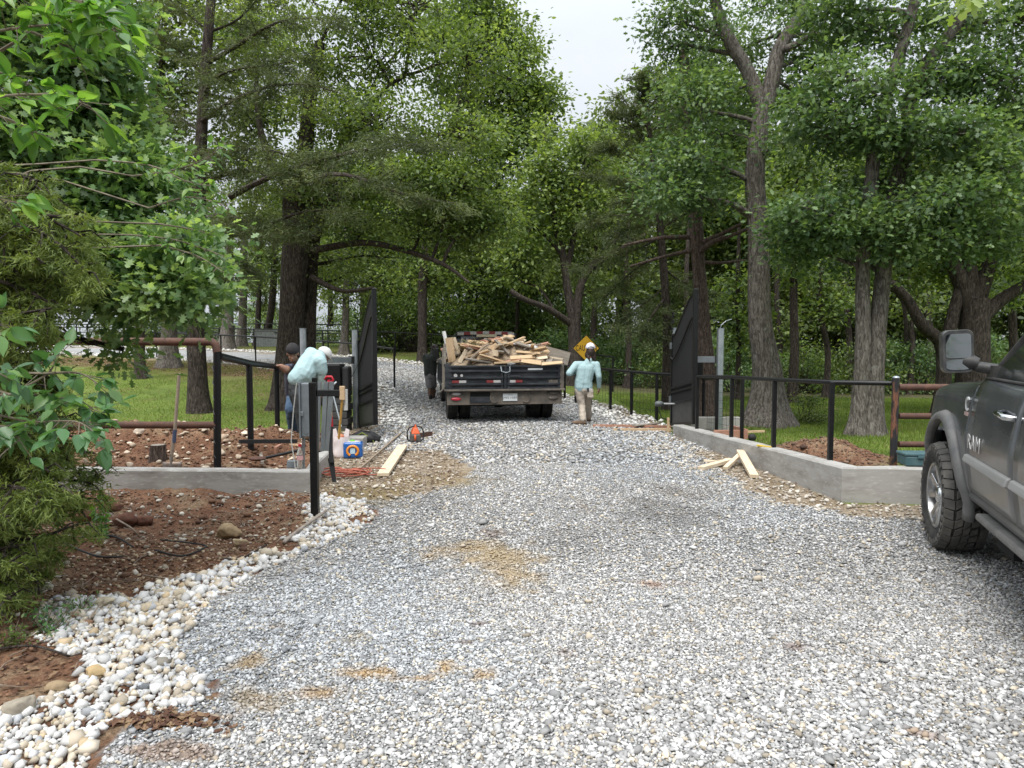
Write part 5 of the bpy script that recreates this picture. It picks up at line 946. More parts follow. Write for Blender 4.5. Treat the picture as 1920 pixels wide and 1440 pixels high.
# dust gathers low on the panels: a coat of dirt by height
nt = M_paint.node_tree; b = nt.nodes['Principled BSDF']; src = b.inputs['Base Color'].links[0].from_socket
tc = [n for n in nt.nodes if n.type == 'TEX_COORD'][0]; sx = nt.nodes.new('ShaderNodeSeparateXYZ'); nt.links.new(tc.outputs['Object'], sx.inputs[0])
n = nt.nodes.new('ShaderNodeTexNoise'); n.inputs['Scale'].default_value = 3; n.inputs['Detail'].default_value = 9; nt.links.new(tc.outputs['Object'], n.inputs['Vector'])
ma = nt.nodes.new('ShaderNodeMath'); ma.operation = 'MULTIPLY_ADD'; ma.inputs[1].default_value = .7; nt.links.new(n.outputs['Fac'], ma.inputs[0]); nt.links.new(sx.outputs['Z'], ma.inputs[2])
r = nt.nodes.new('ShaderNodeMapRange'); r.inputs['From Min'].default_value = 1.5; r.inputs['From Max'].default_value = .85; r.inputs['To Max'].default_value = .75; nt.links.new(ma.outputs[0], r.inputs['Value'])
x = nt.nodes.new('ShaderNodeMix'); x.data_type = 'RGBA'; nt.links.new(r.outputs[0], x.inputs['Factor']); nt.links.new(src, x.inputs['A']); x.inputs['B'].default_value = (.27, .265, .255, 1); nt.links.new(x.outputs['Result'], b.inputs['Base Color'])
rr_ = nt.nodes.new('ShaderNodeMapRange'); rr_.inputs['To Min'].default_value = .22; rr_.inputs['To Max'].default_value = .75; nt.links.new(r.outputs[0], rr_.inputs['Value']); nt.links.new(rr_.outputs[0], b.inputs['Roughness'])
M_trim = mat('black_trim', (.02, .02, .021), .55, col2=(.09, .088, .082), ns=5, fac=(.4, .8)); M_glass = mat('dark_glass', (.012, .016, .016), .04, spec=.8, coat=1)
M_chrome = mat('chrome', (.6, .61, .62), .16, 1.); M_alloy = mat('alloy_rim', (.42, .42, .42), .28, .9, col2=(.22, .2, .18), ns=9, fac=(.45, .75))
AR, AZ = .545, .50   # wheel arch
def yoff(z):         # how far the side skin sits in from Y=0, by height
    return float(np.interp(z, [.50, .62, .80, .98, 1.08, 1.25, 1.36, 1.42], [.16, .115, .09, .085, .10, .125, .165, .22]))
def front(X): return 0 if X < .45 else .22 * ((X - .45) / .5) ** 2.2
def column(X, zb, zt_, n=16):
    return [(X, -yoff(z) - front(X), z) for z in np.linspace(zb, zt_, n)]
def shell(cols, name, m, parent, close=False):
    mb = MB(); n = len(cols[0])
    for c in cols: mb.v += [tuple(p) for p in c]
    for i in range(len(cols) - 1):
        for k in range(n - 1): a = i * n + k; mb.f.append((a, a + 1, a + n + 1, a + n))
    o = mb.build(name, m, parent, auto=32); sm = o.modifiers.new('thick', 'SOLIDIFY'); sm.thickness = .012; sm.offset = 0; return o
def hoodline(X): return float(np.interp(X, [-.75, -.3, .3, .75, .95], [1.385, 1.345, 1.31, 1.25, 1.16]))
def archz(X, xc=0., rad=AR): return AZ + math.sqrt(max(0, rad ** 2 - (X - xc) ** 2)) if abs(X - xc) < rad else .56
# fender + bonnet
cols = []
Xs = sorted(set([-.66, -.62, -.58, -.56] + list(np.round(-AR * np.cos(np.linspace(0.02, math.pi - .02, 28)), 4)) + [.56, .6, .7, .8, .88, .93, .95]))
for X in Xs:
    zb = archz(X) if abs(X) < AR else (.56 if X < 0 else .62); zs = hoodline(X) - .09; c = column(X, zb, zs, 14); yo = -c[-1][1]
    for (dy, dz) in ((.012, .035), (.035, .062), (.08, .082), (.16, .092), (.30, .098), (.42, .10), (.44, .13), (.60, .16), (.95, .175)): c.append((X, -min(yo + dy, 1.05), zs + dz))
    c += [(p[0], -2.04 - p[1], p[2]) for p in reversed(c)]; cols.append(c)
body = shell(cols, 'front_body', M_paint, pk)
MB().tube([(X, -yoff(archz(X)) - front(X) - .01, archz(X) - .006) for X in Xs if abs(X) <= AR], .008, 6).build('arch_lip', M_trim, pk)
# inner structure (dark) so no light leaks through gaps
mb = MB(); mb.box((-1.75, -1.02, .95), (2.2, 1.72, .74)); mb.box((.15, -1.02, .98), (1.5, 1.0, .62)); mb.box((-3.9, -1.02, .95), (2.0, 1.7, .7)); mb.box((-1.8, -1.02, .50), (4.8, .9, .16)); mb.build('inner_body', M_dark, pk)
MB().box((.0, -.52, 1.03), (1.14, .6, .02)).build('wheel_housing', M_dark, pk); MB().box((-.60, -.48, .8), (.03, .62, .5)).build('wheel_housing', M_dark, pk)
# wheel arch flare
fl = MB(); N = 34; prof = [(0.0, .0), (.018, .052), (.035, .060), (.075, .045), (.095, .0)]
for i in range(N + 1):
    a = math.radians(-14) + math.radians(208) * i / N; ca, sa = math.cos(a), math.sin(a)
    for rr0, dy in prof:
        rad = AR - .02 + rr0 * (1.15 if sa < .2 else 1); X = rad * ca; Z_ = AZ + rad * sa * .985; fl.v.append((X, -yoff(max(.5, min(1.36, Z_))) - front(X) * .9 + dy, Z_))
for i in range(N):
    for k in range(4): a = i * 5 + k; fl.f.append((a, a + 1, a + 6, a + 5))
o = fl.build('wheel_arch_flare', mat('flare_plastic', (.085, .088, .09), .5, col2=(.16, .155, .15), ns=5), pk, auto=50); sm = o.modifiers.new('thick', 'SOLIDIFY'); sm.thickness = .01
# doors
def door(x0, x1, name):
    Xd = np.linspace(x0, x1, 10); cols = [column(X, .60, 1.395, 20) for X in Xd]; o = shell(cols, name, M_paint, pk)
    return o
d1 = door(-.675, -1.70, 'front_door'); d2 = door(-1.712, -2.62, 'rear_door')
for X0, X1, dd in ((-.72, -1.68, d1), (-1.735, -2.58, d2)):
    MB().hexa([(X1, -yoff(.96) - .002, .805), (X0 - .03, -yoff(.96) - .002, .82), (X0 - .03, -.05 + .01, .82), (X1, -.055 + .01, .805), (X1, -yoff(.98) - .002, .865), (X0, -yoff(.98) - .002, .868), (X0, -.07 + .01, .862), (X1, -.07 + .01, .855)]).build('side_moulding', mat('moulding_grey', (.23, .23, .225), .4), dd, bevel=.008)
    MB().tube([(X0 + .02, -yoff(1.39) + .006, 1.398), (X1, -yoff(1.39) + .006, 1.398)], .009, 6).build('belt_trim', M_trim, dd)
for X0, dd in ((-1.50, d1), (-2.42, d2)):
    h = MB(); h.tube([(X0 - .11, -.115, 1.20), (X0 - .07, -.065, 1.205), (X0 + .07, -.065, 1.215), (X0 + .10, -.11, 1.22)], .019, 10); h.build('door_handle', M_chrome, dd, smooth=True)
# window frames, pillars, glass, roof
def gp(X, z, yo=0): t = (z - 1.39) / .50; return (X, -.20 - .19 * t + yo, z)
pil = MB(); pil.tube([(-.62, -.24, 1.37), (-.80, -.27, 1.49), (-1.30, -.385, 1.875), (-1.45, -.40, 1.90)], [.045, .04, .035, .035], 8); pil.tube([gp(-1.70, 1.39), gp(-1.66, 1.9)], .035, 8); pil.tube([gp(-2.62, 1.39), gp(-2.55, 1.9)], .05, 8); pil.tube([(-1.40, -.395, 1.895), (-2.6, -.395, 1.9)], .03, 8)
pil.build('window_pillars', M_trim, pk, smooth=True)
MB().add([gp(-.74, 1.39), gp(-1.69, 1.39), gp(-1.65, 1.88), gp(-1.36, 1.88), gp(-.80, 1.46)], [(0, 1, 2, 3, 4)]).build('side_window', M_glass, pk); MB().add([gp(-1.72, 1.39), gp(-2.6, 1.39), gp(-2.55, 1.88), gp(-1.68, 1.88)], [(0, 1, 2, 3)]).build('side_window', M_glass, pk)
MB().add([(-.64, -.26, 1.40), (-1.34, -.42, 1.89), (-1.34, -1.62, 1.89), (-.64, -1.78, 1.40)], [(0, 1, 2, 3)]).build('windscreen', M_glass, pk)
MB().box((-1.98, -1.02, 1.93), (1.26, 1.26, .06), taper=.93).build('roof', M_paint, pk, bevel=.02)
MB().box((-2.64, -1.02, 1.64), (.04, 1.25, .5)).build('rear_window', M_glass, pk)
# cargo box
cols = [column(X, archz(X, -3.83), 1.40, 14) for X in np.concatenate([[-2.66, -2.9, -3.1, -3.25], -3.83 + AR * -np.cos(np.linspace(math.pi - .02, .02, 22)), [-4.45, -4.7, -4.9]])]
shell(cols, 'cargo_box', M_paint, pk)
MB().box((-3.8, -2.0, 1.0), (2.25, .05, .75)).build('cargo_box', M_paint, pk); MB().box((-4.92, -1.02, 1.05), (.05, 1.85, .65)).build('tailgate', M_paint, pk, bevel=.01)
# rocker and running board
MB().tube([(-.60, -.17, .56), (-4.4, -.17, .56)], [.05, .05], 8).build('sill', M_paint, pk, smooth=True)
rb = MB(); rb.beam((-.95, -.15, .475), (-2.75, -.15, .475), .13, .05); rb.build('running_board', mat('step_plastic', (.11, .11, .108), .6, col2=(.17, .165, .155), ns=6), pk, bevel=.018)
MB().box((-1.3, -.32, .40), (.35, .3, .14)).build('step_bracket', M_dark, pk); MB().box((-.75, -.4, .42), (.12, .2, .1)).build('step_bracket', M_dark, pk)
MB().box((.93, -1.02, .72), (.14, 1.75, .28)).build('front_bumper', M_chrome, pk, bevel=.03); MB().box((.90, -1.02, 1.0), (.06, 1.2, .3)).build('grille', M_trim, pk, bevel=.01)
MB().hexa([(.72, -.16, .98), (.93, -.38, .98), (.90, -.42, .98), (.72, -.22, .98), (.64, -.155, 1.17), (.90, -.38, 1.16), (.88, -.42, 1.16), (.64, -.2, 1.17)]).build('headlight', mat('lamp_lens', (.5, .5, .5), .1, spec=.8, coat=1), pk, bevel=.01)
# mirror
mr = MB(); MC = Vector((-.72, .0, 1.58)); Ms = TM(*MC) @ RM('Z', 6) @ RM('X', -3)
def rrect(w_, h_, r_, n=6):
    P = []
    for cx, cy, a0 in ((w_ - r_, h_ - r_, 0), (-w_ + r_, h_ - r_, 90), (-w_ + r_, -h_ + r_, 180), (w_ - r_, -h_ + r_, 270)):
        for k in range(n + 1): a = R(a0 + 90 * k / n); P.append((cx + r_ * math.cos(a), cy + r_ * math.sin(a)))
    return P
MS = Ms @ Matrix(((0, 0, 1, 0), (1, 0, 0, 0), (0, 1, 0, 0), (0, 0, 0, 1)))   # local x->Y, y->Z, z->X
hd = MB(); out = rrect(.100, .150, .045); mid = rrect(.096, .146, .045); fr = rrect(.085, .13, .04)
V = []
for P, z in ((rrect(.082, .132, .03), -.012), (mid, -.014), (out, 0.0), (out, .05), (fr, .10), (rrect(.05, .09, .03), .115)): V += [MS @ Vector((a, b_, z)) for a, b_ in P]
n = len(out); hd.v = [tuple(v) for v in V]
for k in range(5):
    for i in range(n): hd.f.append((k * n + i, k * n + (i + 1) % n, (k + 1) * n + (i + 1) % n, (k + 1) * n + i))
hd.f.append(tuple(5 * n + i for i in range(n))); hd.f.append(tuple(reversed(range(n)))); mh = hd.build('wing_mirror', mat('mirror_shell', (.05, .052, .055), .3, .3, col2=(.13, .13, .125), ns=9, coat=.3), pk, auto=50)
M_mir = mat('mirror_glass', (.75, .78, .8), .015, 1.)
MB().prism([(a, b_ * .66 + .038) for a, b_ in rrect(.079, .128, .028)], .002, MS @ TM(0, 0, -.0165)).build('mirror_glass', M_mir, mh)
MB().prism([(a, b_ * .29 - .092) for a, b_ in rrect(.078, .128, .06)], .002, MS @ TM(0, 0, -.017)).build('mirror_glass', M_mir, mh)
ar = MB(); ar.tube([(-.68, -.03, 1.51), (-.69, -.09, 1.50), (-.70, -.13, 1.49)], [.055, .06, .045], 12); ar.tube([(-.70, -.12, 1.475), (-.74, -.24, 1.455)], [.038, .04], 10); ar.box((-.75, -.215, 1.43), (.16, .05, .11)); ar.build('mirror_arm', M_trim, mh, auto=50)
# badges
M_badge = mat('badge_silver', (.55, .55, .55), .35, .2)
def bad(name, s, size, X, Z_, m=M_badge): return text(name, s, size, m, pk, TM(X, -yoff(Z_) + .012, Z_) @ RM('Z', 180) @ RM('X', 90), .0015, bold=.0)
bad('door_badge', 'RAM', .145, -.90, .955)
bg = MB(); bg.tube([(-.56 + .038 * math.cos(a) * -1, -yoff(1.19) + .005, 1.20 + .045 * math.sin(a)) for a in np.linspace(.7, 5.5, 14)], .011, 6); bg.build('fender_badge', M_badge, pk)
MB().box((-.565, -yoff(1.13) + .004, 1.13), (.11, .008, .028)).build('fender_badge', mat('badge_pink', (.45, .32, .30), .4), pk, bevel=.002)
# wheels
M_tread = mat('dusty_tread', (.065, .062, .058), .85, col2=(.15, .14, .125), ns=7, fac=(.4, .75), bump=.001)
def wheel(parent, X, Yc, Z_, steer, rad, wid, nlug=34, detail=True):
    w_ = empty('wheel', (X, Yc, Z_), R(steer)); w_.parent = parent
    A = RM('X', -90)    # lathe axis z -> +Y
    h = wid / 2; prof = [(.255, -h * .8), (.30, -h * .95), (rad * .80, -h), (rad - .035, -h * .93), (rad - .014, -h * .78), (rad - .012, 0), (rad - .014, h * .78), (rad - .035, h * .93), (rad * .80, h), (.30, h * .95), (.255, h * .8)]
    ty = MB().lathe(prof, A, 64).build('tyre', M_rub, w_, auto=40)
    if detail:
        tr = MB(); Lr = 2 * math.pi / nlug
        def blk(y0, y1, a0, a1, sk, top=.016, drop0=0, drop1=0):
            P = []
            for rr0 in (-.008, top):
                for (yy, aa) in ((y0, a0), (y1, a0 + sk), (y1, a1 + sk), (y0, a1)):
                    rd_ = rad - .013 + rr0 - (.028 * max(0, (abs(yy) - h * .72) / (h * .28)) ** 1.4); P.append((rd_ * math.cos(aa), yy, rd_ * math.sin(aa)))
            tr.hexa(P)
        for i in range(nlug):
            a = i * Lr; j = (i % 2) * .006; g = .09
            blk(-h * .97, -h * .56 - j, a + g * Lr, a + Lr * (1 - g * .2), Lr * .15); blk(h * .56 + j, h * .97, a + Lr * .5, a + Lr * 1.4, -Lr * .15)
            blk(-h * .52 + j, -h * .20, a + Lr * .2, a + Lr * .80, Lr * .35); blk(-h * .20 + .006, h * .12, a - Lr * .05, a + Lr * .45, Lr * .6); blk(-h * .17 + .006, h * .14, a + Lr * .52, a + Lr * .88, Lr * .55); blk(h * .17, h * .51 - j, a + Lr * .1, a + Lr * .92, Lr * .45)
            # side lugs
            for sgn in (-1, 1):
                aa = a + Lr * .3; P = []
                for yy in (h * .93, h * 1.012):
                    for (r0, a0) in ((rad - .075, aa), (rad - .035, aa), (rad - .035, aa + Lr * .55), (rad - .075, aa + Lr * .5)): P.append((r0 * math.cos(a0), sgn * yy, r0 * math.sin(a0)))
                tr.hexa(P)
        tr.build('tread', M_tread, ty, bevel=.0025, seg=1)
    rim = MB().lathe([(.262, -h * .85), (.262, h * .86), (.250, h * .90), (.238, h * .86), (.225, h * .3), (.225, -h * .8)], A, 48).build('rim', M_alloy, w_, auto=40)
    sp_ = MB()
    for k in range(8):
        a = 2 * math.pi * k / 8 + .2; M3 = A @ RM('Z', math.degrees(a)); P = []
        for z in (h * .28, h * .60):
            for (r0, ww) in ((.06, .026), (.236, .040)):
                pass
        q = lambda r0, ww, z: M3 @ Vector((r0, ww, z))
        sp_.hexa([q(.05, -.022, h * .35), q(.235, -.034, h * .55), q(.235, .034, h * .55), q(.05, .022, h * .35), q(.05, -.02, h * .62), q(.236, -.024, h * .82), q(.236, .024, h * .82), q(.05, .02, h * .62)])
    sp_.build('spokes', M_alloy, rim, bevel=.006)
    MB().lathe([(0, h * .80), (.045, h * .78), (.062, h * .68), (.066, h * .5), (.066, 0)], A, 24).build('hub_cap', M_chrome, rim, auto=40)
    lg = MB()
    for k in range(8): a = 2 * math.pi * k / 8; lg.cyl(A @ Vector((.085 * math.cos(a), .085 * math.sin(a), h * .4)), A @ Vector((.085 * math.cos(a), .085 * math.sin(a), h * .68)), .012, n=6)
    lg.build('lug_nuts', M_chrome, rim); MB().lathe([(0, h * .1), (.2, h * .1), (.22, 0)], A, 24).build('brake_disc', mat('brake_disc', (.1, .1, .1), .5, .7), rim)
    return w_
wheel(pk, 0, -.165, .425, 1, .425, .315)
wheel(pk, 0, -1.88, .425, 4, .425, .315, detail=False); wheel(pk, -3.83, -.165, .425, 0, .425, .315, detail=False); wheel(pk, -3.83, -1.88, .425, 0, .425, .315, detail=False)
# teal tool box on the wall
c = at(1722, 881, 7.28); f = empty('tool_box', (c.x, c.y, .372), R(-3), 'flat blue green plastic tool case lying on the concrete wall by the pickup tyre', 'tool case')
M_teal = mat('teal_plastic', (.05, .11, .125), .45, col2=(.09, .15, .16), ns=8); MB().box((0, 0, .055), (.34, .2, .10), taper=1.04).build('case_base', M_teal, f, bevel=.012); MB().box((0, 0, .122), (.37, .215, .03)).build('case_lid', M_teal, f, bevel=.01); MB().box((-.02, -.112, .10), (.09, .012, .03)).build('latch', M_teal, f, bevel=.004)
# ------------------------------------------------------------------ dump truck (local: x right, y forward, origin under the tailgate)
c = at(947, 796, 14.15); dt = empty('dump_truck', (c.x, c.y, 0), R(8.5), 'battered black dump bed truck stopped on the drive, heaped with scrap lumber', 'dump truck')
M_bed = mat('worn_black_steel', (.022, .025, .03), .55, .3, col2=(.08, .085, .09), ns=5, fac=(.45, .8), stretch=(.6, 1, 2.5), col3=(.24, .22, .20), ns3=14, f3=(.66, .78))
M_mud = mat('muddy_steel', (.16, .135, .11), .85, col2=(.07, .062, .055), ns=4, fac=(.4, .65), bump=.004, bs=25, col3=(.28, .25, .21), ns3=16, f3=(.56, .75)); M_red = mat('red_reflector', (.20, .03, .03), .5); M_wht = mat('white_reflector', (.42, .41, .40), .5); M_plate = mat('plate_white', (.6, .62, .62), .5)
W = 2.30; ZB, ZT_ = .70, 1.175
mb = MB(); mb.box((0, 1.72, ZB + .03), (W - .06, 3.35, .06)); mb.build('bed_floor', M_bed, dt)
for s in (-1, 1):
    sd_ = MB(); sd_.box((s * (W / 2 - .03), 1.75, (ZB + ZT_) / 2 + .02), (.05, 3.38, ZT_ - ZB + .02)); sd_.box((s * (W / 2 + .012), 1.75, ZT_ + .01), (.09, 3.42, .05)); sd_.box((s * (W / 2 + .012), 1.75, ZB + .02), (.08, 3.4, .07))
    for k in range(7): sd_.box((s * (W / 2 + .02), .18 + k * .54, (ZB + ZT_) / 2), (.055, .06, .44))
    sd_.build('bed_side', M_bed, dt, bevel=.004)
MB().box((0, 3.42, 1.1), (W - .08, .05, .85)).build('bed_headboard', M_bed, dt)
# tailgate: two barn doors with ribs
for s, x0, x1 in ((-1, -W / 2 + .03, -.035), (1, .035, W / 2 - .03)):
    cx = (x0 + x1) / 2; ww = x1 - x0; g = MB(); g.box((cx, 0, (ZB + ZT_) / 2), (ww, .03, ZT_ - ZB)); o = g.build('tailgate_door', M_bed, dt, bevel=.003)
    rb = MB()
    for z in (ZT_ - .02, ZT_ - .115, ZT_ - .245, ZB + .10, ZB + .015): rb.box((cx, -.035, z), (ww, .04, .038))
    for xx in (x0 + .03, x1 - .03): rb.box((xx, -.03, (ZB + ZT_) / 2), (.05, .03, ZT_ - ZB))
    rb.build('rib', M_bed, o, bevel=.004)
    for k, (fx, m) in enumerate(((x0 + .13, M_red), (x0 + .27, M_wht), (x1 - .27, M_red), (x1 - .13, M_wht)) if s < 0 else ((x0 + .10, M_wht), (x0 + .24, M_red))): MB().box((fx, -.028, ZB + .155), (.14, .026, .05)).build('reflector', m, o)
    if s < 0:
        MB().cyl((x0 + .13, -.02, .975), (x0 + .13, -.045, .975), .036).build('round_sticker', M_wht, o); MB().cyl((x0 + .25, -.02, .975), (x0 + .25, -.045, .975), .030, n=6).build('round_sticker', M_wht, o)
    else:
        MB().box((cx + .03, -.025, 1.085), (.30, .02, .06)).build('maker_plate', M_plate, o); 
        MB().box((x1 - .14, -.03, .83), (.2, .008, .1)).build('mud_patch', M_mud, o)
MB().tube([(-.09, -.06, 1.15), (-.085, -.1, 1.06), (0, -.12, 1.03), (.085, -.1, 1.05), (.09, -.06, 1.15)], .010, 8).build('latch_loop', M_galv, dt); MB().box((0, -.04, .93), (.05, .05, .46)).build('latch_bar', M_bed, dt, bevel=.004); MB().cyl((.09, -.06, .955), (.28, -.06, .955), .012).build('latch_handle', M_bed, dt)
# corner posts and bumper
for s in (-1, 1): MB().box((s * (W / 2 + .0), .0, .93), (.09, .09, .52)).build('corner_post', M_bed if s < 0 else M_mud, dt, bevel=.006)
bp = MB(); bp.box((0, -.02, .685), (W + .12, .16, .035)); bp.box((-.0, .02, .53), (W + .02, .06, .28)); bp.build('rear_bumper', M_mud, dt, bevel=.006)
MB().box((-.50, -.013, .60), (.40, .012, .085)).build('step_opening', M_dark, dt); MB().box((-.50, -.02, .49), (.42, .03, .12)).build('step_plate', M_bed, dt, bevel=.004)
MB().box((.10, -.022, .535), (.29, .012, .15)).build('licence_plate', M_plate, dt, bevel=.004)
text('plate_text', 'JWS 10BR', .062, mat('plate_ink', (.08, .09, .11), .6), dt, TM(.10, -.0295, .525) @ RM('X', 90), .001); text('plate_text', 'TEXAS', .032, mat('plate_ink_pale', (.25, .18, .18), .6), dt, TM(.10, -.0295, .587) @ RM('X', 90), .001)
for s in (-1, 1):
    MB().ell((s * .98, -.02, .61), (.09, .02, .032)).build('reverse_light', M_wht if s < 0 else M_mud, dt, smooth=True)
    MB().ell((s * .98, -.02, .51), (.10, .025, .036)).build('tail_light', mat('tail_red', (.45, .03, .05), .25, spec=.6) if s < 0 else M_mud, dt, smooth=True)
    MB().tube([(s * .98 + q * .13, -.03, z) for q, z in ((-1, .6), (-.8, .655), (.8, .655), (1, .6))], .008, 5).build('light_guard', M_bed, dt)
for cx in (-.22, .42): MB().tube([(cx + .08 * math.cos(a), -.03, .53 + .1 * math.sin(a)) for a in np.linspace(-2.4, 2.4, 10) + (0 if cx > 0 else math.pi)], .012, 6).build('tow_hook', M_mud, dt)
# chassis, axle, wheels
fr = MB()
for s in (-1, 1): fr.box((s * .42, 3.2, .56), (.08, 6.2, .2))
fr.box((0, 1.0, .42), (1.6, .12, .12)); fr.ell((0, 1.0, .42), (.2, .2, .18)); fr.box((0, .1, .42), (1.5, .1, .12)); fr.build('chassis', M_dark, dt)
def twheel(x, y, wd, n=1):
    w_ = empty('wheel', (x, y, .40)); w_.parent = dt; A = RM('Y', 90); h = wd / 2
    pr = [(.22, -h * .9), (.34, -h), (.385, -h * .93)]
    for k in range(6): z0 = -h * .8 + k * h * 1.6 / 5; pr += [(.40, z0 - .012), (.40, z0 + .012), (.388, z0 + .014)]
    pr += [(.385, h * .93), (.34, h), (.22, h * .9)]; MB().lathe(pr, A, 40).build('tyre', M_rub, w_, auto=30)
    MB().lathe([(.23, -h * .8), (.2, -h * .2), (.08, -h * .1), (0, -h * .1)], A, 24).build('rim', M_mud, w_, auto=40); MB().lathe([(.23, h * .8), (.2, h * .2), (.08, h * .1), (0, h * .1)], A, 24).build('rim', M_mud, w_, auto=40)
for x in (-1.0, -.74, 1.0, .74): twheel(x - (0 if x < 0 else 0), 1.0 if True else 0, .225)
for x in (-.93, .93): twheel(x, 4.9, .24)
for s in (-1, 1): MB().box((s * .88, .58, .5), (.5, .015, .45)).build('mud_flap', M_rub, dt) if False else None
# cab
M_cab = mat('black_cab_paint', (.02, .021, .023), .25, .2, coat=.8); cab = MB()
cab.hexa([(-.93, 3.62, .75), (.93, 3.62, .75), (.93, 5.2, .75), (-.93, 5.2, .75), (-.92, 3.62, 1.35), (.92, 3.62, 1.35), (.92, 5.1, 1.35), (-.92, 5.1, 1.35)]); cab.hexa([(-.90, 3.64, 1.35), (.90, 3.64, 1.35), (.90, 5.1, 1.35), (-.90, 5.1, 1.35), (-.70, 3.72, 1.86), (.70, 3.72, 1.86), (.70, 4.7, 1.86), (-.70, 4.7, 1.86)])
cab.box((0, 5.8, .95), (1.8, 1.4, .5)); cab.build('cab', M_cab, dt, bevel=.05, seg=3)
MB().box((0, 3.61, 1.60), (1.2, .02, .34)).build('rear_window', M_glass, dt)
rk = MB(); rk.tube([(-.86, 3.5, 1.2), (-.72, 3.5, 1.82), (-.66, 3.5, 1.86), (.66, 3.5, 1.86), (.72, 3.5, 1.82), (.86, 3.5, 1.2)], .035, 8)
for z in (1.35, 1.5, 1.65): rk.box((0, 3.5, z), (1.4, .03, .03))
rk.build('cab_guard', M_bed, dt)
MB().box((.02, 3.44, 1.79), (.50, .05, .065)).build('light_bar', mat('amber_lamp_off', (.55, .50, .36), .4), dt)
for k in range(9): MB().box((-.62 + k * .155, 3.44, 1.865 - .010 * abs(k - 4) ** 1.3 * .5), (.155, .05, .07)).build('reflector', M_red if k % 2 else M_wht, dt)
for xx in (-.62, -.5, .5, .62): MB().tube([(xx, 3.4, 1.55), (xx + .04, 3.42, 1.72)], .03, 8).build('tube_lamp', M_wht, dt)
MB().box((-1.16, 4.9, 1.3), (.16, .1, .34)).build('side_mirror', M_trim, dt, bevel=.02)
for s in (-1,):
    sb = MB(); sb.box((-1.19, .15, 1.18), (.05, .1, .85)); sb.box((-1.20, .34, 1.15), (.06, .14, .7)); sb.box((-1.22, .2, .75), (.05, .2, .12)); sb.build('side_stake', M_woodg, dt, bevel=.006)
    MB().tube([(-1.2, .1, .72), (-1.3, .05, .64), (-1.28, .1, .58)], .02, 6).build('chain_hook', M_mud, dt)
dmat = dt.matrix_basis if False else Matrix.Translation(dt.location) @ Matrix.Rotation(R(8.5), 4, 'Z')
def D(x, y, z): return dmat @ Vector((x, y, z))
# ------------------------------------------------------------------ load: heap + individual boards (world placed, resting in the bed)
hp = MB(); n = 26; m_ = 34
def hz(u, v): return 1.10 + .54 * min(1, .1 + max(0, v) / .13) * math.sin(math.pi * min(1, max(0, u)) ) ** .6 * math.sin(math.pi * min(1, .25 + v * .62)) ** .8 + .05 * mnoise.noise(Vector((u * 7, v * 9, 3)))
for i in range(m_ + 1):
    for j in range(n + 1): u, v = j / n, i / m_; hp.v.append(tuple(D(-1.08 + 2.16 * u, .04 + 3.3 * v, hz(u, v) + .04 * mnoise.noise(Vector((u * 20, v * 25, 0))))))
for i in range(m_):
    for j in range(n): a = i * (n + 1) + j; hp.f.append((a, a + 1, a + n + 2, a + n + 1))
o = single(hp, 'debris_heap', mat('wood_rubble', (.34, .26, .18), .9, col2=(.10, .075, .05), ns=9, fac=(.45, .6), bump=.02, bs=18, col3=(.5, .45, .38), ns3=14, f3=(.6, .7)), 'mixed heap of broken wood filling the dump bed', 'debris'); o['kind'] = 'stuff'
def board(px, py, d, L, w_, t, ang, tilt, yaw, m, lab, grp=None, nm='scrap_board'):
    p = at(px, py, d); o = MB().box((0, 0, 0), (L, t, w_)).build(nm, m, None, bevel=.003)
    o.location = p; o.rotation_euler = (R(tilt), R(-ang), R(yaw)); return tag(o, lab, 'board', grp)
G = 'boards heaped in the dump bed'
board(845, 656, 14.5, .50, .155, .06, 97, -8, 5, M_wood, 'wide yellow timber post standing upright at the left of the load', nm='timber_post')
board(857, 653, 14.7, .46, .08, .05, 108, 0, 10, M_woodp, 'narrow pale board upright beside the yellow timber post')
o = MB().tube([(0, 0, -.3), (0, 0, .3)], .04, 14).build('white_pipe', mat('pvc_white', (.7, .7, .68), .4), None, auto=40); o.location = at(838, 648, 14.6); o.rotation_euler = (R(-5), R(-13), 0); tag(o, 'white plastic pipe sticking up at the left corner of the load', 'pipe')
o = MB().box((0, 0, 0), (.62, .02, .27)).build('plywood_sheet', M_woodg, None); o.location = at(1042, 666, 14.9); o.rotation_euler = (R(-4), R(14), R(-25)); tag(o, 'weathered grey plywood sheet standing at the right side of the load', 'plywood sheet')
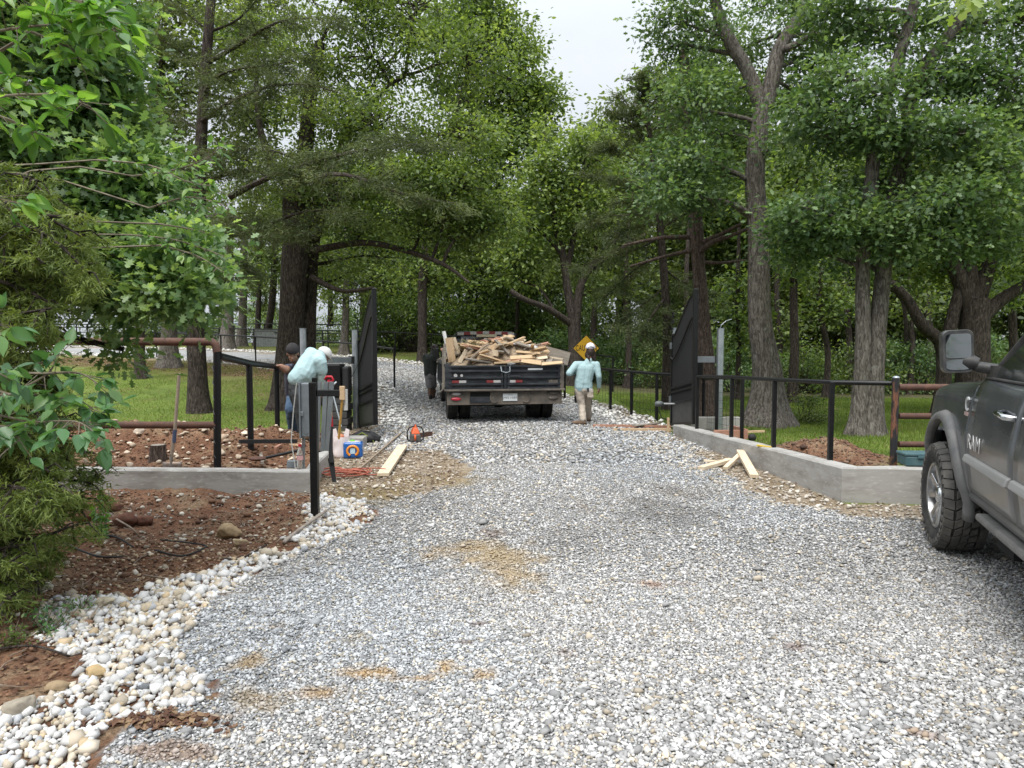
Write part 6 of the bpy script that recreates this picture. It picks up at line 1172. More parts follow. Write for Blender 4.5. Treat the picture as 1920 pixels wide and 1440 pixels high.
SPEC = [(918, 656, 14.5, .42, .11, .04, 33, -20, 0, M_wood, 'orange board slanting up in the middle of the load'), (941, 650, 14.4, .40, .05, .05, -45, -30, 0, M_woodg, 'grey stud leaning across the orange board'), (980, 670, 14.25, .50, .10, .03, 3, -50, 5, M_wood, 'long tan board lying at the front of the load, right half'), (962, 676, 14.22, .34, .05, .04, 10, -20, 0, M_woodr, 'reddish board end just under the long tan board'),
        (996, 678, 14.2, .40, .11, .02, -8, -40, 0, M_wood, 'flat light plank tipping down toward the tailgate, right half'), (950, 679, 14.2, .5, .04, .1, 4, 0, 0, M_wood, 'edge on board over the tailgate latch'), (930, 662, 14.3, .12, .12, .05, 80, -20, 0, M_woodp, 'short pale block standing in the load centre'), (905, 672, 14.25, .22, .05, .1, -3, 0, 0, M_wood, 'short orange cleat low in the load centre'),
        (868, 668, 14.3, .30, .08, .02, 60, -20, 20, M_woodp, 'splintered pale wedge board right of the timber post'), (888, 676, 14.25, .22, .16, .02, 40, -50, 0, M_wood, 'torn tan panel piece left of centre of the load'), (1010, 672, 14.35, .36, .09, .02, 8, -55, 0, M_woodp, 'bleached plank low on the right of the load'), (1035, 681, 14.2, .42, .10, .02, 5, -60, 0, M_wood, 'cardboard coloured plank over the right corner of the tailgate'),
        (1020, 664, 14.6, .25, .12, .02, 40, -40, 0, M_wood, 'small tan square board near the plywood sheet'), (975, 655, 14.7, .44, .08, .02, -6, -60, 0, M_woodr, 'pinkish board under the white bag'), (990, 661, 14.5, .5, .05, .03, -4, -30, 0, M_wood, 'thin tan strip across the right of the load')]
for sp_ in SPEC: board(*sp_)
r5 = random.Random(8)
for k in range(60):
    u = r5.uniform(-1.0, 1.0); v = r5.uniform(.08, 1.0) if k < 34 else r5.uniform(.3, 3.0); p = D(u, v, 0); zz = hz((u + 1.08) / 2.16, v / 3.3) + .03
    o = MB().box((0, 0, 0), (r5.uniform(.35, .95), r5.uniform(.06, .15), .03)).build('scrap_board', r5.choice([M_wood, M_woodp, M_woodr, M_woodg, M_wood]), None, bevel=.002); o.location = (p.x, p.y, zz + .02); o.rotation_euler = (R(r5.uniform(-25, 25)), R(r5.uniform(-25, 25)), R(r5.uniform(0, 180)))
    tag(o, 'loose scrap board lying among others on the heap in the dump bed', 'board', G)
# curved branch, brush tangle, white bags, wires
def stick(name, pts, r, m, lab, cat='stick', n=8): return single(MB().tube(pts, r, n), name, m, lab, cat)
M_bark2 = mat('bare_branch', (.30, .24, .18), .85, col2=(.2, .15, .11), ns=15); M_sack = mat('white_sack', (.50, .50, .49), .8, col2=(.34, .34, .33), ns=6, fac=(.5, .7))
stick('bare_branch', [at(878, 683, 14.2), at(884, 672, 14.2), at(895, 662, 14.2), at(905, 652, 14.3), at(916, 645, 14.4)], [.03, .035, .032, .026, .02], M_bark2, 'thick curved bare branch across the left half of the load', 'branch')
mb = MB(); r6 = np.random.default_rng(4)
for k in range(70):
    a = at(r6.uniform(862, 915), r6.uniform(640, 668), r6.uniform(14.5, 15.2)); b = a + Vector(r6.normal(0, .14, 3)); mb.tube(wig(a, b, 4, .2, r6), [.008, .006, .005, .004, .003], 4, cap=False)
o = single(mb, 'brush_tangle', mat('dry_brush', (.20, .17, .09), .9, col2=(.12, .13, .05), ns=8), 'tangle of dry brush and vines on the left half of the load', 'brush'); o['kind'] = 'stuff'
for px, py, d, r_, lab in ((962, 652, 14.9, (.20, .17, .14), 'crumpled white sack on top of the load, right of centre'), (995, 657, 14.8, (.17, .15, .11), 'rounded white sack on the load near the plywood sheet'), (958, 681, 14.2, (.09, .05, .05), 'small crumpled white rag over the tailgate latch')):
    o = single(MB().ell((0, 0, 0), r_, nu=22, nv=14, fn=lambda p: 1 + .34 * mnoise.noise(p * 2.4 + Vector((px, 0, 0))) + .14 * mnoise.noise(p * 7)), 'white_sack', M_sack, lab, 'sack', smooth=True); o.location = at(px, py, d)
for k in range(5): stick('rebar_stake', [at(1022 + k * 2, 668, 14.6), at(990 + k * 6, 642 + k * .5, 14.9)], .006, M_bark2, 'thin rusty stake of the bundle fanning up at the right of the load', 'stake', 5)['group'] = 'stakes fanning up from the load'
# ------------------------------------------------------------------ people
def capm(mb, a, b, ra, rb, n=14):
    a = Vector(a); b = Vector(b); d = b - a; L = d.length
    if L < 1e-5: return mb.ell(a, (ra, ra, ra))
    d /= L; pts = []; rad = []
    for t in (-.98, -.85, -.5, 0): pts.append(a + d * ra * t); rad.append(ra * math.sqrt(max(.01, 1 - t * t)))
    for t in (0, .5, .85, .98): pts.append(b + d * rb * t); rad.append(rb * math.sqrt(max(.01, 1 - t * t)))
    if L > .02: return mb.tube(pts, rad, n)
    return mb.ell(a, (ra, ra, ra))
def soft(mb, name, m, parent, vox=.012, it=4, wrinkle=0., wsc=.08, sub=False):
    o = mb.build(name, m, parent, smooth=True); r = o.modifiers.new('merge', 'REMESH'); r.mode = 'VOXEL'; r.voxel_size = vox; r.use_smooth_shade = True
    s = o.modifiers.new('soften', 'SMOOTH'); s.factor = .5; s.iterations = it
    if wrinkle:
        t = bpy.data.textures.new(name + '_folds', 'CLOUDS'); t.noise_scale = wsc; t.noise_depth = 2; t.noise_basis = 'ORIGINAL_PERLIN'
        e = bpy.data.objects.new('fold_direction', None)
        dm = o.modifiers.new('folds', 'DISPLACE'); dm.texture = t; dm.strength = wrinkle; dm.mid_level = .5; dm.texture_coords = 'LOCAL'
        bpy.data.objects.remove(e)
    return o
def hand(mb, wrist, dirv, palmn, sc=1., curl=.6, spread=.1):
    """palm + five separate tapered fingers; dirv along the hand, palmn out of the palm side (fingers curl towards it)"""
    w_ = Vector(wrist); d = Vector(dirv).normalized(); nrm = Vector(palmn); nrm = (nrm - d * nrm.dot(d)).normalized(); s_ = d.cross(nrm)
    for k in (-1.2, -.4, .4, 1.2): capm(mb, w_ + s_ * k * .013 * sc, w_ + d * .082 * sc + s_ * k * .022 * sc, .016 * sc, .013 * sc, 8)
    for k, L in ((-1.5, .072), (-.5, .082), (.5, .076), (1.5, .058)):
        p = w_ + d * .085 * sc + s_ * k * .019 * sc; dd = (d + s_ * k * spread * .5).normalized()
        for j, (fr, rr0) in enumerate(((.42, .0092), (.33, .0084), (.25, .0074))):
            a = curl * (j + .5); v = (dd * math.cos(a) + nrm * math.sin(a)); q = p + v * L * fr * sc; capm(mb, p, q, rr0 * sc, (rr0 - .0008) * sc, 8); p = q
    p = w_ + d * .03 * sc - s_ * .028 * sc
    for j, (L, rr0) in enumerate(((.04, .0115), (.032, .0098), (.024, .0085))):
        v = (d * .75 - s_ * (.8 - .35 * j) + nrm * .25 * (j + 1)).normalized(); q = p + v * L * sc; capm(mb, p, q, rr0 * sc, (rr0 - .001) * sc, 8); p = q
def head(mb, c, fwd, up, s=1.):
    c = Vector(c); f = Vector(fwd).normalized(); u = Vector(up); u = (u - f * u.dot(f)).normalized(); r = f.cross(u); M = Matrix((r, f, u)).transposed()
    P = lambda x, y, z: c + M @ Vector((x, y, z)) * s
    mb.ell(P(0, -.012, .025), (.074 * s, .093 * s, .088 * s), M); mb.ell(P(0, .02, -.045), (.058 * s, .068 * s, .072 * s), M); mb.ell(P(0, .06, -.085), (.028 * s, .026 * s, .024 * s), M)
    capm(mb, P(0, .082, .012), P(0, .098, -.028), .010 * s, .015 * s, 8); mb.ell(P(0, .082, -.055), (.024 * s, .013 * s, .010 * s), M); mb.ell(P(0, .080, -.068), (.021 * s, .012 * s, .009 * s), M)
    for k in (-1, 1): mb.ell(P(k * .076, -.005, -.012), (.010 * s, .020 * s, .031 * s), M); mb.ell(P(k * .030, .072, .024), (.019 * s, .012 * s, .009 * s), M); mb.ell(P(k * .036, .062, -.028), (.022 * s, .018 * s, .02 * s), M)
    return P, M
def skin(c): return mat('skin', c, .55, col2=tuple(v * .8 for v in c), ns=9, spec=.35)
M_sole = mat('boot_sole', (.03, .025, .02), .8)
def shoe(parent, ank, toe, m, L=.27, boot=False):
    a = Vector(ank); d = Vector(toe) - a; d.z = 0; d.normalize(); g = a.z - .075; s_ = d.cross(Vector((0, 0, 1))); mb = MB()
    Q = lambda f, h: a + d * f + Vector((0, 0, g - a.z + h))
    capm(mb, Q(-.035, .045), Q(.12, .038), .040, .040); capm(mb, Q(.1, .035), Q(.19, .03), .042, .030); capm(mb, Q(-.01, .06), Q(0.0, .13 if boot else .09), .042, .045)
    o = soft(mb, 'boot' if boot else 'shoe', m, parent, .009, 3); sl = MB()
    P = [Q(f, 0) + s_ * w for f, w in ((-.075, .025), (-.07, -.025), (0, -.035), (.1, -.043), (.18, -.038), (.225, -.01), (.22, .02), (.17, .04), (.1, .045), (0, .036))]; n = len(P)
    sl.v = [tuple(p + Vector((0, 0, -.002))) for p in P] + [tuple(p + Vector((0, 0, .022))) for p in P]; sl.f = [tuple(reversed(range(n))), tuple(range(n, 2 * n))] + [(i, (i + 1) % n, n + (i + 1) % n, n + i) for i in range(n)]
    sl.build('sole', M_sole, o); return o
M_mint = mat('aqua_shirt', (.37, .51, .53), .85, col2=(.32, .45, .47), ns=3, spec=.2)
def local(o, v): return Vector(v) - Vector(o.location)
class Fig:
    def __init__(s, name, base, label): s.o = Vector(base); s.root = empty(name, base, 0, label, 'person'); s.J = {}
    def __call__(s, px, py, d): return at(px, py, d) - s.o
# ---- walker on the right, seen from behind
d0 = 14.1; b = at(1096, 795, d0); FG = Fig('person', (b.x, b.y, 0), 'person walking away in a white cap, long aqua shirt, beige cargo trousers and brown boots')
J = dict(hd=FG(1107, 655, d0 + .05), nk=FG(1104, 672, d0), ch=FG(1098, 694, d0), wa=FG(1094, 716, d0), pv=FG(1094, 728, d0), ls=FG(1080, 684, d0), rs=FG(1118, 684, d0), le=FG(1067, 700, d0 - .12), lh=FG(1076, 698, d0 + .2), re=FG(1123, 706, d0 - .06), rh=FG(1123, 727, d0 + .05),
         lhp=FG(1086, 730, d0), rhp=FG(1103, 730, d0), lk=FG(1091, 760, d0 - .0), rk=FG(1102, 757, d0 + .16), la=FG(1093, 789, d0 - .15), ra=FG(1104, 783, d0 + .32))
fw = Vector((.12, 1, 0)); up = Vector((0, 0, 1)); sk = skin((.22, .12, .08))
mb = MB(); head(mb, J['hd'] + Vector((0, 0, -.03)), fw, up, 1.02); capm(mb, J['nk'], J['hd'] + Vector((0, -.01, -.1)), .055, .052); mb.ell(J['ch'], (.14, .1, .17)); mb.ell(J['pv'], (.14, .1, .12)); capm(mb, J['ch'], J['pv'], .12, .12)
for a, b_, c_, ra in (('ls', 'le', 'lh', .042), ('rs', 're', 'rh', .042)): capm(mb, J[a], J[b_], ra, .035); capm(mb, J[b_], J[c_], .035, .026)
for a, b_, c_ in (('lhp', 'lk', 'la'), ('rhp', 'rk', 'ra')): capm(mb, J[a], J[b_], .07, .05); capm(mb, J[b_], J[c_], .048, .032)
hand(mb, J['rh'], (0.0, .1, -1), (-1, .3, 0), 1.0, .45); hand(mb, J['lh'], (.5, .8, .1), (.3, 0, -1), 1.0, .6)
soft(mb, 'body', sk, FG.root, .009, 2)
mb = MB(); capm(mb, J['ch'] + Vector((-.05, 0, .02)), J['wa'] + Vector((-.035, 0, -.02)), .135, .135); capm(mb, J['ch'] + Vector((.05, 0, .02)), J['wa'] + Vector((.035, 0, -.02)), .135, .135); capm(mb, J['wa'] + Vector((-.045, 0, .03)), J['pv'] + Vector((-.05, 0, .02)), .13, .133); capm(mb, J['wa'] + Vector((.045, 0, .03)), J['pv'] + Vector((.05, 0, .02)), .13, .133)
capm(mb, J['ls'], J['rs'], .072, .072); capm(mb, J['nk'] + Vector((0, 0, -.04)), J['ch'], .07, .12); capm(mb, J['ls'], J['le'], .076, .062); capm(mb, J['le'], J['lh'], .062, .048); capm(mb, J['rs'], J['re'], .076, .056); capm(mb, J['re'], J['rh'] + Vector((0, 0, .02)), .056, .044)
soft(mb, 'shirt', M_mint, FG.root, .009, 4, .016, .085)
M_khaki = mat('beige_trousers', (.46, .40, .33), .9, col2=(.36, .31, .26), ns=4)
mb = MB(); mb.ell(J['pv'] + Vector((0, 0, -.02)), (.165, .125, .12)); 
for a, b_, c_ in (('lhp', 'lk', 'la'), ('rhp', 'rk', 'ra')): capm(mb, J[a], J[b_], .098, .074); capm(mb, J[b_], J[c_] + Vector((0, 0, .03)), .074, .064)
mb.box(J['rhp'] + Vector((.03, -.10, -.08)), (.12, .06, .16)); pt = soft(mb, 'trousers', M_khaki, FG.root, .011, 4, .034, .07)
MB().box(J['pv'] + Vector((.075, -.135, -.02)), (.035, .03, .07)).build('belt_clip', M_blackm, pt, bevel=.004); MB().box(J['pv'] + Vector((.135, -.12, -.03)), (.07, .03, .06)).build('tape_measure', M_wht, pt, bevel=.01)
M_boot = mat('brown_boot', (.20, .13, .085), .8, col2=(.13, .08, .05), ns=10)
shoe(FG.root, J['la'], J['la'] + Vector((-.3, .1, 0)), M_boot, boot=True); shoe(FG.root, J['ra'], J['ra'] + Vector((.1, .6, 0)), M_boot, boot=True)
M_hair = mat('dark_hair', (.018, .012, .010), .55, col2=(.035, .02, .015), ns=30, stretch=(6, 6, 1)); mb = MB(); h = J['hd']
mb.ell(h + Vector((0, -.03, -.06)), (.095, .085, .11)); mb.ell(h + Vector((.05, -.02, -.12)), (.065, .07, .10)); mb.ell(h + Vector((-.05, -.03, -.11)), (.065, .065, .08)); capm(mb, h + Vector((-.05, -.09, -.15)), h + Vector((-.02, -.13, -.24)), .03, .008); capm(mb, h + Vector((.07, -.05, -.15)), h + Vector((.09, -.07, -.22)), .04, .02); soft(mb, 'hair', M_hair, FG.root, .009, 2, .02, .03)
def cap_(root, c, fwd, upv, m, back=False, s=1.):
    c = Vector(c); f = Vector(fwd).normalized(); u = Vector(upv); u = (u - f * u.dot(f)).normalized(); r = f.cross(u); M = Matrix((r, f, u)).transposed(); mb = MB(); mb.ell(c, (.092 * s, .110 * s, .098 * s), M, 24, 16)
    V = []; mb.v = [tuple(c + M @ Vector((q.x, q.y, max(q.z, -.015)))) for q in [M.transposed() @ (Vector(v) - c) for v in mb.v]]
    o = mb.build('cap', m, root, smooth=True); br = MB(); sg = -1 if back else 1; P = []
    for k in range(9): a = math.pi * k / 8; P.append((math.cos(a) * .075, sg * (.085 + math.sin(a) * .075)))
    V = [c + M @ Vector((x * s, y * s, -.004 - .25 * (abs(y) - .085) * .6)) for x, y in P]; n = 9; br.v = [tuple(v) for v in V] + [tuple(v - u * .006) for v in V]; br.f = [tuple(range(n)), tuple(reversed(range(n, 2 * n)))] + [(i, (i + 1) % n, n + (i + 1) % n, n + i) for i in range(n)]; br.build('brim', m, o); MB().ell(c + u * .098 * s, (.008, .008, .005)).build('button', m, o); return o, M
cp_, M = cap_(FG.root, J['hd'] + Vector((0, 0, .03)), fw, (0, .05, 1), mat('white_cap', (.68, .68, .76), .8, col2=(.58, .58, .66), ns=12), s=1.06)
MB().tube([J['hd'] + Vector((.055 * k, -.115 + .02 * abs(k), .028 + .022 * (1 - k * k))) for k in np.linspace(-1, 1, 9)], .009, 6).build('cap_opening', M_hair, cp_)
# ---- person left of the dump truck, from behind
d1 = 19; b = at(805, 757, d1); FG = Fig('person', (b.x, b.y, zt(b.x, b.y)), 'person in dark tee and grey shorts leaning at the left side of the dump truck'); zb = FG.o.z
J = dict(hd=FG(816, 654, d1 + .1), nk=FG(810, 662, d1), ch=FG(807, 673, d1), wa=FG(807, 692, d1), pv=FG(807, 702, d1), ls=FG(798, 668, d1), rs=FG(819, 668, d1 + .1), le=FG(796, 682, d1 + .1), lh=FG(803, 684, d1 + .3), re=FG(822, 679, d1 + .1), rh=FG(825, 687, d1 + .4), lhp=FG(803, 704, d1), rhp=FG(811, 704, d1), lk=FG(806, 728, d1), rk=FG(813, 727, d1 + .15), la=FG(807, 750, d1 - .05), ra=FG(813, 748, d1 + .15))
sk = skin((.16, .09, .06)); mb = MB(); head(mb, J['hd'], (.6, 1, -.3), up, 1.0); capm(mb, J['nk'], J['hd'] + Vector((0, 0, -.07)), .055, .05); capm(mb, J['ch'], J['pv'], .12, .12)
for a, b_, c_ in (('ls', 'le', 'lh'), ('rs', 're', 'rh')): capm(mb, J[a], J[b_], .042, .038); capm(mb, J[b_], J[c_], .038, .028)
for a, b_, c_ in (('lhp', 'lk', 'la'), ('rhp', 'rk', 'ra')): capm(mb, J[a], J[b_], .075, .055); capm(mb, (J[b_] * .7 + J[c_] * .3), J[b_], .062, .055); capm(mb, (J[b_] * .65 + J[c_] * .35), J[c_], .062, .036)
hand(mb, J['rh'], (.3, 1, .1), (0, 0, -1), 1, .6); hand(mb, J['lh'], (.6, .8, 0), (0, 0, -1), 1, .6); soft(mb, 'body', sk, FG.root, .010, 2)
mb = MB(); [capm(mb, J['ch'] + Vector((k * .05, 0, 0)), J['pv'] + Vector((k * .045, 0, .02)), .135, .128) for k in (-1, 1)]; capm(mb, J['ls'], J['rs'], .075, .075); capm(mb, J['ls'], J['ls'] * .3 + J['le'] * .7, .078, .068); capm(mb, J['rs'], J['rs'] * .4 + J['re'] * .6, .078, .068); capm(mb, J['nk'], J['ch'], .065, .12)
soft(mb, 'tee_shirt', mat('dark_tee', (.030, .038, .034), .85, col2=(.05, .055, .05), ns=4), FG.root, .012, 4, .02, .09)
mb = MB(); mb.ell(J['pv'] + Vector((0, 0, -.02)), (.165, .13, .12)); [capm(mb, J[a], J[a] * .18 + J[b_] * .82, .105, .095) for a, b_ in (('lhp', 'lk'), ('rhp', 'rk'))]; soft(mb, 'shorts', mat('grey_shorts', (.24, .23, .24), .9, col2=(.18, .17, .18), ns=5), FG.root, .012, 3, .02, .07)
mb = MB(); mb.ell(J['hd'] + Vector((-.01, -.02, .02)), (.105, .115, .11)); mb.ell(J['hd'] + Vector((-.03, -.06, -.05)), (.085, .07, .08)); soft(mb, 'hair', M_hair, FG.root, .01, 2, .02, .03)
for a in ('la', 'ra'): shoe(FG.root, J[a], J[a] + Vector((.25, .6, 0)), mat('grey_trainer', (.2, .18, .17), .8)); capm_ = MB(); capm(capm_, J[a] + Vector((0, 0, .01)), J[a] + Vector((0, 0, .10)), .043, .046); capm_.build('sock', M_blackm, FG.root, smooth=True)
# ---- kneeling man holding the rail
d2 = 10.75; b = at(550, 826, 11.0); zb = .0; FG = Fig('person', (b.x, b.y, 0), 'person in black backward cap, blue tee and jeans, one hand on the black rail')
J = dict(hd=FG(549, 663, d2 - .25), nk=FG(556, 680, d2 - .12), ch=FG(558, 700, d2), wa=FG(556, 722, d2 + .2), pv=FG(556, 740, d2 + .3), rs=FG(542, 692, d2), ls=FG(571, 692, d2), re=FG(536, 693, d2 - .35), rh=FG(527, 687, 10.33), le=FG(580, 715, d2 - .2), lh=FG(577, 740, d2 - .4), rhp=FG(550, 744, d2 + .3), lhp=FG(564, 744, d2 + .3), rk=FG(546, 768, d2 - .0), lk=FG(568, 775, d2 + .05), ra=FG(549, 812, d2 + .25), la=FG(562, 812, d2 + .5))
fw = Vector((.22, -1, -.55)); sk = skin((.36, .20, .14)); mb = MB(); Ph, Mh = head(mb, J['hd'], fw, up, 1.05); capm(mb, J['nk'], J['hd'] + Vector((.01, .03, -.06)), .058, .055); capm(mb, J['ch'], J['pv'], .12, .12)
for a, b_, c_, q in (('rs', 're', 'rh', 1.35), ('ls', 'le', 'lh', 1.)): capm(mb, J[a], J[b_], .046 * q, .042 * q); capm(mb, J[b_], J[c_], .042 * q, .028 * q)
for a, b_, c_ in (('lhp', 'lk', 'la'), ('rhp', 'rk', 'ra')): capm(mb, J[a], J[b_], .075, .055); capm(mb, J[b_], J[c_], .05, .034)
hand(mb, J['rh'] + Vector((0, .0, .015)), (-.75, -.45, -.1), (0.1, -.15, -1), 1.12, .55, .25); hand(mb, J['lh'], (0, -.3, -1), (-1, 0, 0), 1, .5); soft(mb, 'body', sk, FG.root, .0075, 2)
M_eye = mat('eye_dark', (.01, .008, .006), .3)
for k in (-1, 1):
    MB().ell(Ph(k * .030, .080, .020), (.010, .006, .005), Mh).build('eye', M_eye, FG.root, smooth=True); MB().tube([Ph(k * .014, .088, .040), Ph(k * .030, .090, .046), Ph(k * .048, .078, .040)], [.004, .005, .003], 6).build('eyebrow', M_hair, FG.root)
mb = MB(); mb.ell(Ph(0, .055, -.09), (.045, .04, .03), Mh); mb.ell(Ph(0, .092, -.047), (.026, .008, .006), Mh); soft(mb, 'beard', mat('stubble', (.08, .045, .03), .8), FG.root, .007, 1)
mb = MB(); [capm(mb, J['ch'] + Vector((k * .06, 0, .02)), J['pv'] + Vector((k * .05, 0, .04)), .135, .13) for k in (-1, 1)]; capm(mb, J['rs'], J['ls'], .08, .08); capm(mb, J['rs'], J['rs'] * .45 + J['re'] * .55, .082, .074); capm(mb, J['ls'], J['le'], .08, .07); capm(mb, J['nk'], J['ch'], .065, .12)
soft(mb, 'tee_shirt', mat('slate_tee', (.055, .062, .085), .85, col2=(.085, .085, .125), ns=3), FG.root, .011, 4, .022, .09)
M_jean = mat('blue_jeans', (.055, .095, .16), .85, col2=(.13, .19, .27), ns=4, fac=(.45, .7)); mb = MB(); mb.ell(J['pv'] + Vector((0, 0, -.02)), (.16, .13, .12)); [(capm(mb, J[a], J[b_], .105, .092), capm(mb, J[b_], J[c_] + Vector((0, 0, .03)), .088, .068)) for a, b_, c_ in (('lhp', 'lk', 'la'), ('rhp', 'rk', 'ra'))]; soft(mb, 'jeans', M_jean, FG.root, .011, 4, .026, .08)
for a in ('la', 'ra'): shoe(FG.root, J[a], J[a] + Vector((.05 if a == 'ra' else .4, -.6, 0)), M_boot, boot=True)
mb = MB(); mb.ell(J['hd'] + Vector((-.0, .05, -.02)), (.085, .07, .08)); soft(mb, 'hair', M_hair, FG.root, .01, 2)
cap_(FG.root, Ph(0, -.005, .058), fw, up, mat('black_cap', (.012, .012, .014), .85, col2=(.03, .025, .025), ns=9), back=True, s=1.05)
# ---- bending worker
d3 = 10.3; b = at(574, 828, 10.45); FG = Fig('person', (b.x, b.y, 0), 'person in aqua shirt and dark trousers bending forward beside the grey cabinet')
J = dict(hd=FG(606, 668, d3 + .38), nk=FG(600, 668, d3 + .22), ch=FG(588, 675, d3 + .12), wa=FG(574, 700, d3), pv=FG(560, 721, d3 - .05), ls=FG(583, 664, d3 + .3), rs=FG(598, 677, d3 - .02), re=FG(605, 702, d3 + .0), rh=FG(602, 728, d3 + .05), le=FG(596, 700, d3 + .4), lh=FG(600, 727, d3 + .35), lhp=FG(555, 735, d3 + .12), rhp=FG(560, 737, d3 - .12), lk=FG(563, 772, d3 + .18), rk=FG(566, 774, d3 - .08), la=FG(568, 818, d3 + .2), ra=FG(577, 816, d3 - .05))
fw = Vector((.75, .45, -.75)); sk = skin((.28, .16, .11)); mb = MB(); Ph, Mh = head(mb, J['hd'], fw, (.6, .3, .6), 1.02); capm(mb, J['nk'], J['hd'] - Vector((.03, .02, 0)), .058, .055); capm(mb, J['ch'], J['wa'], .11, .11); capm(mb, J['wa'], J['pv'], .11, .12)
for a, b_, c_ in (('rs', 're', 'rh'), ('ls', 'le', 'lh')): capm(mb, J[a], J[b_], .05, .042); capm(mb, J[b_], J[c_], .042, .03)
for a, b_, c_ in (('lhp', 'lk', 'la'), ('rhp', 'rk', 'ra')): capm(mb, J[a], J[b_], .075, .055); capm(mb, J[b_], J[c_], .05, .034)
hand(mb, J['rh'], (.05, .1, -1), (-1, .1, 0), 1.05, .5); hand(mb, J['lh'], (.0, 0, -1), (1, 0, 0), 1.05, .5); soft(mb, 'body', sk, FG.root, .009, 2)
mb = MB(); ax = Vector((.05, .10, -.02)).normalized()
for k in (-1, 1):
    o_k = Vector((.02, .075, .0)) * k; capm(mb, J['ch'] + o_k, J['wa'] + o_k + Vector((.01, 0, 0)), .150, .165); capm(mb, J['wa'] + o_k, J['pv'] + o_k + Vector((.025, 0, .10)), .160, .135)
capm(mb, J['ls'], J['rs'], .105, .105); capm(mb, J['nk'] - Vector((.01, 0, .01)), J['ch'], .09, .14); capm(mb, J['rs'] + Vector((.02, 0, -.02)), J['rs'] * .25 + J['re'] * .75, .10, .082); capm(mb, J['ls'], J['le'], .09, .075); soft(mb, 'shirt', M_mint, FG.root, .009, 4, .018, .085)
mb = MB(); capm(mb, J['rs'] * .25 + J['re'] * .75, J['rh'] + Vector((0, 0, .02)), .068, .05); capm(mb, J['le'], J['lh'], .06, .046); soft(mb, 'sleeve', mat('sun_sleeve', (.33, .42, .41), .8), FG.root, .01, 3, .012, .05)
mb = MB(); mb.ell(J['pv'] + Vector((0, 0, -.03)), (.145, .17, .13)); [(capm(mb, J[a], J[b_], .112, .085), capm(mb, J[b_], J[c_] + Vector((0, 0, .03)), .082, .066)) for a, b_, c_ in (('lhp', 'lk', 'la'), ('rhp', 'rk', 'ra'))]; soft(mb, 'trousers', mat('charcoal_trousers', (.035, .042, .046), .85, col2=(.06, .065, .07), ns=5), FG.root, .011, 4, .024, .08)
for a in ('la', 'ra'): shoe(FG.root, J[a], J[a] + Vector((.5, .25, 0)), M_boot, boot=True)
cap_(FG.root, Ph(0, -.01, .045), fw, (.6, .3, .6), mat('off_white_cap', (.6, .6, .58), .8, col2=(.5, .5, .5), ns=8), s=1.05)
# ------------------------------------------------------------------ small things
def P3(px, py, z=0.): return gr(px, py, z)
# shovels
f = P3(322, 884, .16); t = at(336, 700, f.y - .03); sh = empty('shovel', tuple(f), 0, 'long handled steel shovel standing in the soil against the rusty pipe fence', 'shovel'); o = Vector(f)
MB().tube([(0, 0, .16), (t - o) * .45, t - o], [.021, .019, .018], 10).build('handle', mat('worn_ash_handle', (.36, .29, .22), .8, col2=(.24, .19, .15), ns=12), sh, auto=50)
MB().tube([(t - o) * .30, (t - o) * .43], [.022, .022], 10).build('tape_wrap', mat('blue_tape', (.06, .08, .14), .6), sh)
bl = MB(); V = []
for j, z in enumerate(np.linspace(-.06, .11, 6)):
    for i, u in enumerate(np.linspace(-1, 1, 9)): wd = .112 * (1 - .25 * max(0, -z * 8)); V.append((u * wd, .03 * u * u - .015, z + (.0 if abs(u) < .2 else .0)))
bl.v = V; bl.f = [(j * 9 + i, j * 9 + i + 1, (j + 1) * 9 + i + 1, (j + 1) * 9 + i) for j in range(5) for i in range(8)]; q = bl.build('blade', mat('dirty_steel', (.30, .28, .26), .5, .6, col2=(.2, .12, .08), ns=9), sh, smooth=True); s_ = q.modifiers.new('thick', 'SOLIDIFY'); s_.thickness = .004
MB().tube([(0, -.01, .04), (0, -.0, .2)], [.012, .024], 8).build('socket', bpy.data.materials['dirty_steel'], sh)
b0 = at(624, 905, 8.15); b0.z = max(.02, b0.z); tp = at(617, 712, 8.3); sh = empty('spade', tuple(b0), 0, 'spade with a red grip and wooden shaft standing upright by the wall corner', 'spade'); o = Vector(b0)
md = at(619, 742, 8.28) - o; m2 = at(620, 782, 8.25) - o; m3 = at(621, 800, 8.24) - o; m4 = at(620, 845, 8.2) - o; e = Vector((.01, 0, .02)); M_redp = mat('red_plastic', (.42, .015, .03), .4)
MB().tube([tp - o, md], .022, 12).build('grip', M_redp, sh, auto=40); MB().tube([tp - o + Vector((-.05, 0, .0)), tp - o + Vector((-.03, 0, .035)), tp - o + Vector((.03, 0, .035)), tp - o + Vector((.05, 0, 0)), tp - o + Vector((0, 0, -.06))], .015, 8).build('grip', M_redp, sh, smooth=True)
MB().tube([md, m2], .021, 12).build('shaft', mat('varnished_shaft', (.52, .26, .11), .5), sh, auto=40); MB().tube([m2, m3], .024, 12).build('collar', M_redp, sh, auto=40); MB().tube([m3, m4, m4 + (e - m4) * .4], [.02, .024, .03], 10).build('socket', M_blackm, sh, auto=50)
MB().hexa([tuple((m4 * .62 + e * .38) + Vector(v)) for v in ((-.06, -.004, 0), (.06, -.004, 0), (.06, .004, 0), (-.06, .004, 0))][0:0] or [(-.015 + e.x, -.004, 0), (.03 + e.x, -.004, 0), (.03 + e.x, .004, 0), (-.015 + e.x, .004, 0), (m4.x - .035, m4.y - .004, m4.z * .75), (m4.x + .035, m4.y - .004, m4.z * .75), (m4.x + .035, m4.y + .004, m4.z * .75), (m4.x - .035, m4.y + .004, m4.z * .75)]).build('blade', M_blackm, sh)
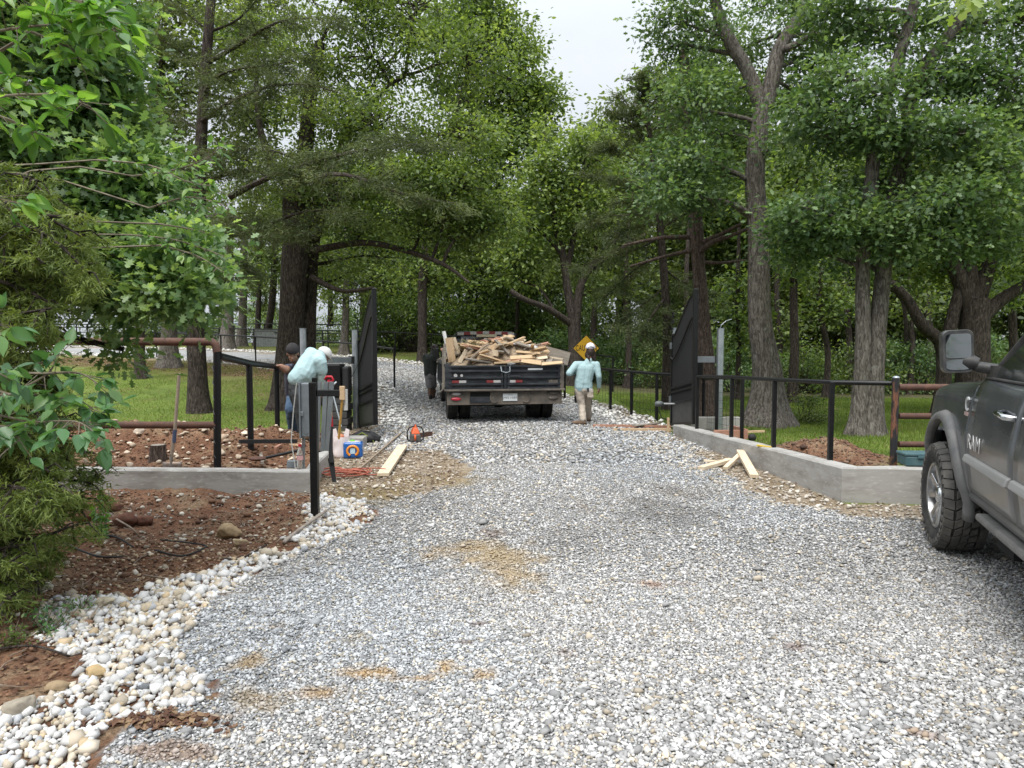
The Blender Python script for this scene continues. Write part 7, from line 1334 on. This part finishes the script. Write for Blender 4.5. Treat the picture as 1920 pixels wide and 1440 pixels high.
# shovel lying in the pit
a = at(492, 866, 8.75); b_ = at(562, 851, 9.0); a.z = max(a.z, .09); sh = empty('shovel', tuple(a), 0, 'dark shovel lying in the dug pit behind the wall', 'shovel'); MB().tube([(0, 0, .04), b_ - a + Vector((0, 0, .05))], .018, 10).build('handle', M_black, sh); q = MB().ell((-.06, 0, .04), (.11, .08, .03)).build('blade', M_rust, sh, smooth=True)
b_ = at(596, 847, 8.6); c_ = at(619, 840, 8.4); single(MB().tube([b_, c_], .012, 8), 'iron_rod', M_blackm, 'thin black iron rod lying on the wall corner by the spade', 'rod')
# yellow handled tool + block + tube by the stub rail
a = at(635, 808, 8.9); b_ = at(642, 746, 8.75); f = empty('push_broom', tuple(a), 0, 'upright wooden tool with a yellow handle leaning by the stub rail', 'hand tool'); M_yh = mat('yellow_handle', (.55, .33, .08), .5)
MB().tube([(0, 0, -.1), b_ - a], .014, 10).build('handle', M_yh, f, auto=40); u = (b_ - a); MB().box(u + Vector((0, 0, .06)), (.06, .05, .17)).build('head_block', M_wood, f, bevel=.004)
a = at(648, 745, 8.8); single(MB().tube([a + Vector((0, 0, -.16)), a + Vector((0, 0, .1))], .026, 12), 'plastic_tube', M_sack, 'short white plastic tube hanging beside the yellow handled tool', 'tube', auto=40)
stick('steel_rod', [at(600, 743, 9.6), at(631, 716, 9.7)], .012, M_galv, 'pale steel rod crossing behind the spade grip', 'rod'); stick('steel_rod', [at(625, 742, 9.5), at(640, 800, 9.4)], .011, M_galv, 'slanting grey steel rod between the spade and the yellow handle', 'rod')
# black pillar: housing over block column
c = at(629, 700, 12.9); f = empty('masonry_pillar', (c.x, c.y, 0), 0, 'dark block pillar with a black equipment box on top behind the bending worker', 'pillar')
M_blk2 = mat('dark_block', (.045, .045, .046), .85, col2=(.07, .07, .07), ns=9, bump=.004, bs=30); z1 = at(0, 744, 12.9).z; z0_ = 0
for k in range(5):
    hh = z1 / 5; MB().box((.0 + .02 * (k % 2), .1, hh * (k + .5)), (.44, .42, hh - .012)).build('block_course', M_blk2, f, bevel=.008)
zt1 = at(0, 682, 12.9).z; MB().box((-.06, .05, (z1 + zt1) / 2), (.36, .36, zt1 - z1 - .01)).build('equipment_box', M_black, f, bevel=.02); MB().box((.2, .05, (z1 + zt1) / 2 - .02), (.12, .3, zt1 - z1 - .06)).build('side_housing', M_blackm, f, bevel=.03)
MB().tube([(.24, 0, .9), (.34, -.1, 1.05), (.42, -.1, 1.2)], .006, 5).build('cable', M_blackm, f)
# matching black box on the right
c = at(1308, 692, 12.9); f = empty('equipment_box', (c.x, c.y, 0), 0, 'black equipment box on a dark post under the right steel arm', 'equipment box'); MB().box((0, 0, c.z), (.13, .3, .32)).build('housing', M_black, f, bevel=.02); MB().box((0, 0, (c.z - .16) / 2), (.05, .05, c.z - .16)).build('post', M_black, f)
MB().tube([(-.06, -.08, c.z - .15), (-.07, -.1, .6), (-.05, -.1, .1)], .012, 6).build('conduit', M_sack, f)
# lumber, generic flat boards on the ground
def plank(p0, p1, w_, t_, m, lab, z0=.03, z1=None, roll=0., name='lumber_board'):
    a = P3(*p0, z0); b = P3(*p1, z1 if z1 is not None else z0); o = empty('tmp', (0, 0, 0)); bpy.data.objects.remove(o); d = b - a; mb = MB().box((0, 0, 0), (d.length, w_, t_)); o = mb.build(name, m, None, bevel=.003)
    o.location = (a + b) / 2; q = d.to_track_quat('X', 'Z'); o.rotation_mode = 'QUATERNION'; from mathutils import Quaternion; o.rotation_quaternion = q @ Quaternion((1, 0, 0), R(roll)); return tag(o, lab, 'board')
plank((718, 890), (755, 836), .14, .04, M_woodp, 'pale new plank lying on rubble in front of the chainsaw', .05, .08)
plank((664, 888), (752, 812), .025, .025, M_bark2, 'long thin weathered stick lying left of the pale plank', .05, .05)
plank((1388, 846), (1414, 893), .10, .045, M_woodp, 'wide pale board leaning off the right wall, longest of the offcuts', .16, .035)
plank((1314, 878), (1372, 862), .09, .045, M_woodp, 'pale board lying flat, leftmost offcut by the right wall', .04, .05)
plank((1360, 878), (1388, 852), .06, .04, M_woodp, 'short square batten between the leftmost and the widest offcut', .04, .13)
plank((1450, 868), (1466, 880), .06, .03, M_woodp, 'small pale wood scrap in the rubble against the right wall', .06, .04)
plank((1320, 864), (1346, 866), .05, .03, M_woodp, 'half buried batten end behind the leftmost offcut', .04, .04)
plank((1112, 798), (1258, 800), .04, .05, M_woodr, 'long reddish form board across the drive edge by the right gate', .03, .05)
plank((1150, 806), (1258, 806), .03, .06, M_wood, 'second form board, brown, just in front of the long reddish one', .02, .03)
plank((1190, 798), (1235, 793), .12, .02, M_woodg, 'flat grey shingle piece lying on the reddish form board', .07, .07)
a = at(1253, 782, 12.7); single(MB().box((a.x, a.y, .10), (.04, .04, .36)), 'wooden_stake', M_wood, 'short wooden stake at the far end of the right wall', 'stake', bevel=.003)
a = at(1369, 797, 11.0); single(MB().box((a.x, a.y, .17), (.035, .035, .34)), 'wooden_stake', M_woodp, 'pale wooden stake behind the right wall near the steel post', 'stake', bevel=.003)
c = P3(1393, 822, .15); f = empty('form_box', (c.x, c.y, .12), 0, 'reddish wooden footing form behind the right wall', 'form box')
MB().box((-.2, 0, .08), (.5, .04, .16)).build('form_board', M_woodr, f, bevel=.003); MB().beam((.06, 0, .1), (.0, .5, .1), .04, .14).build('form_board', M_woodr, f); MB().beam((.07, .02, .13), (.36, .1, .13), .04, .03).build('form_board', M_wood, f)
a = P3(1410, 824, .15); single(MB().ell((a.x, a.y, .18), (.06, .05, .06), fn=lambda p: 1 + .2 * mnoise.noise(p * 3)), 'black_bag', M_blackm, 'small crumpled black bag under the reddish form behind the right wall', 'bag', smooth=True)
a = P3(1430, 838, .30); o = single(MB().box((0, 0, 0), (.22, .04, .02)), 'spirit_level', mat('level_yellow', (.6, .42, .05), .5), 'short yellow level lying on top of the right wall', 'level', bevel=.003); o.location = (a.x + .02, a.y, .308); o.rotation_euler = (0, 0, R(-60))
# pit forms on the left
f = empty('form_box', tuple(P3(500, 850, .1)), 0, 'reddish plank footing form inside the dug pit left of the gate', 'form box'); o = Vector(f.location)
for (a0, a1, hh, m) in (((473, 848), (518, 826), .10, M_woodr), ((516, 848), (532, 838), .14, M_woodr), ((530, 838), (570, 840), .10, M_wood), ((488, 848), (492, 868), .04, M_woodg)): MB().beam(P3(*a0, .16) - o, P3(*a1, .16) - o, .04, hh).build('form_board', m, f, bevel=.003)
single(MB().beam(P3(520, 824, .12), P3(574, 824, .12), .22, .03), 'wide_plank', M_wood, 'wide plank the kneeling worker stands on at the pit edge', 'board', bevel=.003)
single(MB().beam(P3(600, 858, .16), P3(622, 818, .12), .07, .04), 'form_plank', M_woodp, 'pale form plank along the inside of the left wall return', 'board', bevel=.003)
# tree stump
a = P3(297, 868, .15); f = empty('tree_stump', (a.x, a.y, zt(a.x, a.y)), 0, 'small sawn tree stump in the dug soil behind the left wall', 'tree stump')
MB().tube([(0, 0, -.05), (0, 0, .1), (0, 0, .2)], [.12, .095, .09], 20, tw=lambda i, q: 1 + .08 * math.sin(q * 9)).build('stump_body', BK_ced, f, auto=50); MB().cyl((0, 0, .2), (0, 0, .205), .08).build('cut_face', M_woodg, f)
# chainsaw
c = P3(779, 830, .0); f = empty('chainsaw', (c.x, c.y, zt(c.x, c.y) + .03), R(12), 'orange and grey chainsaw resting on the gravel, seen from its rear', 'chainsaw')
M_or = mat('orange_plastic', (.62, .10, .025), .4, col2=(.5, .09, .03), ns=8); M_gp = mat('saw_grey', (.07, .07, .065), .6)
MB().hexa([(-.085, -.14, 0), (.085, -.14, 0), (.085, .16, 0), (-.085, .16, 0), (-.075, -.13, .12), (.075, -.13, .12), (.075, .14, .14), (-.075, .14, .14)]).build('engine_housing', M_gp, f, bevel=.02)
MB().hexa([(-.07, -.1, .12), (.07, -.1, .12), (.07, .14, .14), (-.07, .14, .14), (-.03, -.06, .22), (.03, -.06, .22), (.035, .1, .22), (-.035, .1, .22)]).build('top_cover', M_or, f, bevel=.014); MB().tube([(0, -.04, .2), (0, -.02, .27)], [.02, .012], 8).build('filler_cap', M_or, f)
MB().tube([(-.125, .0, .02), (-.135, 0, .14), (-.10, .0, .22), (0, .0, .25), (.10, .0, .22), (.135, 0, .14), (.125, 0, .02), (.06, -.02, -.005), (-.06, -.02, -.005), (-.125, .0, .02)], .012, 8).build('front_handle', M_blackm, f, smooth=True)
MB().beam((.03, .14, .06), (.32, .42, .06), .006, .08).build('guide_bar', M_rust, f); MB().tube([(-.02, -.12, .1), (-.02, -.22, .12), (-.02, -.24, .06), (-.02, -.13, .03)], .016, 8).build('rear_handle', M_or, f, smooth=True)
# sticks beside the chainsaw
for pts, lab in (([(795, 848, .02), (798, 835, .3), (800, 826, .42)], 'thin bare stick standing up right of the chainsaw'), ([(788, 868, .02), (791, 850, .2), (794, 835, .38)], 'bent bare stick left of the upright one by the chainsaw'), ([(836, 893, .02), (812, 875, .06), (798, 862, .16), (796, 845, .34)], 'long bare stick arching down to the gravel right of the plank'), ([(690, 842, .04), (780, 850, .05), (838, 838, .03)], 'thin reddish vine lying across the rubble below the chainsaw')):
    stick('bare_stick', [P3(x, y + z * 190, z) for x, y, z in pts], [.005] * len(pts), M_bark2, lab)
# plastic bag, drink pack, work bag
a = P3(640, 858, 0); f = empty('shopping_bag', (a.x, a.y, zt(a.x, a.y)), 0, 'white thin plastic shopping bag standing by the left wall', 'bag')
M_pl = mat('white_plastic_film', (.68, .62, .62), .4, col2=(.58, .5, .5), ns=9); bg2 = MB(); n = 22; hs_ = np.linspace(0, 1, 10)
for j, h_ in enumerate(hs_):
    for i in range(n): q = 2 * math.pi * i / n; rad = (.14 * (1 - .22 * h_) if h_ > .05 else .115) * (1 + .16 * mnoise.noise(Vector((math.cos(q) * 2, math.sin(q) * 2, h_ * 3)))); bg2.v.append((rad * math.cos(q), rad * .7 * math.sin(q), .30 * h_))
for j in range(9):
    for i in range(n): bg2.f.append((j * n + i, j * n + (i + 1) % n, (j + 1) * n + (i + 1) % n, (j + 1) * n + i))
bg2.f.append(tuple(reversed(range(n)))); q = bg2.build('bag_film', M_pl, f, smooth=True)
for s in (-1, 1): h = MB(); h.add([(s * .11, -.02, .27), (s * .03, -.02, .28), (s * .07, 0, .42), (s * .12, 0, .40)], [(0, 1, 2, 3)]); h.add([(s * .11, .02, .27), (s * .03, .02, .28), (s * .07, 0, .42), (s * .12, 0, .40)], [(0, 1, 2, 3)]); h.build('handle', M_pl, f)
MB().ell((0, 0, .28), (.06, .05, .06)).build('contents', mat('terracotta', (.4, .14, .07), .6), f, smooth=True)
a = P3(663, 858, 0); f = empty('drink_pack', (a.x, a.y, zt(a.x, a.y)), R(6), 'blue plastic wrapped bottle pack with an orange ring print, beside the white bag', 'bottle pack')
o = MB().box((0, 0, .115), (.27, .2, .23)).build('wrap', mat('blue_wrap', (.02, .11, .36), .25, coat=.5), f, bevel=.035, seg=3)
MB().tube([(.075 * math.cos(q), -.104, .11 + .07 * math.sin(q)) for q in np.linspace(-1.0, 4.2, 20)], .017, 8).build('ring_print', mat('orange_print', (.7, .24, .02), .3), f); MB().box((0, -.102, .11), (.07, .006, .08)).build('label_print', mat('pale_blue_print', (.45, .6, .7), .3), f, bevel=.002)
MB().ell((0, 0, .225), (.11, .07, .022)).build('top_print', M_wht, f, smooth=True); MB().ell((-.01, -.02, .245), (.04, .03, .015)).build('green_print', mat('leaf_green', (.15, .45, .05), .3), f, smooth=True)
a = P3(683, 830, 0); f = empty('work_bag', (a.x, a.y, zt(a.x, a.y)), 0, 'slumped black and olive tool bag at the foot of the left gate', 'bag'); MB().ell((0, 0, .07), (.26, .17, .11), nu=24, nv=14, fn=lambda p: 1 + .25 * mnoise.noise(p * 2.2) + .1 * mnoise.noise(p * 6)).build('bag_body', M_blackm, f, smooth=True); MB().tube([(-.12, -.1, .1), (0, -.16, .18), (.14, -.1, .08), (.2, -.14, .0)], .014, 8).build('strap', mat('olive_strap', (.12, .15, .02), .7), f, smooth=True); MB().tube([(-.2, 0, .12), (-.05, .02, .2), (.1, 0, .17)], .014, 8).build('handle', M_black, f, smooth=True)
# bottle on the wall
a = at(563, 884, 7.85); f = empty('drink_bottle', (a.x, a.y, .232), 0, 'clear plastic bottle with a red cap standing on the left wall corner', 'bottle'); M_cl = bpy.data.materials.new('clear_plastic'); M_cl.use_nodes = True; q = M_cl.node_tree.nodes['Principled BSDF']; q.inputs['Base Color'].default_value = (.85, .9, .9, 1); q.inputs['Roughness'].default_value = .08; q.inputs['Transmission Weight'].default_value = .85; q.inputs['IOR'].default_value = 1.2
I4 = Matrix.Identity(4); MB().lathe([(0, 0), (.034, .0), (.036, .02), (.034, .08), (.036, .15), (.034, .18), (.016, .235), (.015, .25)], I4, 20).build('bottle_body', M_cl, f, auto=50); MB().lathe([(0, .275), (.018, .275), (.019, .248), (0, .248)], I4, 16).build('cap', M_redp, f, auto=40); MB().lathe([(.0365, .10), (.0365, .15)], I4, 20).build('label', mat('pink_label', (.6, .35, .35), .4), f)
a = at(548, 884, 7.95); o = single(MB().box((0, 0, .04), (.1, .1, .08), taper=.9), 'junction_box', M_box, 'small square grey box on the left wall beside the bottle', 'box', bevel=.006); o.location = (a.x, a.y, .228)
# orange cord heap
M_cord = mat('orange_cord', (.42, .12, .07), .55, col2=(.3, .08, .05), ns=9); r7 = np.random.default_rng(12); cd = MB(); pts = []; c = P3(640, 893)
t_s = np.linspace(0, 1, 300)
for t in t_s:
    a = t * 6.28 * 9 + .7 * math.sin(t * 40); rx = .20 + .10 * math.sin(t * 23); ry = .09 + .05 * math.sin(t * 31); cx = c.x - .14 + .42 * (t + .12 * math.sin(t * 17)); x_ = cx + rx * math.cos(a); y_ = c.y + ry * math.sin(a) + .05 * math.sin(t * 9); pts.append((x_, y_, zt(x_, y_) + .03 + .025 * (1 + math.sin(t * 77))))
single(cd.tube(pts, .0075, 6), 'extension_cord', M_cord, 'tangled orange extension cord heaped at the left wall corner', 'cord', smooth=True)
# sticks and hoses on the left dirt
for nm, pts, r_, m, lab, cat in [('bare_branch', [(532, 1022, .03), (560, 1000, .05), (612, 962, .07)], .017, mat('grey_branch', (.34, .30, .26), .8, col2=(.2, .16, .13), ns=12), 'thick pale branch lying at the foot of the black stub post', 'branch'), ('bare_branch', [(420, 1050, .02), (460, 1045, .03), (500, 1028, .03)], .012, BK_dark, 'dark twig lying at the upper edge of the white rock bed', 'branch'),
        ('black_hose', [(115, 1005, .04), (180, 1040, .03), (230, 1042, .03)], .009, M_blackm, 'black hose running from the cedar bush onto the dirt', 'hose'), ('black_hose', [(150, 1000, .05), (210, 1000, .06), (250, 1018, .03)], .009, M_blackm, 'black hose arching over the other one near the cedar bush', 'hose'), ('black_hose', [(290, 1035, .03), (340, 1040, .03), (385, 1020, .04), (370, 1012, .05), (300, 1008, .04)], .008, M_blackm, 'loop of black hose on the dirt below the boulder', 'hose'),
        ('bare_stick', [(270, 1070, .02), (300, 1082, .03), (330, 1085, .02)], .007, M_bark2, 'small pale stick just above the white rock bed', 'stick'), ('bare_stick', [(-20, 1218, .03), (60, 1215, .03), (130, 1232, .02)], .008, BK_dark, 'dark stick at the left edge between weeds and rocks', 'stick'), ('bare_stick', [(215, 955, .05), (245, 975, .12), (262, 990, .04)], .009, M_bark2, 'bent root stick sticking out of the dirt below the wall', 'stick'), ('bare_stick', [(160, 1170, .02), (185, 1140, .06), (200, 1120, .03)], .004, M_bark2, 'thin twig lying across the white rocks', 'stick')]:
    P = [P3(*p) for p in pts]; P = [Vector((p.x, p.y, zt(p.x, p.y) + z)) for p, (_, _, z) in zip(P, pts)]; Q, _ = smoothpath(P, [r_] * len(P), 5); single(MB().tube(Q, [r_ * (1 - .3 * i / len(Q)) for i in range(len(Q))], 8), nm, m, lab, cat, smooth=True)
# dug clods on the left
r8 = random.Random(3)
for k, (px, py, sz) in enumerate([(165, 955, .12), (210, 945, .10), (270, 962, .09), (235, 965, .11)]):
    p = P3(px, py); q = single(MB().ell((0, 0, 0), (sz, sz * .8, sz * .6), nu=20, nv=12, fn=lambda v: 1 + .3 * mnoise.noise(v * 1.8 + Vector((px, 0, 0))) + .12 * mnoise.noise(v * 6)), 'soil_clod', mat('red_clay', (.14, .06, .035), .95, col2=(.08, .035, .022), ns=9, bump=.01, bs=20) if k == 0 else bpy.data.materials['red_clay'], 'lump of red clay in the row of clods below the left wall', 'soil clod', 'clay clods below the left wall', smooth=True); q.location = (p.x, p.y, zt(p.x, p.y) + sz * .35)
# text curves become plain meshes so each keeps its own object identity
dg = bpy.context.evaluated_depsgraph_get()
for o in [q for q in bpy.data.objects if q.type == 'FONT']:
    me = bpy.data.meshes.new_from_object(o.evaluated_get(dg)); n = bpy.data.objects.new(o.name, me); C.objects.link(n); n.parent = o.parent; n.matrix_local = o.matrix_local.copy(); nm = o.name; bpy.data.objects.remove(o); n.name = nm
